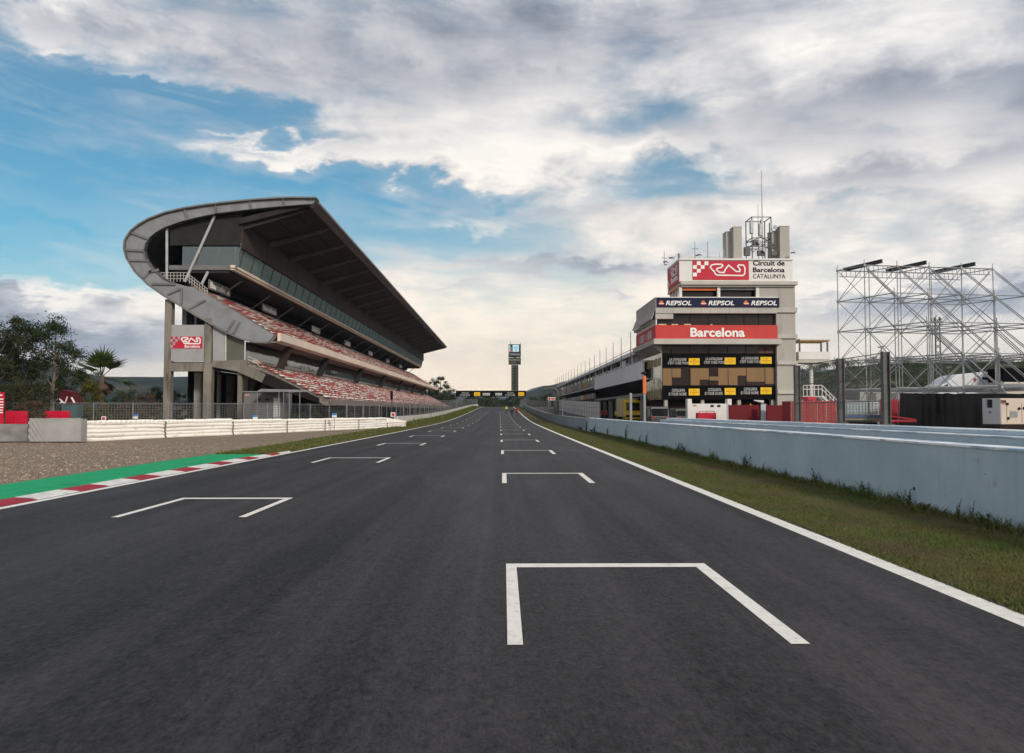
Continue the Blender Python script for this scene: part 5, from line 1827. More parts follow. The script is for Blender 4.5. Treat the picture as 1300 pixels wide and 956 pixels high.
mb = MB(); gbox(mb, 0.02, LG, 0.0, 1, zb_, zt_); cn = mb.build('canopy', pm('gen_cream', (.56, .47, .40), (.50, .42, .36), scale=.8, rough=.5, c3=(.38, .32, .27), s3=1.2, lo3=.62, hi3=.8), gn, bevel=.03)
mb = MB(); gbox(mb, -.03, .019, 0.0, 1, zb_, zt_); mb.build('end_panel', pm('gen_grey', (.30, .315, .34), (.26, .27, .29), scale=.9, rough=.5), gn, bevel=.02)
mb = MB(); gbox(mb, -.05, -.031, .42, .68, zt_ - .42, zt_ - .05); gbox(mb, -.045, -.031, .5, .6, zt_ - .66, zt_ - .60); mb.build('exhaust_vent', m_int, gn, bevel=.03)
mb = MB(); gbox(mb, .45, .82, -.03, -.001, zb_ + .32, zb_ + .60); mb.build('grille', m_galv, gn)
for s, z in ((.32, zt_ - .26), (.92, zb_ + .72), (1.17, zb_ + .74), (.35, zb_ + .28)):
    mb = MB(); q = gp(s, 0, z); nn = Vector((dirl.y, -dirl.x, 0)); mb.tube(q - nn * .0, q + nn * .05, .062, n=10); mb.build('filler_cap', m_int, gn)
for s in (.28, 1.05, 1.9):
    mb = MB(); gbox(mb, s, s + .02, -.012, -.001, zb_ + .08, zt_ - .22); mb.build('door_gap', pm('gap', (.25, .21, .18), rough=.7), gn)
mb = MB(); lettering(mb, 'DPR', gp(.0, -.02, zt_ - .235), dirl, (0, 0, 1), .27, .15, depth=.03, bold=.02); mb.build('lettering', pm('gen_print', (.13, .05, .04), rough=.5), gn, recalc=False)
mb = MB(); gbox(mb, .06, .24, -.02, -.002, zt_ - .275, zt_ - .25); mb.build('logo_bar', m_orange, gn)
mb = MB(); gbox(mb, -.02, LG + .05, .02, .98, .45, zb_ - .001); mb.build('skid', m_int, gn)
for s in (.9, 2.3):
    for tt in (.05, .95):
        mb = MB(); q = gp(s, tt, .32); nn = Vector((dirl.y, -dirl.x, 0)); mb.tube(q - nn * .1, q + nn * .1, .32, n=16); mb.build('wheel', m_tyre, gn)

# motorhomes behind the screen
def wheel(mb, x, y, r, w=.25):
    mb.tube((x, y - w / 2, r), (x, y + w / 2, r), r, n=16)
Yv = 62
mh = root('motorhome', 'white motorhome with sloping nose and dark side stripe behind the black screen', 'motorhome', (XU(1235, Yv), Yv, 0))
pr = [(1191, 500), (1191, 494), (1195, 489), (1201, 486.5), (1207, 481), (1215, 476), (1240, 473), (1270, 470.5), (1274, 471.5), (1274, 508), (1191, 508)]
mb = MB(); mb.ext_y([XZ(u, v, Yv) for u, v in pr], Yv, Yv + 2.4); mb.build('body', m_vwhite, mh, bevel=.06)
mb = MB(); front_box(mb, 1247, 479, 1274.2, 482, Yv, -.03, -.002); mb.build('stripe', m_win, mh)
mb = MB(); front_box(mb, 1236, 480, 1239, 484, Yv, -.03, -.002); mb.build('side_lamp', pm('lamp_red', (.25, .05, .05), rough=.4), mh)
mb = MB(); mb.ext_y([XZ(u, v, Yv) for u, v in ((1197, 493), (1199, 489), (1203.5, 487.3), (1203.5, 493))], Yv - .03, Yv - .002); mb.build('cab_window', m_win, mh)
for u in (1199, 1258):
    mb = MB(); wheel(mb, XU(u, Yv), Yv + .05, .38); mb.build('wheel', m_tyre, mh)
zb = ZV(508, Yv)
mb = MB(); mb.box(XU(1196, Yv), XU(1272, Yv), Yv + .2, Yv + 2.2, .3, zb); mb.build('chassis', m_int, mh)
Yv2 = 60
mh = root('truck', 'cream box truck with a black raised top beside the white motorhome', 'truck', (XU(1295, Yv2), Yv2, 0))
mb = MB(); front_box(mb, 1275, 485, 1338, 510, Yv2, 0, 2.4); mb.build('body', m_cream, mh, bevel=.05)
mb = MB(); front_box(mb, 1274.6, 467, 1338, 484.8, Yv2, .1, 2.3); mb.build('black_top', m_bblk, mh, bevel=.08)
mb = MB(); mb.box(XU(1276, Yv2), XU(1336, Yv2), Yv2 + .2, Yv2 + 2.2, .3, ZV(510, Yv2)); mb.build('chassis', m_int, mh)
for u in (1284, 1325):
    mb = MB(); wheel(mb, XU(u, Yv2), Yv2 + .1, .45); mb.build('wheel', m_tyre, mh)
def car(name, lab, cat, x, y, rz, L, W, H, hood, mat, roofm=None, group=None):
    """small vehicle seen side-on along its local X axis: body, windows, wheels, lamps"""
    r = root(name, lab, cat, (x, y, 0), group, rz)
    h2, h1 = L / 2, W / 2
    mb = MB(); mb.ext_y([(-h2, .28), (h2, .28), (h2, .72), (h2 - hood, .92), (h2 - hood - .75, H), (-h2 + .35, H), (-h2, .95)], -h1, h1)
    mb.build('body', mat, r, local=True, bevel=.07)
    for s in (-1, 1):
        mb = MB()
        yy = s * (h1 + .004)
        mb.ext_y([(h2 - hood - .12, .98), (h2 - hood - .72, H - .12), (-h2 + .6, H - .12), (-h2 + .45, .98)], yy - .006, yy + .006)
        mb.build('side_window', m_win, r, local=True)
    mb = MB(); mb.quad((h2 - hood + .01, -h1 + .12, .98), (h2 - hood + .01, h1 - .12, .98), (h2 - hood - .69, h1 - .16, H - .06), (h2 - hood - .69, -h1 + .16, H - .06)); mb.build('windscreen', m_win, r, local=True)
    mb = MB(); mb.box(-h2 - .012, -h2 + .12, -h1 + .15, h1 - .15, 1.05, H - .22); mb.build('rear_window', m_win, r, local=True)
    for s in (-1, 1):
        mb = MB(); mb.box(-h2 - .02, -h2 + .02, s * (h1 - .2) - .09, s * (h1 - .2) + .09, .75, 1.05); mb.build('tail_lamp', pm('tail_lamp_red', (.45, .03, .02), rough=.3), r, local=True)
        mb = MB(); mb.box(h2 - .02, h2 + .02, s * (h1 - .28) - .16, s * (h1 - .28) + .16, .58, .70); mb.build('headlight', pm('headlight', (.7, .7, .68), rough=.2), r, local=True)
    for sx in (-h2 + .75, h2 - .8):
        for s in (-1, 1):
            mb = MB(); wheel(mb, sx, s * (h1 - .12), .32, .22); w_ = mb.build('wheel', m_tyre, r, local=True)
    return r
car('parked_car', 'white car of which only the pale roof shows above the black screen', 'car', XU(1160, 58), 58, pi, 4.4, 1.8, 2.3, .9, m_vwhite)

# containers, tank, trailer
Yc = 44
cr_ = root('container', 'red corrugated container behind the heavy fence posts, under the white stairs', 'container', (XU(1035, Yc), Yc, 0))
mb = MB(); x0, x1 = XU(1012, Yc), XU(1061, Yc); zt_ = ZV(509, Yc)
mb.box(x0, x1, Yc, Yc + 2.4, 0, zt_)
n = 22
for k in range(n):
    a = x0 + (x1 - x0) * (k + .2) / n; b = x0 + (x1 - x0) * (k + .7) / n
    mb.box(a, b, Yc - .05, Yc - .001, .12, zt_ - .12)
mb.build('body', m_cred, cr_, recalc=False)
mb = MB(); mb.box(x0 + 1.1, x0 + 1.16, Yc - .07, Yc - .051, .1, zt_ - .1); mb.box(x0 + 1.6, x0 + 1.66, Yc - .07, Yc - .051, .1, zt_ - .1); mb.build('lock_bar', m_galv, cr_)
mb = MB(); mb.box(XU(1027, Yc), XU(1039, Yc), Yc + .2, Yc + 1.4, zt_ + .002, ZV(503.5, Yc)); tag(mb.build('red_crate', m_logor, bevel=.04), 'small bright red crate lying on the red container roof', 'crate')
nb = root('plastic_netting', 'orange-red safety netting on stakes in front of the red container', 'netting', (XU(1035, 38), 38, 0))
mb = MB()
xa, xb_ = XU(1005, 38), XU(1063, 38); z0, z1 = .2, ZV(510, 38)
for k in range(46):
    x = xa + (xb_ - xa) * k / 45; mb.box(x - .012, x + .012, 38, 38.01, z0, z1)
for k in range(16):
    z = z0 + (z1 - z0) * k / 15; mb.box(xa, xb_, 38.011, 38.02, z - .014, z + .014)
m_net = pm('netting_red', (.42, .07, .06), (.34, .06, .05), rough=.6)
mb.build('net', m_net, nb, recalc=False)
for k in range(5):
    x = xa + (xb_ - xa) * k / 4; mb = MB(); mb.tube((x, 38.08, 0), (x, 38.08, z1 + .1), .03, n=6); mb.build('stake', m_galv, nb)
# water tank pallet
Yi = 41
for u0, u1, lab, mm in ((1071.5, 1103, 'caged bluish plastic water tank on a flat trailer between two fence posts', pm('tank_blue', (.42, .52, .55), (.34, .44, .47), scale=1, rough=.35)), (1104, 1116.5, 'narrow whitish caged tank next to the bluish tank on the flat trailer', pm('tank_white', (.58, .60, .60), (.50, .52, .52), scale=1, rough=.35))):
    k_ = root('water_tank', lab, 'tank', (XU((u0 + u1) / 2, Yi), Yi, ZV(527, Yi)))
    x0, x1 = XU(u0, Yi), XU(u1, Yi); z0, z1 = ZV(526.6, Yi), ZV(508.5, Yi)
    mb = MB(); mb.box(x0 + .03, x1 - .03, Yi + .03, Yi + 1.0, z0 + .03, z1 - .03); mb.build('tank_body', mm, k_, bevel=.05)
    mb = MB()
    nx = max(2, int((x1 - x0) / .16))
    for i in range(nx + 1):
        x = x0 + (x1 - x0) * i / nx; mb.bar((x, Yi, z0), (x, Yi, z1), .022)
    for i in range(6):
        z = z0 + (z1 - z0) * i / 5; mb.bar((x0, Yi, z), (x1, Yi, z), .022); mb.bar((x0, Yi, z), (x0, Yi + 1.02, z), .022); mb.bar((x1, Yi, z), (x1, Yi + 1.02, z), .022)
    mb.build('cage', m_galv, k_, recalc=False)
ft = root('flat_trailer', 'flat trailer with blue side board and pale lower rail carrying the water tanks', 'trailer', (XU(1093, Yi), Yi, 0))
mb = MB(); mb.box(XU(1068, Yi), XU(1120, Yi), Yi - .2, Yi + 1.6, ZV(530.5, Yi), ZV(526.9, Yi)); mb.build('side_board', pm('board_blue', (.045, .085, .20), (.04, .07, .16), rough=.5), ft)
mb = MB(); mb.box(XU(1070, Yi), XU(1118, Yi), Yi - .15, Yi + 1.5, ZV(533.5, Yi), ZV(530.6, Yi)); mb.build('lower_rail', pm('rail_olive', (.24, .22, .13), (.18, .17, .10), rough=.6), ft)
for u in (1080, 1110):
    mb = MB(); wheel(mb, XU(u, Yi), Yi - .05, .34); mb.build('wheel', m_tyre, ft)
mb = MB(); mb.box(XU(1072, Yi), XU(1116, Yi), Yi + .2, Yi + 1.2, .4, ZV(533.6, Yi)); mb.build('chassis', m_int, ft)
Yr = 37.5
rt_ = root('red_trailer', 'low red trailer with rounded mudguards before the black tarpaulin', 'trailer', (XU(1145, Yr), Yr, 0))
mb = MB(); x0, x1 = XU(1128, Yr), XU(1162, Yr)
mb.box(x0, x1, Yr, Yr + 1.5, ZV(536, Yr), ZV(533.5, Yr)); mb.build('deck', m_cred, rt_, bevel=.02)
mb = MB(); mb.bar((x0, Yr, ZV(528, Yr)), (x1, Yr, ZV(533, Yr)), .06); mb.bar((x0, Yr, ZV(533, Yr)), (x0, Yr, ZV(528, Yr)), .06); mb.bar((x1, Yr, ZV(536, Yr)), (x1, Yr, ZV(532.5, Yr)), .06); mb.build('rail', m_cred, rt_)
for u in (1140, 1155):
    mb = MB(); x = XU(u, Yr); pts = [(x + .42 * cos(a), .36 + .42 * sin(a)) for a in [pi * k / 10 for k in range(11)]] + [(x + .36 * cos(a), .36 + .36 * sin(a)) for a in [pi - pi * k / 10 for k in range(11)]]
    mb.ext_y(pts, Yr - .18, Yr + .12); mb.build('mudguard', m_cred, rt_)
    mb = MB(); wheel(mb, x, Yr - .03, .33); mb.build('wheel', m_tyre, rt_)
rp = root('panel_fence', 'tall red fence panel standing between the steel post and the black tarpaulin', 'fence', (XU(1133, 42), 42, 0))
mb = MB(); front_box(mb, 1118, 507, 1147, 545, 42, 0, .08); mb.build('board', m_cred, rp)
for u in (1119, 1133, 1146):
    mb = MB(); mb.tube((XU(u, 42), 42.12, 0), (XU(u, 42), 42.12, ZV(506.5, 42)), .04, n=6); mb.build('post', m_galv, rp)

# grey sheds in the far paddock
gs = root('storage_shed', 'long low grey shed below the scrub hill, seen through the scaffold', 'shed', (XU(1120, 90), 90, 0))
mb = MB(); mb.box(XU(1092, 90), XU(1186, 90), 90, 98, 0, ZV(494.5, 90)); mb.build('wall', m_gpan, gs)
mb = MB(); mb.box(XU(1091, 90), XU(1187, 90), 89.7, 98.3, ZV(494.4, 90), ZV(492.6, 90)); mb.build('roof', m_steel, gs)
mb = MB(); front_box(mb, 1102, 499, 1112, 520, 90, -.04, -.002); mb.build('door', m_dsteel, gs); mb = MB(); front_box(mb, 1128, 499, 1140, 520, 90, -.04, -.002); mb.build('door', m_dsteel, gs)

# commentary booth and stairs beside the tower
bt = root('viewing_booth', 'open white viewing booth with thin flat roof on a white pole beside the tower', 'booth', (XU(1035, 88), 88, 0))
Yb = 88
mb = MB(); front_box(mb, 1014, 446.5, 1054.5, 456.5, Yb, 0, 3); mb.build('parapet', m_twhite, bt, bevel=.03)
mb = MB(); front_box(mb, 1013, 457, 1054, 460.5, Yb, -.1, 3.1); mb.build('floor', m_beige, bt)
mb = MB(); front_box(mb, 1015, 430, 1053.5, 431.7, Yb, -.1, 3.1); mb.build('roof', m_twhite, bt)
mb = MB(); front_box(mb, 1015.5, 431.8, 1053.2, 433.2, Yb, 0, 3); mb.build('roof_trim', pm('ochre', (.46, .28, .10), rough=.6), bt)
for u in (1017, 1044.5, 1052.5):
    mb = MB(); x = XU(u, Yb); mb.box(x - .08, x + .08, Yb + .1, Yb + .26, ZV(446.4, Yb), ZV(433.3, Yb)); mb.build('post', m_dsteel, bt)
mb = MB(); x = XU(1037, Yb); mb.tube((x, Yb + 1.5, 0), (x, Yb + 1.5, ZV(460.6, Yb)), .22, n=10); mb.build('pole', m_twhite, bt)
Ys = 80
st_ = root('steel_stairs', 'white railed steel landing and stairs rising beside the tower', 'stairs', (XU(1040, Ys), Ys, 0))
mb = MB(); mb.box(XU(1020, Ys), XU(1044, Ys), Ys, Ys + 1.3, ZV(504, Ys), ZV(502.6, Ys)); mb.build('landing', m_twhite, st_)
mb = MB(); a, b = P(1044, 503, Ys), P(1063, 522, Ys); mb.bar(a, b, .1, .25); mb.bar(a + Vector((0, 1.2, 0)), b + Vector((0, 1.2, 0)), .1, .25); mb.build('stringer', m_twhite, st_)
mb = MB()
for k in range(10):
    t_ = k / 9; q = a + (b - a) * t_; mb.box(q.x - .14, q.x + .14, Ys + .06, Ys + 1.14, q.z - .03, q.z + .02)
mb.build('tread', m_galv, st_)
mb = MB()
for dz_ in (0, -.4):
    mb.bar((XU(1020, Ys), Ys, ZV(489, Ys) + dz_), (XU(1044, Ys), Ys, ZV(489, Ys) + dz_), .07); mb.bar((XU(1044, Ys), Ys, ZV(489, Ys) + dz_), (b.x, Ys, b.z + 1.1 + dz_), .07)
for k in range(6):
    x = XU(1020 + k * 4.8, Ys); mb.bar((x, Ys, ZV(503, Ys)), (x, Ys, ZV(489, Ys)), .06)
for k in range(1, 5):
    q = a + (b - a) * k / 4; mb.bar((q.x, Ys, q.z), (q.x, Ys, q.z + 1.1), .06)
mb.build('handrail', m_twhite, st_)
for u in (1022, 1042):
    mb = MB(); mb.tube((XU(u, Ys), Ys + .6, 0), (XU(u, Ys), Ys + .6, ZV(504, Ys)), .07, n=6); mb.build('support', m_twhite, st_)

# forecourt of the tower: kiosk, red boards, vans
Yk = 76
k_ = root('kiosk', 'white hoarding with two raised end posts and small vents at the foot of the tower', 'hoarding', (XU(900, Yk), Yk, 0))
mb = MB(); front_box(mb, 877.5, 512.5, 925, 545, Yk, 0, .6); mb.build('wall', m_twhite, k_)
for u0, u1 in ((872.8, 878), (923.5, 928.5)):
    mb = MB(); front_box(mb, u0, 506.5, u1, 545, Yk, -.1, .7); mb.build('end_post', m_twhite, k_, bevel=.03)
for u0 in (902, 910.5):
    mb = MB(); front_box(mb, u0, 514, u0 + 4, 516.8, Yk, -.03, -.002); mb.build('vent', m_int, k_)
mb = MB(); front_box(mb, 879.5, 514.2, 884, 515.4, Yk, -.03, -.002); mb.build('small_plate', pm('plate_red', (.45, .12, .10), rough=.5), k_)
rb = root('red_counter', 'low red counter with tubular top rail in front of the white hoarding', 'counter', (XU(898, 73), 73, 0))
mb = MB(); front_box(mb, 886, 524, 909.5, 545, 73, 0, .8); mb.build('body', m_logor, rb, bevel=.04)
mb = MB(); z = ZV(522.3, 73); mb.bar((XU(888, 73), 73.1, z), (XU(907, 73), 73.1, z), .05)
for u in (888, 897.5, 907): mb.bar((XU(u, 73), 73.1, z), (XU(u, 73), 73.1, ZV(524.1, 73)), .05)
mb.build('rail', m_cred, rb)
for (u0, u1, v0, y, lab) in ((926, 963.5, 514.2, 71, 'dark red board fence beside the white hoarding, with a yellow lamp on top'), (974, 1003.5, 514.6, 69, 'dark red board fence at the foot of the tower core, past the pale door')):
    b_ = root('red_fence', lab, 'fence', (XU((u0 + u1) / 2, y), y, 0))
    mb = MB(); front_box(mb, u0, v0, u1, 545, y, 0, .1); mb.build('board', pm('board_dark_red', (.16, .010, .016), (.12, .009, .013), scale=.6, rough=.6), b_)
    mb = MB()
    for k in range(6):
        x = XU(u0 + (u1 - u0) * k / 5, y); mb.box(x - .05, x + .05, y + .11, y + .2, 0, ZV(v0, y) + .05)
    mb.build('post', m_cred, b_)
    if u0 < 950:
        mb = MB(); x = XU(953, y); mb.tube((x, y + .05, ZV(v0, y)), (x, y + .05, ZV(v0 - 1.6, y)), .07, .05, 8); mb.build('warning_lamp', m_yel, b_)
pd = root('pale_door', 'pale grey door panel standing between the two dark red board fences', 'door', (XU(970, 70), 70, 0))
mb = MB(); front_box(mb, 966.5, 513.3, 973, 545, 70, 0, .06); mb.build('leaf', m_vwhite, pd)
mb = MB(); front_box(mb, 966, 512.6, 973.5, 513.2, 70, -.02, .08); mb.build('frame_top', m_galv, pd)
mb = MB(); front_box(mb, 972, 525, 972.6, 526.4, 70, -.05, -.002); mb.build('handle', m_int, pd)
ps = root('pale_parasol', 'folded pale parasol leaning over the dark red board fence', 'parasol', (XU(968, 72), 72, 0))
mb = MB(); a, b = P(957, 508.3, 72), P(969, 510.5, 72); mb.tube(a, b, .04, .16, 8); mb.build('canopy', m_twhite, ps)
mb = MB(); mb.tube((b.x, 72, 0), b, .035, n=6); mb.build('pole', m_galv, ps)
car('parked_van', 'dark grey van with red tail lamps parked under the corner of the tower', 'van', XU(837, 82), 84, pi / 2, 4.8, 1.9, 2.05, .8, pm('van_grey', (.045, .05, .055), rough=.35, spec=.5))
car('parked_van', 'dark green-grey van parked close to the white hoarding', 'van', XU(868, 82), 84, pi / 2, 4.6, 1.8, 1.85, .9, pm('van_green', (.045, .05, .042), rough=.35, spec=.5))
# yellow truck
ty = 101
tk = root('truck', 'yellow truck with dark windscreen standing at the pit garages', 'truck', (XU(805, ty), ty, 0))
x0, x1 = XU(803, ty), XU(813.5, ty)
x0 = x1 - 2.0
mb = MB(); mb.ext_x([(ty, .5), (ty, 1.5), (ty + .25, 2.9), (ty + 1.9, 3.0), (ty + 1.9, .5)], x0, x1); mb.build('cab', m_yel, tk, bevel=.06)
mb = MB(); mb.ext_x([(ty - .02 + .03, 1.62), (ty + .2, 2.65), (ty + .22, 2.65), (ty + .06, 1.62)], x0 + .15, x1 - .15)
mb.V = [(x, y - .05, z) for x, y, z in mb.V]; mb.build('windscreen', m_win, tk)
mb = MB(); mb.box(x0 - .05, x1 + .05, ty + 2.0, ty + 7.5, .8, 3.25); mb.build('load_box', pm('box_cream', (.55, .45, .25), (.48, .40, .24), rough=.5), tk, bevel=.03)
mb = MB(); mb.box(x0 + .1, x1 - .1, ty - .03, ty - .002, .75, 1.05); mb.build('grille', m_int, tk)
for s in (.18, 1.6):
    mb = MB(); mb.box(x0 + s, x0 + s + .25, ty - .03, ty - .003, .62 + .5, .80 + .5); mb.build('headlight', pm('headlight', (.7, .7, .68)), tk)
for yy in (ty + .9, ty + 6):
    for xx in (x0 + .12, x1 - .12):
        mb = MB(); mb.tube((xx - .14, yy, .45), (xx + .14, yy, .45), .45, n=16); mb.build('wheel', m_tyre, tk)
# signal post with camera
sp_ = root('signal_post', 'grey post with an orange-red upper box and camera before the tower glass', 'signal post', (XU(818.5, 80), 80, 0))
x = XU(818.5, 80)
mb = MB(); mb.box(x - .12, x + .12, 80, 80.24, -.1, ZV(500.2, 80)); mb.build('post', m_galv, sp_, bevel=.02)
mb = MB(); mb.box(x - .16, x + .16, 79.95, 80.28, ZV(500, 80), ZV(477, 80)); mb.build('signal_box', m_orange, sp_, bevel=.03)
mb = MB(); mb.bar((x - .25, 79.8, ZV(474, 80)), (x + .15, 80.3, ZV(473, 80)), .28, .22); mb.bar((x, 80.1, ZV(477, 80)), (x, 80.1, ZV(474, 80)), .06); mb.build('camera', m_int, sp_)
for u, y in ((801, 88),):
    o = MB(); o.box(XU(u, y) - .14, XU(u, y) + .14, y, y + .28, -.1, ZV(499, y)); oo = o.build('steel_post', m_galv, bevel=.02); tag(oo, 'bare grey steel post standing before the yellow truck', 'post')
# arched portal at the end of the pit lane with the red sign
Ya = 170
ar = root('arched_portal', 'bent grey pipe portal over the pit lane with a hanging red sign', 'portal', (XU(707, Ya), Ya, 0))
pts = [P(708.5, 526, Ya)] + [P(u, v, Ya) for u, v in ((708.5, 503), (708, 498), (705.5, 494.5), (701, 493), (696, 493.2), (690, 495))]
mb = MB(); mb.path(pts, [.28] * len(pts), 8); mb.build('pipe', m_dsteel, ar)
mb = MB(); front_box(mb, 695.5, 504.3, 705, 508.3, Ya, -.05, .1); sg = mb.build('sign_board', m_twhite, ar)
mb = MB(); front_box(mb, 696.2, 505, 698.6, 507.7, Ya, -.09, -.051); front_box(mb, 699.3, 505.4, 704.2, 507.2, Ya, -.09, -.051); mb.build('red_print', m_logor, sg)
for u in (695.6, 704):
    mb = MB(); q = P(u, 504, Ya); mb.tube(q, (q.x, q.y, ZV(493.5, Ya)), .05, n=5); mb.build('hanger', m_dsteel, ar)
for (u, v0, y) in ((697, 509, 160), (705.5, 509, 160)):
    mb = MB(); x = XU(u, y); mb.box(x - .35, x + .35, y, y + .5, 0, ZV(v0, y)); oo = mb.build('timing_stand', m_dsteel, bevel=.03); tag(oo, 'narrow dark stand on the pit wall ' + ('below the red hanging sign' if u < 700 else 'next to the white panel wall'), 'stand')

# lamp posts and mast in the far paddock
for (u, v0, y, lab) in ((1110, 453.5, 95, 'floodlight post with wide lamp head seen through the lower scaffold bays'), (1120, 440, 105, 'taller floodlight post with a curved lamp head seen through the scaffold'), (1268, 448.5, 100, 'floodlight post standing above the white motorhome'), (1205, 466, 100, 'bent lamp post rising behind the nose of the white motorhome')):
    l_ = root('lamp_post', lab, 'lamp post', (XU(u, y), y, 0))
    mb = MB(); mb.tube((XU(u, y), y, 0), (XU(u, y), y, ZV(v0, y)), .10, .06, 8); mb.build('pole', m_dsteel, l_)
    mb = MB(); mb.bar((XU(u - 3.5, y), y, ZV(v0 + .4, y)), (XU(u + 3.5, y), y, ZV(v0 - .4, y)), .35, .16); mb.build('lamp_head', m_dsteel, l_)
ms = root('radio_mast', 'dark lattice mast with a round platform near its top, behind the scaffold', 'mast', (XU(1191, 120), 120, 0))
x = XU(1191, 120)
mb = MB()
for dx_, dy_ in ((-.4, -.4), (.4, -.4), (0, .4)):
    mb.tube((x + dx_, 120 + dy_, 0), (x + dx_ * .8, 120 + dy_ * .8, ZV(402, 120)), .1, n=5)
for k in range(16):
    z = k; mb.bar((x - .4, 119.6, z), (x + .4, 119.6, z + .9), .08); mb.bar((x + .4, 119.6, z), (x, 120.4, z + .9), .08)
mb.build('lattice', m_dsteel, ms, recalc=False)
mb = MB(); mb.tube((x, 120, ZV(409, 120)), (x, 120, ZV(407.5, 120)), .9, n=12); mb.build('platform', m_dsteel, ms)
mb = MB(); mb.tube((x, 120, ZV(402, 120)), (x, 120, ZV(398, 120)), .08, .03, 5)
for a in range(5): mb.tube((x + .7 * cos(a * 1.26), 120 + .7 * sin(a * 1.26), ZV(407.5, 120)), (x + .7 * cos(a * 1.26), 120 + .7 * sin(a * 1.26), ZV(403, 120)), .09, n=5)
mb.build('antenna_panel', m_dsteel, ms)

# ================================================================== START GANTRY AND SCORE TOWER
GYY = 268
gt = root('start_gantry', 'black start gantry spanning the track with yellow and white panels', 'gantry', (-3, GYY, zr(GYY)))
mb = MB(); front_box(mb, 578.7, 496.4, 667.7, 503.4, GYY, 0, 1.4); gbm = mb.build('beam', m_bblk, gt)
mb = MB(); front_box(mb, 578.3, 495.9, 668, 496.35, GYY, -.06, 1.5); mb.build('beam_cap', m_dsteel, gt)
mb = MB()
for u0, u1 in ((601.8, 609.6), (658, 665.3)): front_box(mb, u0, 498, u1, 502.6, GYY, -.06, -.002)
mb.build('yellow_panel', m_yel, gbm)
mb = MB()
for u0, u1 in ((603, 608.4), (659.2, 664.1)): front_box(mb, u0, 499.9, u1, 500.6, GYY, -.09, -.061)
mb.build('red_print', pm('print_red', (.55, .13, .02)), gbm)
mb = MB()
for u0, u1 in ((612.8, 622), (628.8, 637.2)): front_box(mb, u0, 499, u1, 502, GYY, -.06, -.002)
mb.build('white_panel', pm('pale_panel', (.55, .54, .52), rough=.5), gbm)
mb = MB()
for u0, u1 in ((613.4, 621.4), (629.4, 636.6)):
    for k in range(7):
        w_ = (u1 - u0) / 7
        if k != 4: front_box(mb, u0 + k * w_, 499.8, u0 + (k + .6) * w_, 501.3, GYY, -.09, -.061)
mb.build('print', m_dsteel, gbm)
mb = MB()
for u0 in (584, 641.5):
    front_text(mb, 'CATALUNYA', u0 + 2, 498, u0 + 11, 499.8, GYY - .01, depth=.1, bold=.01)
    front_text(mb, 'IS YOUR HOME', u0, 500.5, u0 + 12.6, 502.6, GYY - .01, depth=.1, bold=.01)
mb.build('lettering', pm('banner_white', (.52, .52, .52)), gbm, recalc=False)
for u0, u1 in ((579, 581.5), (665.2, 667.5)):
    mb = MB(); a, b = XU(u0, GYY), XU(u1, GYY); mb.box(a, b, GYY + .3, GYY + 1.1, zr(GYY) - .2, ZV(503.4, GYY)); mb.build('leg', m_dsteel, gt)
TWY = 470
tw = root('score_tower', 'tall dark scoreboard tower with a bright screen at its top beyond the gantry', 'tower', (XU(653, TWY), TWY, zr(TWY)))
def fb(name, mat, u0, v0, u1, v1, d0=0, d1=6, parent=None):
    mb = MB(); front_box(mb, u0, v0, u1, v1, TWY, d0, d1); return mb.build(name, mat, parent or tw)
m_tw = pm('tower_slate', (.018, .021, .025), (.012, .014, .017), scale=.3, rough=.5)
fb('shaft', m_tw, 649.2, 463.4, 658, 517, .5, 5)
sn = fb('screen_block', m_tw, 645.6, 437, 661.2, 452.8, 0, 5.5)
fb('sign_block', m_tw, 645.6, 454, 661.2, 462.4, 0, 5.5)
fb('neck', m_tw, 652, 452.8, 655, 454, .6, 5)
def emis(name, col, s):
    m, nt, b = new_mat(name)
    b.inputs['Base Color'].default_value = (*[c * .3 for c in col], 1)
    b.inputs['Emission Color'].default_value = (*col, 1); b.inputs['Emission Strength'].default_value = s
    return m
scn = fb('screen', emis('screen_pale', (.42, .60, .66), .8), 650.8, 437.8, 658.8, 446.6, -.15, -.01, sn)
fb('screen_picture', emis('screen_cyan', (.12, .45, .60), .9), 653, 440.2, 657, 443.4, -.25, -.16, scn)
fb('screen_picture', emis('screen_red', (.6, .12, .10), .8), 653.8, 444.4, 656, 445.6, -.25, -.16, scn)
fb('side_light', emis('screen_grey', (.40, .45, .47), .7), 646.2, 437.8, 648, 446.6, -.15, -.01, sn)
fb('side_light', emis('screen_teal', (.05, .30, .32), .7), 648.6, 441, 649.8, 443.6, -.15, -.01, sn)
fb('side_light', emis('screen_red', (.6, .12, .10), .8), 648.2, 444.6, 650, 446.4, -.15, -.01, sn)
mb = MB(); front_text(mb, 'Catalunya', 646.8, 448, 660, 451.8, TWY - .01, depth=.3, bold=.01); mb.build('lettering', pm('tower_print', (.42, .42, .42), rough=.5), sn, recalc=False)
sb = [c for c in tw.children if c.name.startswith('sign_block')][0]
mb = MB()
for r_, (va, vb, n, w_) in enumerate(((455, 458.4, 9, 1.0), (459.6, 461, 6, 1.0))):
    for k in range(n):
        u0 = 646.6 + k * 1.55
        front_box(mb, u0, va + (k % 3) * .4, u0 + w_, vb, TWY, -.1, -.005)
mb.build('print', pm('tower_print2', (.22, .21, .15), rough=.5), sb)
mb = MB(); shf = [c for c in tw.children if c.name.startswith('shaft')][0]
for k in range(9):
    v = 465.5 + k * 3.6
    front_box(mb, 650.2, v, 651.8, v + 1.3, TWY, .38, .49); front_box(mb, 655, v, 656, v + 1.6, TWY, .38, .49)
mb.build('lit_cell', pm('tower_cells', (.20, .19, .12), rough=.5), shf)
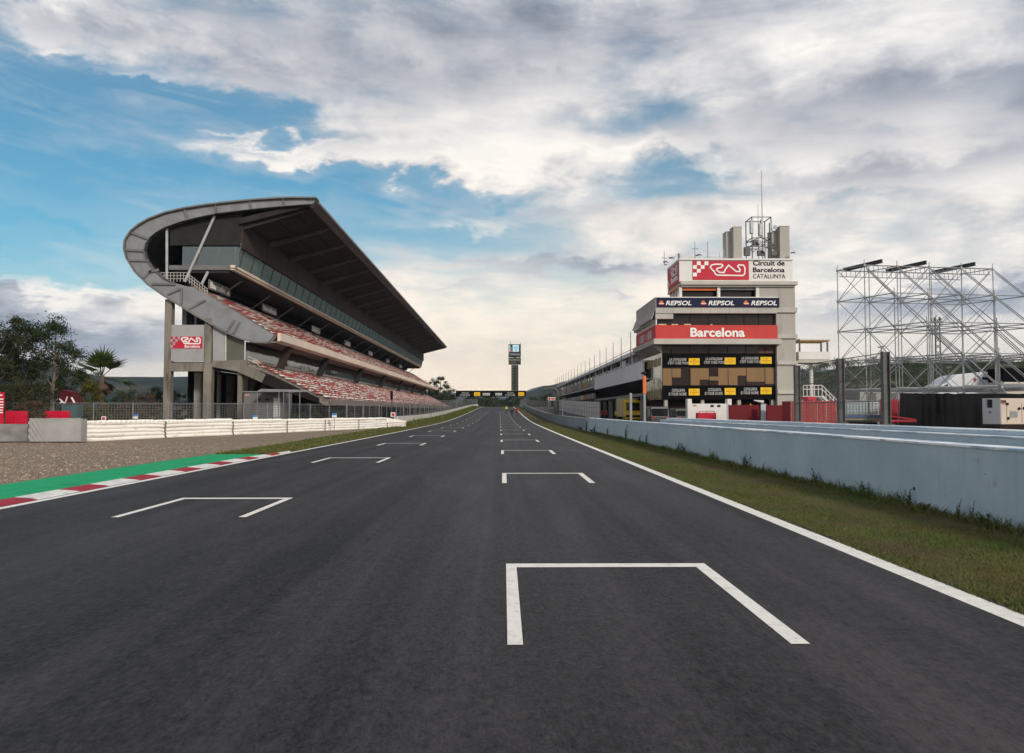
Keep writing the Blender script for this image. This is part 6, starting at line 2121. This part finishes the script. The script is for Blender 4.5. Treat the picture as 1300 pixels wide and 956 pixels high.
mb = MB(); mb.tube((XU(648.2, TWY), TWY + 3, ZV(437, TWY)), (XU(648.2, TWY), TWY + 3, ZV(433, TWY)), .15, .05, 5); mb.tube((XU(661, TWY), TWY + 3, ZV(437, TWY)), (XU(661, TWY), TWY + 3, ZV(433.5, TWY)), .15, .05, 5); mb.build('aerial', m_dsteel, tw)

# ================================================================== LEFT SIDE: TYRE BARRIERS, BOARDS, SIGNS
m_tw1 = pm('conveyor_white', (.90, .87, .82), (.82, .77, .70), scale=.9, rough=.7, detail=9, c3=(.44, .31, .19), s3=1.3, lo3=.60, hi3=.78, stretch=(1, 1, 2.5))
m_cov = pm('grey_cover', (.345, .335, .33), (.27, .262, .26), scale=.8, rough=.55, bump=.5, bscale=3, detail=8, stretch=(1, 1, .5))
m_cov2 = pm('grey_cover_worn', (.25, .245, .24), (.16, .157, .155), scale=.9, rough=.55, bump=.6, bscale=2.5, detail=8)
m_inner = pm('tyre_stack', (.34, .28, .22), (.22, .17, .13), scale=2, rough=.9)
def tyre_barrier(ta, tb_, h0, h1, lab, ribs=5):
    """belt-faced tyre barrier: bulging white horizontal belts, tyre tops behind, end wrap"""
    a, b = BL(ta), BL(tb_)
    L = (b - a).length; d = (b - a).normalized(); n = Vector((d.y, -d.x))
    r = root('tyre_barrier', lab, 'tyre barrier', (a.x, a.y, zr(a.y)), 'white belted tyre barriers at the gravel trap')
    mb = MB(); V = []; F = []
    cols, rows = 18, ribs * 6 + 1
    rnd = random.Random(int(ta * 100))
    for i in range(cols + 1):
        s = i / cols
        q = a + d * (L * s)
        h = h0 + (h1 - h0) * s + .04 * mnoise.noise(Vector((q.x * .8, q.y * .8, 2))) - (.05 if i in (0, cols) else 0)
        endp = .10 if i in (0, cols) else 0
        for k in range(rows):
            tt = k / (rows - 1)
            ph = (tt * ribs) % 1
            bul = .085 * sqrt(max(0, 1 - (2 * ph - 1) ** 2)) - endp * .15 + .05 * mnoise.noise(Vector((q.x * .5, q.y * .5, tt * 3)))
            p = q + n * bul
            V.append((p.x, p.y, zr(q.y) + h * tt))
    for i in range(cols):
        for k in range(rows - 1):
            o = i * rows + k
            F.append((o, o + rows, o + rows + 1, o + 1))
    mb.add(V, F); mb.build('belt', m_tw1, r, recalc=False, smooth=True)
    mb = MB()
    h = min(h0, h1) - .07
    q = [a + d * .04, b - d * .04, b - d * .04 - n * 1.0, a + d * .04 - n * 1.0]
    z = zr(a.y)
    mb.ext_z([(p.x, p.y) for p in q], z - .02, z + h); mb.build('tyre_stack', m_inner, r)
    mb = MB()
    for i in range(cols):
        for w_ in range(2):
            s0 = (i + .04) / cols; s1 = (i + .96) / cols
            p0 = a + d * (L * s0) - n * (.1 + .45 * w_); p1 = a + d * (L * s1) - n * (.1 + .45 * w_)
            c = (p0 + p1) / 2
            hh = h0 + (h1 - h0) * (i + .5) / cols
            mb.tube((c.x, c.y, z + h + .001), (c.x, c.y, z + hh - .005 + .05 * rnd.random()), .24, .21, 10)
    mb.build('tyre_top', m_tw1, r, recalc=False)
def t_at(u):
    lo, hi = 0, 1.05
    for _ in range(40):
        m = (lo + hi) / 2; p = BL(m)
        uu = 650 + 1000 * ((RM.transposed() @ Vector((p.x, p.y, 0 - CAMH + .6))).x / -(RM.transposed() @ Vector((p.x, p.y, 0 - CAMH + .6))).z)
        if uu < u: lo = m
        else: hi = m
    return lo
us = [104, 209, 295, 364, 412, 455, 491, 515]
hh = [1.12, 1.12, 1.06, 1.04, 1.04, 1.02, .98, .62]
labs = ['white belted tyre barrier touching the smooth grey sheeted barrier', 'white belted tyre barrier below the concrete columns of the grandstand', 'white belted tyre barrier below the grey utility hut and the thin column', 'white belted tyre barrier in front of the hut canopy posts',
        'short white belted tyre barrier below the nearest red seats', 'white belted tyre barrier with dark gap marks just before the sloping last ones', 'low white belted tyre barrier next to the tapering end piece', ]
tt = [t_at(u) for u in us]
tt[0] = 0.0
for i in range(7):
    tyre_barrier(tt[i] + .002, tt[i + 1] - .002, hh[i], hh[i + 1] if i == 6 else hh[i], labs[i])
# sheeted barriers
def sheeted(u0, u1, h, mat, lab, seed, y):
    a, b = Vector((XU(u0, y), y)), Vector((XU(u1, y), y))
    r = root('sheeted_barrier', lab, 'barrier', (a.x, a.y, 0))
    mb = MB(); V = []; F = []
    cols, rows = 44, 16
    for i in range(cols + 1):
        s = i / cols
        x = a.x + (b.x - a.x) * s
        for k in range(rows + 1):
            t_ = k / rows
            fold = 0
            if seed == 1:   # gathered folds running down from the upper corner
                dd = s * 3.0 - (1 - t_) * .9
                fold = .05 * sin(dd * 24) * max(0, 1 - s * 3.2) + .03 * mnoise.noise(Vector((s * 5, t_ * 3, 1)))
            else:
                fold = .10 * mnoise.noise(Vector((s * 6, t_ * 2.4, 5))) + .08 * (1 - t_) ** 2
            V.append((x, y - fold - .02, h * t_ * (1 + .03 * mnoise.noise(Vector((s * 4, 2, seed))))))
    w_ = rows + 1
    for i in range(cols):
        for k in range(rows):
            o = i * w_ + k; F.append((o, o + w_, o + w_ + 1, o + 1))
    mb.add(V, F)
    mb.build('sheet', mat, r, recalc=False, smooth=True)
    mb = MB(); mb.box(a.x + .02, b.x - .02, y + .1, y + .6, -.02, h - .04); mb.build('core', mat, r)
    mb = MB()
    mb.quad((a.x, y - .02, h * .985), (b.x, y - .02, h * .985), (b.x - .02, y + .6, h - .03), (a.x + .02, y + .6, h - .03)); mb.build('top_sheet', mat, r)
sheeted(37.5, 104, 1.24, m_cov, 'tight smooth grey sheeted barrier with gathered folds at one corner, next to the white belts', 1, 42.1)
sheeted(-90, 36.5, .93, m_cov2, 'lower crumpled grey sheeted barrier in front of the red boards', 2, 42.4)
m_plr = pm('plastic_red', (.52, .010, .040), (.42, .010, .035), scale=1.2, rough=.45)
def red_board(u0, u1, v0, v1, y, lab):
    r = root('plastic_barrier', lab, 'barrier', (XU((u0 + u1) / 2, y), y, 0), 'red plastic barriers behind the grey sheeting')
    mb = MB(); x0, x1 = XU(u0, y), XU(u1, y); z1 = ZV(v0, y)
    mb.ext_x([(y, .0), (y + .1, z1 * .5), (y + .16, z1), (y + .34, z1), (y + .4, z1 * .5), (y + .5, 0)], x0, x1); mb.build('body', m_plr, r, bevel=.03)
    mb = MB()
    n = max(2, round((x1 - x0) / .6))
    for k in range(n):
        a = x0 + (x1 - x0) * (k + .15) / n; b = x0 + (x1 - x0) * (k + .85) / n
        mb.box(a, b, y + .06, y + .2, z1 * .58, z1 * .86)
    mb.build('rib', m_plr, r)
red_board(5.2, 32, 521.8, 538, 47, 'larger red plastic barrier beside the red banner')
red_board(55.5, 86, 521.7, 532, 50, 'smaller red plastic barrier behind the tight grey sheeting')
bn_ = root('feather_banner', 'tall red banner with stacked white lettering at the very edge of the scene', 'banner', (XU(-2, 46.5), 46.5, 0))
mb = MB(); front_box(mb, -9, 498, 5.4, 540, 46.5, 0, .04); bo = mb.build('cloth', m_plr, bn_)
mb = MB(); x = XU(-9.5, 46.5); mb.tube((x, 46.52, 0), (x, 46.52, ZV(496.5, 46.5)), .035, n=6); mb.build('pole', m_galv, bn_)
mb = MB()
for v, w_ in ((501, 2.6), (506, 4), (509.5, 4), (513, 4), (516.5, 3.8), (520, 3.2), (523, 3.4)):
    front_box(mb, -6, v, w_ + .4, v + 1.5, 46.5, -.02, -.002)
mb.build('print', m_logow, bo)
# small marker boards behind the barrier
for (u, v, y, col_, lab) in ((131.5, 531.5, 46, m_logor, 'small white marker board with a red square, on a stake behind the longest white barrier'), (172, 529, 48, pm('marker_blue', (.05, .22, .50), rough=.5), 'small white and blue marker board on a stake behind the longest white barrier'),
                             (499, 526.5, 84, m_logor, 'small white marker board with a red figure under the traffic light'), (424.5, 527.5, 66, pm('marker_blue', (.05, .22, .50)), 'small blue topped marker board behind the barriers below the seats'),
                             (324, 530, 58, pm('marker_blue', (.05, .22, .50)), 'small blue marker board behind the barriers below the utility hut')):
    r = root('marker_board', lab, 'marker', (XU(u, y), y, zr(y)))
    mb = MB(); front_box(mb, u - 3, v - 3, u + 3, v + 2.6, y, 0, .04); b_ = mb.build('board', m_twhite, r)
    mb = MB(); front_box(mb, u - 1.6, v - 1.8, u + 1.8, v + 1.4, y, -.03, -.002) if col_ is m_logor else front_box(mb, u - 3, v - 3, u + 3, v - .6, y, -.03, -.002); mb.build('print', col_, b_)
    mb = MB(); x = XU(u, y); mb.tube((x, y + .07, zr(y)), (x, y + .07, ZV(v, y)), .03, n=5); mb.build('stake', m_galv, r)
# traffic lights
for (u, v0, v1, y, lab) in ((497, 496, 507.5, 86, 'black traffic light on a post against the lower red seats'), (560.5, 503, 509.5, 190, 'distant black traffic light near the far end of the red seats')):
    r = root('traffic_light', lab, 'traffic light', (XU(u, y), y, zr(y)))
    w_ = 1.4 * y / 86 if y > 100 else 1.6
    mb = MB(); front_box(mb, u - 1.5, v0, u + 1.5, v1, y, 0, .3); hd = mb.build('housing', m_bblk, r, bevel=.03)
    for k in range(3):
        mb = MB(); q = P(u, v0 + (v1 - v0) * (k + .5) / 3, y); mb.tube((q.x, y - .06, q.z), (q.x, y - .002, q.z), .09 * y / 86, n=10); mb.build('lens', m_int, hd)
    mb = MB(); x = XU(u, y); mb.tube((x, y + .15, zr(y)), (x, y + .15, ZV(v1, y)), .06, n=6); mb.build('post', m_dsteel, r)
# red-roofed hut with the circuit emblem and teal container
Yh = 62
r = root('red_roofed_hut', 'small hut with dark red sloping roof bearing white track lines, between the tree trunks', 'hut', (XU(86, Yh), Yh, 0))
mb = MB(); front_box(mb, 77, 512.5, 97, 545, Yh, .1, 1.05); mb.build('wall', pm('teal_wall', (.07, .13, .135), (.05, .10, .105), scale=1, rough=.6, stretch=(4, 1, .2)), r)
mb = MB(); v = [XZ(u, vv, Yh) for u, vv in ((73.5, 508), (75, 496), (79, 494.5), (92, 498), (97.5, 513), (83, 513))]
mb.ext_y(v, Yh, Yh + 1.1); rf = mb.build('roof', pm('hut_red', (.10, .007, .012), (.03, .005, .007), scale=.9, rough=.6), r)
mb = MB()
for (a, b) in (((76, 506), (79, 510)), ((79, 510), (83, 512.3)), ((83, 512.3), (84.5, 508)), ((84.5, 508), (86, 503.5)), ((91, 504.5), (95, 511.5)), ((76.5, 511), (78, 511.8))):
    pa, pb = P(*a, Yh), P(*b, Yh); mb.bar((pa.x, Yh - .03, pa.z), (pb.x, Yh - .03, pb.z), .05, .11)
mb.build('white_lines', m_logow, rf)

# people by the track side and at the garages
def person(x, y, z, rz, top, trousers, hairc, lab, lean=0.0, stride=.12, arm=.12, vest=None):
    J = {'pel': (0, 0, .96), 'bel': (0, .01, 1.12), 'che': (0, .02, 1.34), 'nec': (0, .03, 1.50), 'chin': (0, 0, 1.57), 'hea': (0, .005, 1.66), 'top': (0, .015, 1.75),
         'sL': (-.19, .02, 1.43), 'eL': (-.25, .0, 1.15), 'wL': (-.24, -arm, .92), 'hL': (-.235, -arm - .03, .83), 'sR': (.19, .02, 1.43), 'eR': (.25, .02, 1.15), 'wR': (.24, -arm * .3, .92), 'hR': (.235, -arm * .3 - .02, .83),
         'hpL': (-.10, 0, .92), 'kL': (-.11, -stride * .6, .50), 'aL': (-.12, -stride, .09), 'tL': (-.13, -stride - .17, .04), 'hpR': (.10, 0, .92), 'kR': (.11, stride * .1, .50), 'aR': (.12, stride, .09), 'tR': (.13, stride - .16, .04)}
    R_ = {'pel': .15, 'bel': .145, 'che': .16, 'nec': .062, 'chin': .075, 'hea': .10, 'top': .06, 'sL': .075, 'eL': .05, 'wL': .036, 'hL': .04, 'sR': .075, 'eR': .05, 'wR': .036, 'hR': .04,
          'hpL': .095, 'kL': .066, 'aL': .05, 'tL': .04, 'hpR': .095, 'kR': .066, 'aR': .05, 'tR': .04}
    Ed = [('pel', 'bel'), ('bel', 'che'), ('che', 'nec'), ('nec', 'chin'), ('chin', 'hea'), ('hea', 'top'), ('che', 'sL'), ('sL', 'eL'), ('eL', 'wL'), ('wL', 'hL'), ('che', 'sR'), ('sR', 'eR'), ('eR', 'wR'), ('wR', 'hR'),
          ('pel', 'hpL'), ('hpL', 'kL'), ('kL', 'aL'), ('aL', 'tL'), ('pel', 'hpR'), ('hpR', 'kR'), ('kR', 'aR'), ('aR', 'tR')]
    keys = list(J)
    me = bpy.data.meshes.new('p'); me.from_pydata([J[k] for k in keys], [(keys.index(a), keys.index(b)) for a, b in Ed], [])
    o = bpy.data.objects.new('p', me); COL.objects.link(o)
    o.modifiers.new('s', 'SKIN'); sv_ = me.skin_vertices[0].data
    for i, k in enumerate(keys):
        sv_[i].radius = (R_[k], R_[k] * (.72 if k in ('pel', 'bel', 'che') else 1)); sv_[i].use_root = (k == 'pel')
    ss = o.modifiers.new('b', 'SUBSURF'); ss.levels = 1; ss.render_levels = 1
    dg = bpy.context.evaluated_depsgraph_get()
    m2 = bpy.data.meshes.new_from_object(o.evaluated_get(dg))
    bpy.data.objects.remove(o)
    skin = pm('skin', (.36, .21, .15), (.32, .18, .13), scale=6, rough=.6)
    m2.materials.clear()
    for m in (skin, top, trousers, hairc, m_int): m2.materials.append(m)
    for p_ in m2.polygons:
        c = p_.center
        mi = 0
        if c.z < .09: mi = 4
        elif c.z < .97 and abs(c.x) < .205: mi = 2
        elif c.z < 1.49 and c.z > .90: mi = 1
        elif c.z > 1.69 or (c.z > 1.58 and c.y > .04): mi = 3
        p_.material_index = mi; p_.use_smooth = True
    q = bpy.data.objects.new('person', m2); COL.objects.link(q)
    q.location = (x, y, z); q.rotation_euler = (0, lean, rz)
    tag(q, lab, 'person')
    return q
m_blkc = pm('dark_cloth', (.03, .03, .035), (.02, .02, .024), rough=.8)
m_redc = pm('red_cloth', (.40, .03, .03), (.33, .03, .03), rough=.8)
m_vest = pm('vest_yellow', (.62, .60, .06), (.55, .52, .05), rough=.7)
m_hair = pm('hair_dark', (.03, .022, .018), rough=.7)
person(XU(650, 146), 146, zr(146), pi, m_blkc, m_blkc, m_hair, 'person in dark clothes walking along the far track edge', stride=.25)
person(XU(656, 158), 158, zr(158), pi * .9, m_redc, m_blkc, m_hair, 'person in a red top walking beside the far track edge')
person(XU(643, 190), 190, zr(190), 0, m_vest, m_blkc, m_hair, 'marshal in a yellow vest standing on the far track')
person(XU(765.5, 118), 118, 0, .4, m_redc, m_blkc, m_hair, 'person in a red top at the garages, closer to the white panel wall')
person(XU(769.5, 117), 117, 0, -1.2, m_redc, m_blkc, m_hair, 'person in a red top at the garages, closer to the yellow vest')
person(XU(782.5, 112), 112, 0, .2, m_vest, m_blkc, m_hair, 'person in a yellow vest standing at the dark red garages')
# ================================================================== TREES
m_bark = pm('bark', (.12, .10, .085), (.07, .058, .048), scale=3, rough=.9, stretch=(1, 1, .2))
m_euc = leafmat('eucalyptus_leaf', (.011, .020, .008), (.046, .066, .024), scale=.5, trans=.2)
m_euc2 = leafmat('brownish_leaf', (.018, .021, .009), (.056, .058, .024), scale=.5, trans=.2)
m_bush = leafmat('yellow_green_leaf', (.035, .042, .010), (.13, .125, .020), scale=.9, trans=.25)
m_dtree = leafmat('dark_tree_leaf', (.018, .030, .013), (.048, .070, .026), scale=.5, trans=.2)
m_palm = leafmat('palm_leaf', (.022, .042, .012), (.072, .105, .030), scale=1, trans=.2)
m_dry = leafmat('dry_leaf', (.050, .032, .020), (.11, .075, .045), scale=1, trans=.15)


def clump(mb, c, rad, n, ls, rnd, flat=.75, droop=0.0):
    sh0 = rnd.random() * .5
    for k in range(n):
        while True:
            v = Vector((rnd.uniform(-1, 1), rnd.uniform(-1, 1), rnd.uniform(-1, 1)))
            if .05 < v.length < 1: break
        v = Vector((rnd.gauss(0, .62), rnd.gauss(0, .62), rnd.gauss(0, .62)))
        p = c + Vector((v.x * rad, v.y * rad, v.z * rad * flat - droop * abs(rnd.gauss(0, 1)) * rad))
        a = Vector((rnd.uniform(-1, 1), rnd.uniform(-1, 1), rnd.uniform(-1, 1) - droop)).normalized()
        b = a.cross(Vector((rnd.uniform(-1, 1), rnd.uniform(-1, 1), rnd.uniform(-1, 1)))).normalized()
        l = ls * rnd.uniform(.6, 1.3); w = l * rnd.uniform(.28, .5)
        mb.add([p - a * l / 2, p + b * w / 2, p + a * l / 2, p - b * w / 2], [(0, 1, 2, 3)])
        mb.S.append(min(1, max(0, sh0 + rnd.random() * .6)))


def tree(name, lab, loc, H, W, n_limb, n_clump, leaves, ls, mat, seed, crown0=.3, clump_r=.5, flat=.75, droop=0.0, group=None, lean=0, cat='tree', trunk_r=None, bark=None, shape=None):
    """tapered trunk and limbs; leaf clumps gathered round the limb ends, uneven outline with gaps"""
    rnd = random.Random(seed)
    r = root(name, lab, cat, loc, group)
    tb_ = MB(); lf = MB()
    tr = trunk_r or H * .018
    sway = Vector((lean, 0, 0))
    tp = [Vector((0, 0, -.1)), Vector((lean * .2 + rnd.uniform(-.1, .1), rnd.uniform(-.1, .1), H * .25)), Vector((lean * .6 + rnd.uniform(-.15, .15), rnd.uniform(-.1, .1), H * .5)), Vector((lean, 0, H * .8))]
    tb_.path(tp, [tr, tr * .8, tr * .6, tr * .25], 8)
    ends = [Vector((lean, 0, H * .88))]
    for k in range(n_limb):
        t = crown0 * .7 + (1 - crown0 * .7) * (k / max(1, n_limb - 1)) * .75
        z = H * t
        a = k * 2.4 + rnd.uniform(-.4, .4)
        prof = shape(t) if shape else sin(min(1, (t - crown0 * .6) / (1 - crown0 * .6) + .22) * pi * .92) ** .6
        R_ = W / 2 * max(.25, prof) * rnd.uniform(.62, 1.05)
        s = Vector((lean * t, 0, z * .92))
        e = Vector((lean * t + cos(a) * R_, sin(a) * R_, min(H * .97, z + H * rnd.uniform(.06, .2))))
        m = (s + e) / 2 + Vector((0, 0, -H * .03))
        tb_.path([s, m, e], [tr * .42, tr * .28, tr * .1], 6)
        ends.append(e); ends.append((m + e) / 2 + Vector((rnd.uniform(-.2, .2), rnd.uniform(-.2, .2), .2)) * W * .12)
    tb_.build('trunk', bark or m_bark, r, recalc=False, local=True)
    per = max(1, n_clump // len(ends))
    for e in ends:
        for q in range(per):
            c = e + Vector((rnd.gauss(0, 1), rnd.gauss(0, 1), rnd.gauss(0, .7))) * clump_r * .9
            c.z = min(c.z, H)
            clump(lf, c, clump_r * rnd.uniform(.5, 1.1), leaves // (per * len(ends)), ls, rnd, flat, droop)
    lf.build('crown', mat, r, recalc=False, local=True)
    return r


def at(u, Y, z=0): return (XU(u, Y), Y, z)
tree('eucalyptus_tree', 'tall airy eucalyptus with dark hanging clumps and forked pale trunk, next to the palm', at(66, 72), 10.3, 4.4, 15, 66, 9600, .23, m_euc, 21, crown0=.34, clump_r=.62, droop=.35, lean=.2, bark=pm('pale_bark', (.22, .18, .15), (.12, .10, .085), scale=3, rough=.9, stretch=(1, 1, .2)))
tree('eucalyptus_tree', 'dense dark eucalyptus with thin twiggy top behind the red banner', at(22, 70), 10.4, 4.5, 16, 80, 12000, .23, m_euc, 22, crown0=.18, clump_r=.68, droop=.3)
tree('eucalyptus_tree', 'dark brownish tree cut by the edge of the scene above the red banner', at(-14, 66), 9.4, 5.4, 16, 84, 12000, .23, m_euc2, 23, crown0=.08, clump_r=.75, droop=.2)
tree('broadleaf_tree', 'rounded green tree behind the palm crown', at(104, 84), 6.6, 3.0, 10, 50, 5200, .21, m_dtree, 24, crown0=.2, clump_r=.5)
tree('bush', 'yellow-green rounded bush growing in front of the palm trunk', at(113, 66), 4.1, 2.9, 11, 44, 4600, .19, m_bush, 25, crown0=.05, clump_r=.42, cat='bush', trunk_r=.06)
tree('bush', 'dark undergrowth bush behind the hut with the red roof', at(72, 76), 3.6, 5.4, 12, 60, 6000, .19, m_dtree, 26, crown0=.05, clump_r=.6, cat='bush', trunk_r=.06)
tree('bush', 'dry brown bush between the two red plastic barriers', at(43, 48.5), 2.4, 1.7, 9, 36, 3200, .12, m_dry, 27, crown0=.05, clump_r=.26, cat='bush', trunk_r=.03)
tree('bush', 'dark reddish undergrowth behind the larger red plastic barrier', at(16, 58), 3.6, 4.4, 12, 60, 6000, .18, m_euc2, 28, crown0=.05, clump_r=.5, cat='bush', trunk_r=.05)
for i, (u, Y, H, W, m, lab) in enumerate(((160, 96, 4.2, 3.4, m_dtree, 'low dark green tree right behind the palm and the wire fence'), (181, 92, 3.6, 3.2, m_dry, 'brownish bushy tree behind the wire fence, before the blue hills'), (199, 110, 5.2, 3.0, m_dtree, 'slender green tree touching the outer column of the grandstand'),
                                         (168, 70, 1.9, 4.2, m_dry, 'low dry brown shrub along the foot of the wire fence'), (142, 74, 2.4, 3.0, m_dtree, 'low dark shrub at the foot of the palm behind the fence'), (224, 118, 4.5, 3.6, m_dtree, 'green tree seen between the outer columns of the grandstand'), (290, 330, 7, 7, m_dtree, 'distant green tree seen through the columns under the grandstand'))):
    tree('small_tree' if H > 3 else 'shrub', lab, at(u, Y), H, W, 10, 46, 4200, .20 if Y < 200 else .45, m, 60 + i, crown0=.08, clump_r=.45 if Y < 200 else 1, cat='tree' if H > 3 else 'shrub', trunk_r=.07)

# green scrub seen under the front seats
for i, (u, Y, H, W) in enumerate(((395, 89, 2.3, 2.2), (418, 92, 2.0, 2.6), (440, 96, 1.7, 2.4), (376, 86, 1.3, 2))):
    tree('shrub', ('tall green shrub', 'wide green shrub', 'low green shrub', 'small green shrub')[i] + ' growing behind the wire fence under the lowest red seats', at(u, Y), H, W, 8, 26, 1900, .16, m_dtree, 80 + i, crown0=.03, clump_r=.32, cat='shrub', trunk_r=.04)

# fan palm
pr_ = root('palm_tree', 'fan palm with stiff spiky fronds and a skirt of dead leaves, rising above the bush', 'palm', at(128, 71))
pr_.scale = (1.12, 1.12, 1.06)
rnd = random.Random(5)
mb = MB(); mb.path([Vector((0, 0, -.1)), Vector((.05, 0, 1.8)), Vector((.02, 0, 4.5))], [.24, .2, .19], 9); mb.build('trunk', m_bark, pr_, recalc=False, local=True)
def frond(mb, el_, az_, L, fan, rnd, sag, pet=.55, fl=.74, spread=2.0, bw=.075):
    d = Vector((cos(az_) * cos(el_), sin(az_) * cos(el_), sin(el_)))
    c0 = Vector((.02, 0, 4.35)); c1 = c0 + d * L * pet + Vector((0, 0, -sag * .15))
    mb.tube(c0, c1, .03, .018, 4); mb.S += [.3] * (len(mb.F) - len(mb.S))
    sd_ = d.cross(Vector((0, 0, 1)))
    sd_ = sd_.normalized() if sd_.length > .05 else Vector((1, 0, 0))
    up = sd_.cross(d)
    sh = rnd.random() * .7
    for k in range(fan):
        a = (k / (fan - 1) - .5) * spread
        v = (d * cos(a) + sd_ * sin(a)).normalized()
        l = L * fl * (1 - .3 * abs(a) / 1.2) * rnd.uniform(.8, 1.1)
        q = v.cross(up).normalized() * bw
        m = c1 + v * l * .45 + up * .05; e = c1 + v * l + Vector((0, 0, -sag * l * rnd.uniform(.15, .45)))
        mb.add([c1 - q * .3, m - q, e, m + q, c1 + q * .3], [(0, 1, 2, 3, 4)]); mb.S.append(min(1, sh + rnd.random() * .3))
mb = MB()
for k in range(20):
    el_ = (-.1, .55, .95, 1.3)[k % 4] + rnd.uniform(-.15, .15)
    frond(mb, el_, k * 2.4 + rnd.uniform(-.2, .2), rnd.uniform(2.1, 2.7), 11, rnd, .3 if el_ > .5 else .7)
mb.build('crown', m_palm, pr_, recalc=False, local=True)
mb = MB()
for k in range(22):
    frond(mb, rnd.uniform(-1.45, -.7), rnd.random() * 2 * pi, rnd.uniform(1.0, 1.5), 9, rnd, .5)
mb.build('dead_skirt', m_dry, pr_, recalc=False, local=True)

# trees past the far end of the grandstand
for i, (u, Y, H, W) in enumerate(((551, 312, 12.5, 7), (559, 318, 13.5, 5), (563, 330, 10, 7), (545, 318, 9, 7), (571, 335, 8, 6))):
    tree('broadleaf_tree', ['dark green tree just past the end of the upper tier', 'tallest pointed tree past the end of the grandstand', 'rounded tree before the far gantry', 'tree partly hidden by the end of the red seats', 'lowest tree next to the far gantry'][i],
         at(u, Y, 2.4), H, W, 12, 40, 3000, .5, m_dtree, 90 + i, crown0=.12, clump_r=.95)
# belt of trees closing the straight: three shapes, copied
protos = []
for i, (H, W) in enumerate(((7.6, 7.5), (6.4, 8), (8.8, 6.5))):
    protos.append(tree('far_tree', 'dark tree in the belt of trees closing the end of the straight', at(600 + i * 9, 440, 2.6), H, W, 10, 34, 2400, .6, m_dtree, 110 + i, crown0=.03, clump_r=1.1, group='belt of trees at the end of the straight'))
rnd = random.Random(8)
k = 0
for u in list(range(592, 700, 6)):
    Y = rnd.uniform(430, 480)
    copy_thing(protos[k % 3], at(u + rnd.uniform(-2, 2), Y, 2.4), rnd.random() * 6, scale=rnd.uniform(.8, 1.15) * (.85 if u < 655 else .75)); k += 1
for u, Y, s in ((676, 420, .75), (684, 400, .8), (690, 390, .75), (697, 380, .9), (703, 380, .8), (711, 380, 1.0), (719, 380, 1.1)):
    c = copy_thing(protos[k % 3], at(u, Y, 2.6), rnd.random() * 6, scale=s, label='dark tree above the pit wall fence, before the pale blue hills', group='trees behind the far pit wall'); k += 1

# scrub wood on the hill behind the scaffold
rnd = random.Random(31)
mb = MB()
for k in range(420):
    u = 985 + rnd.random() * 640
    Y = 240 + rnd.random() * 85
    s = (Y - 210) / 115
    topv = 463 if u > 1060 else 463 + (1060 - u) * .28
    hz = (P(u, topv, 330).z + 1) * sin(min(1, max(0, s) * 1.1) * pi / 2) - 1
    x = XU(u, Y)
    clump(mb, Vector((x, Y, hz + .2)), rnd.uniform(1.0, 2.0), 60, .7, rnd, .8)
struct(mb.build('woodland', m_dtree, recalc=False), 'stuff')

# ================================================================== HAZE
hm = MB(); hm.box(-6600, 6600, -380, 6050, -4, 420)
hz = hm.build('haze', [], None)
m = bpy.data.materials.new('haze'); m.use_nodes = True
nt = m.node_tree; nt.nodes.clear()
vo = N(nt, 'ShaderNodeVolumePrincipled'); vo.inputs['Color'].default_value = (.62, .80, 1.0, 1); vo.inputs['Density'].default_value = .00007; vo.inputs['Anisotropy'].default_value = .1
out = N(nt, 'ShaderNodeOutputMaterial'); nt.links.new(vo.outputs[0], out.inputs['Volume'])
hz.data.materials.clear(); hz.data.materials.append(m)
struct(hz, 'stuff')
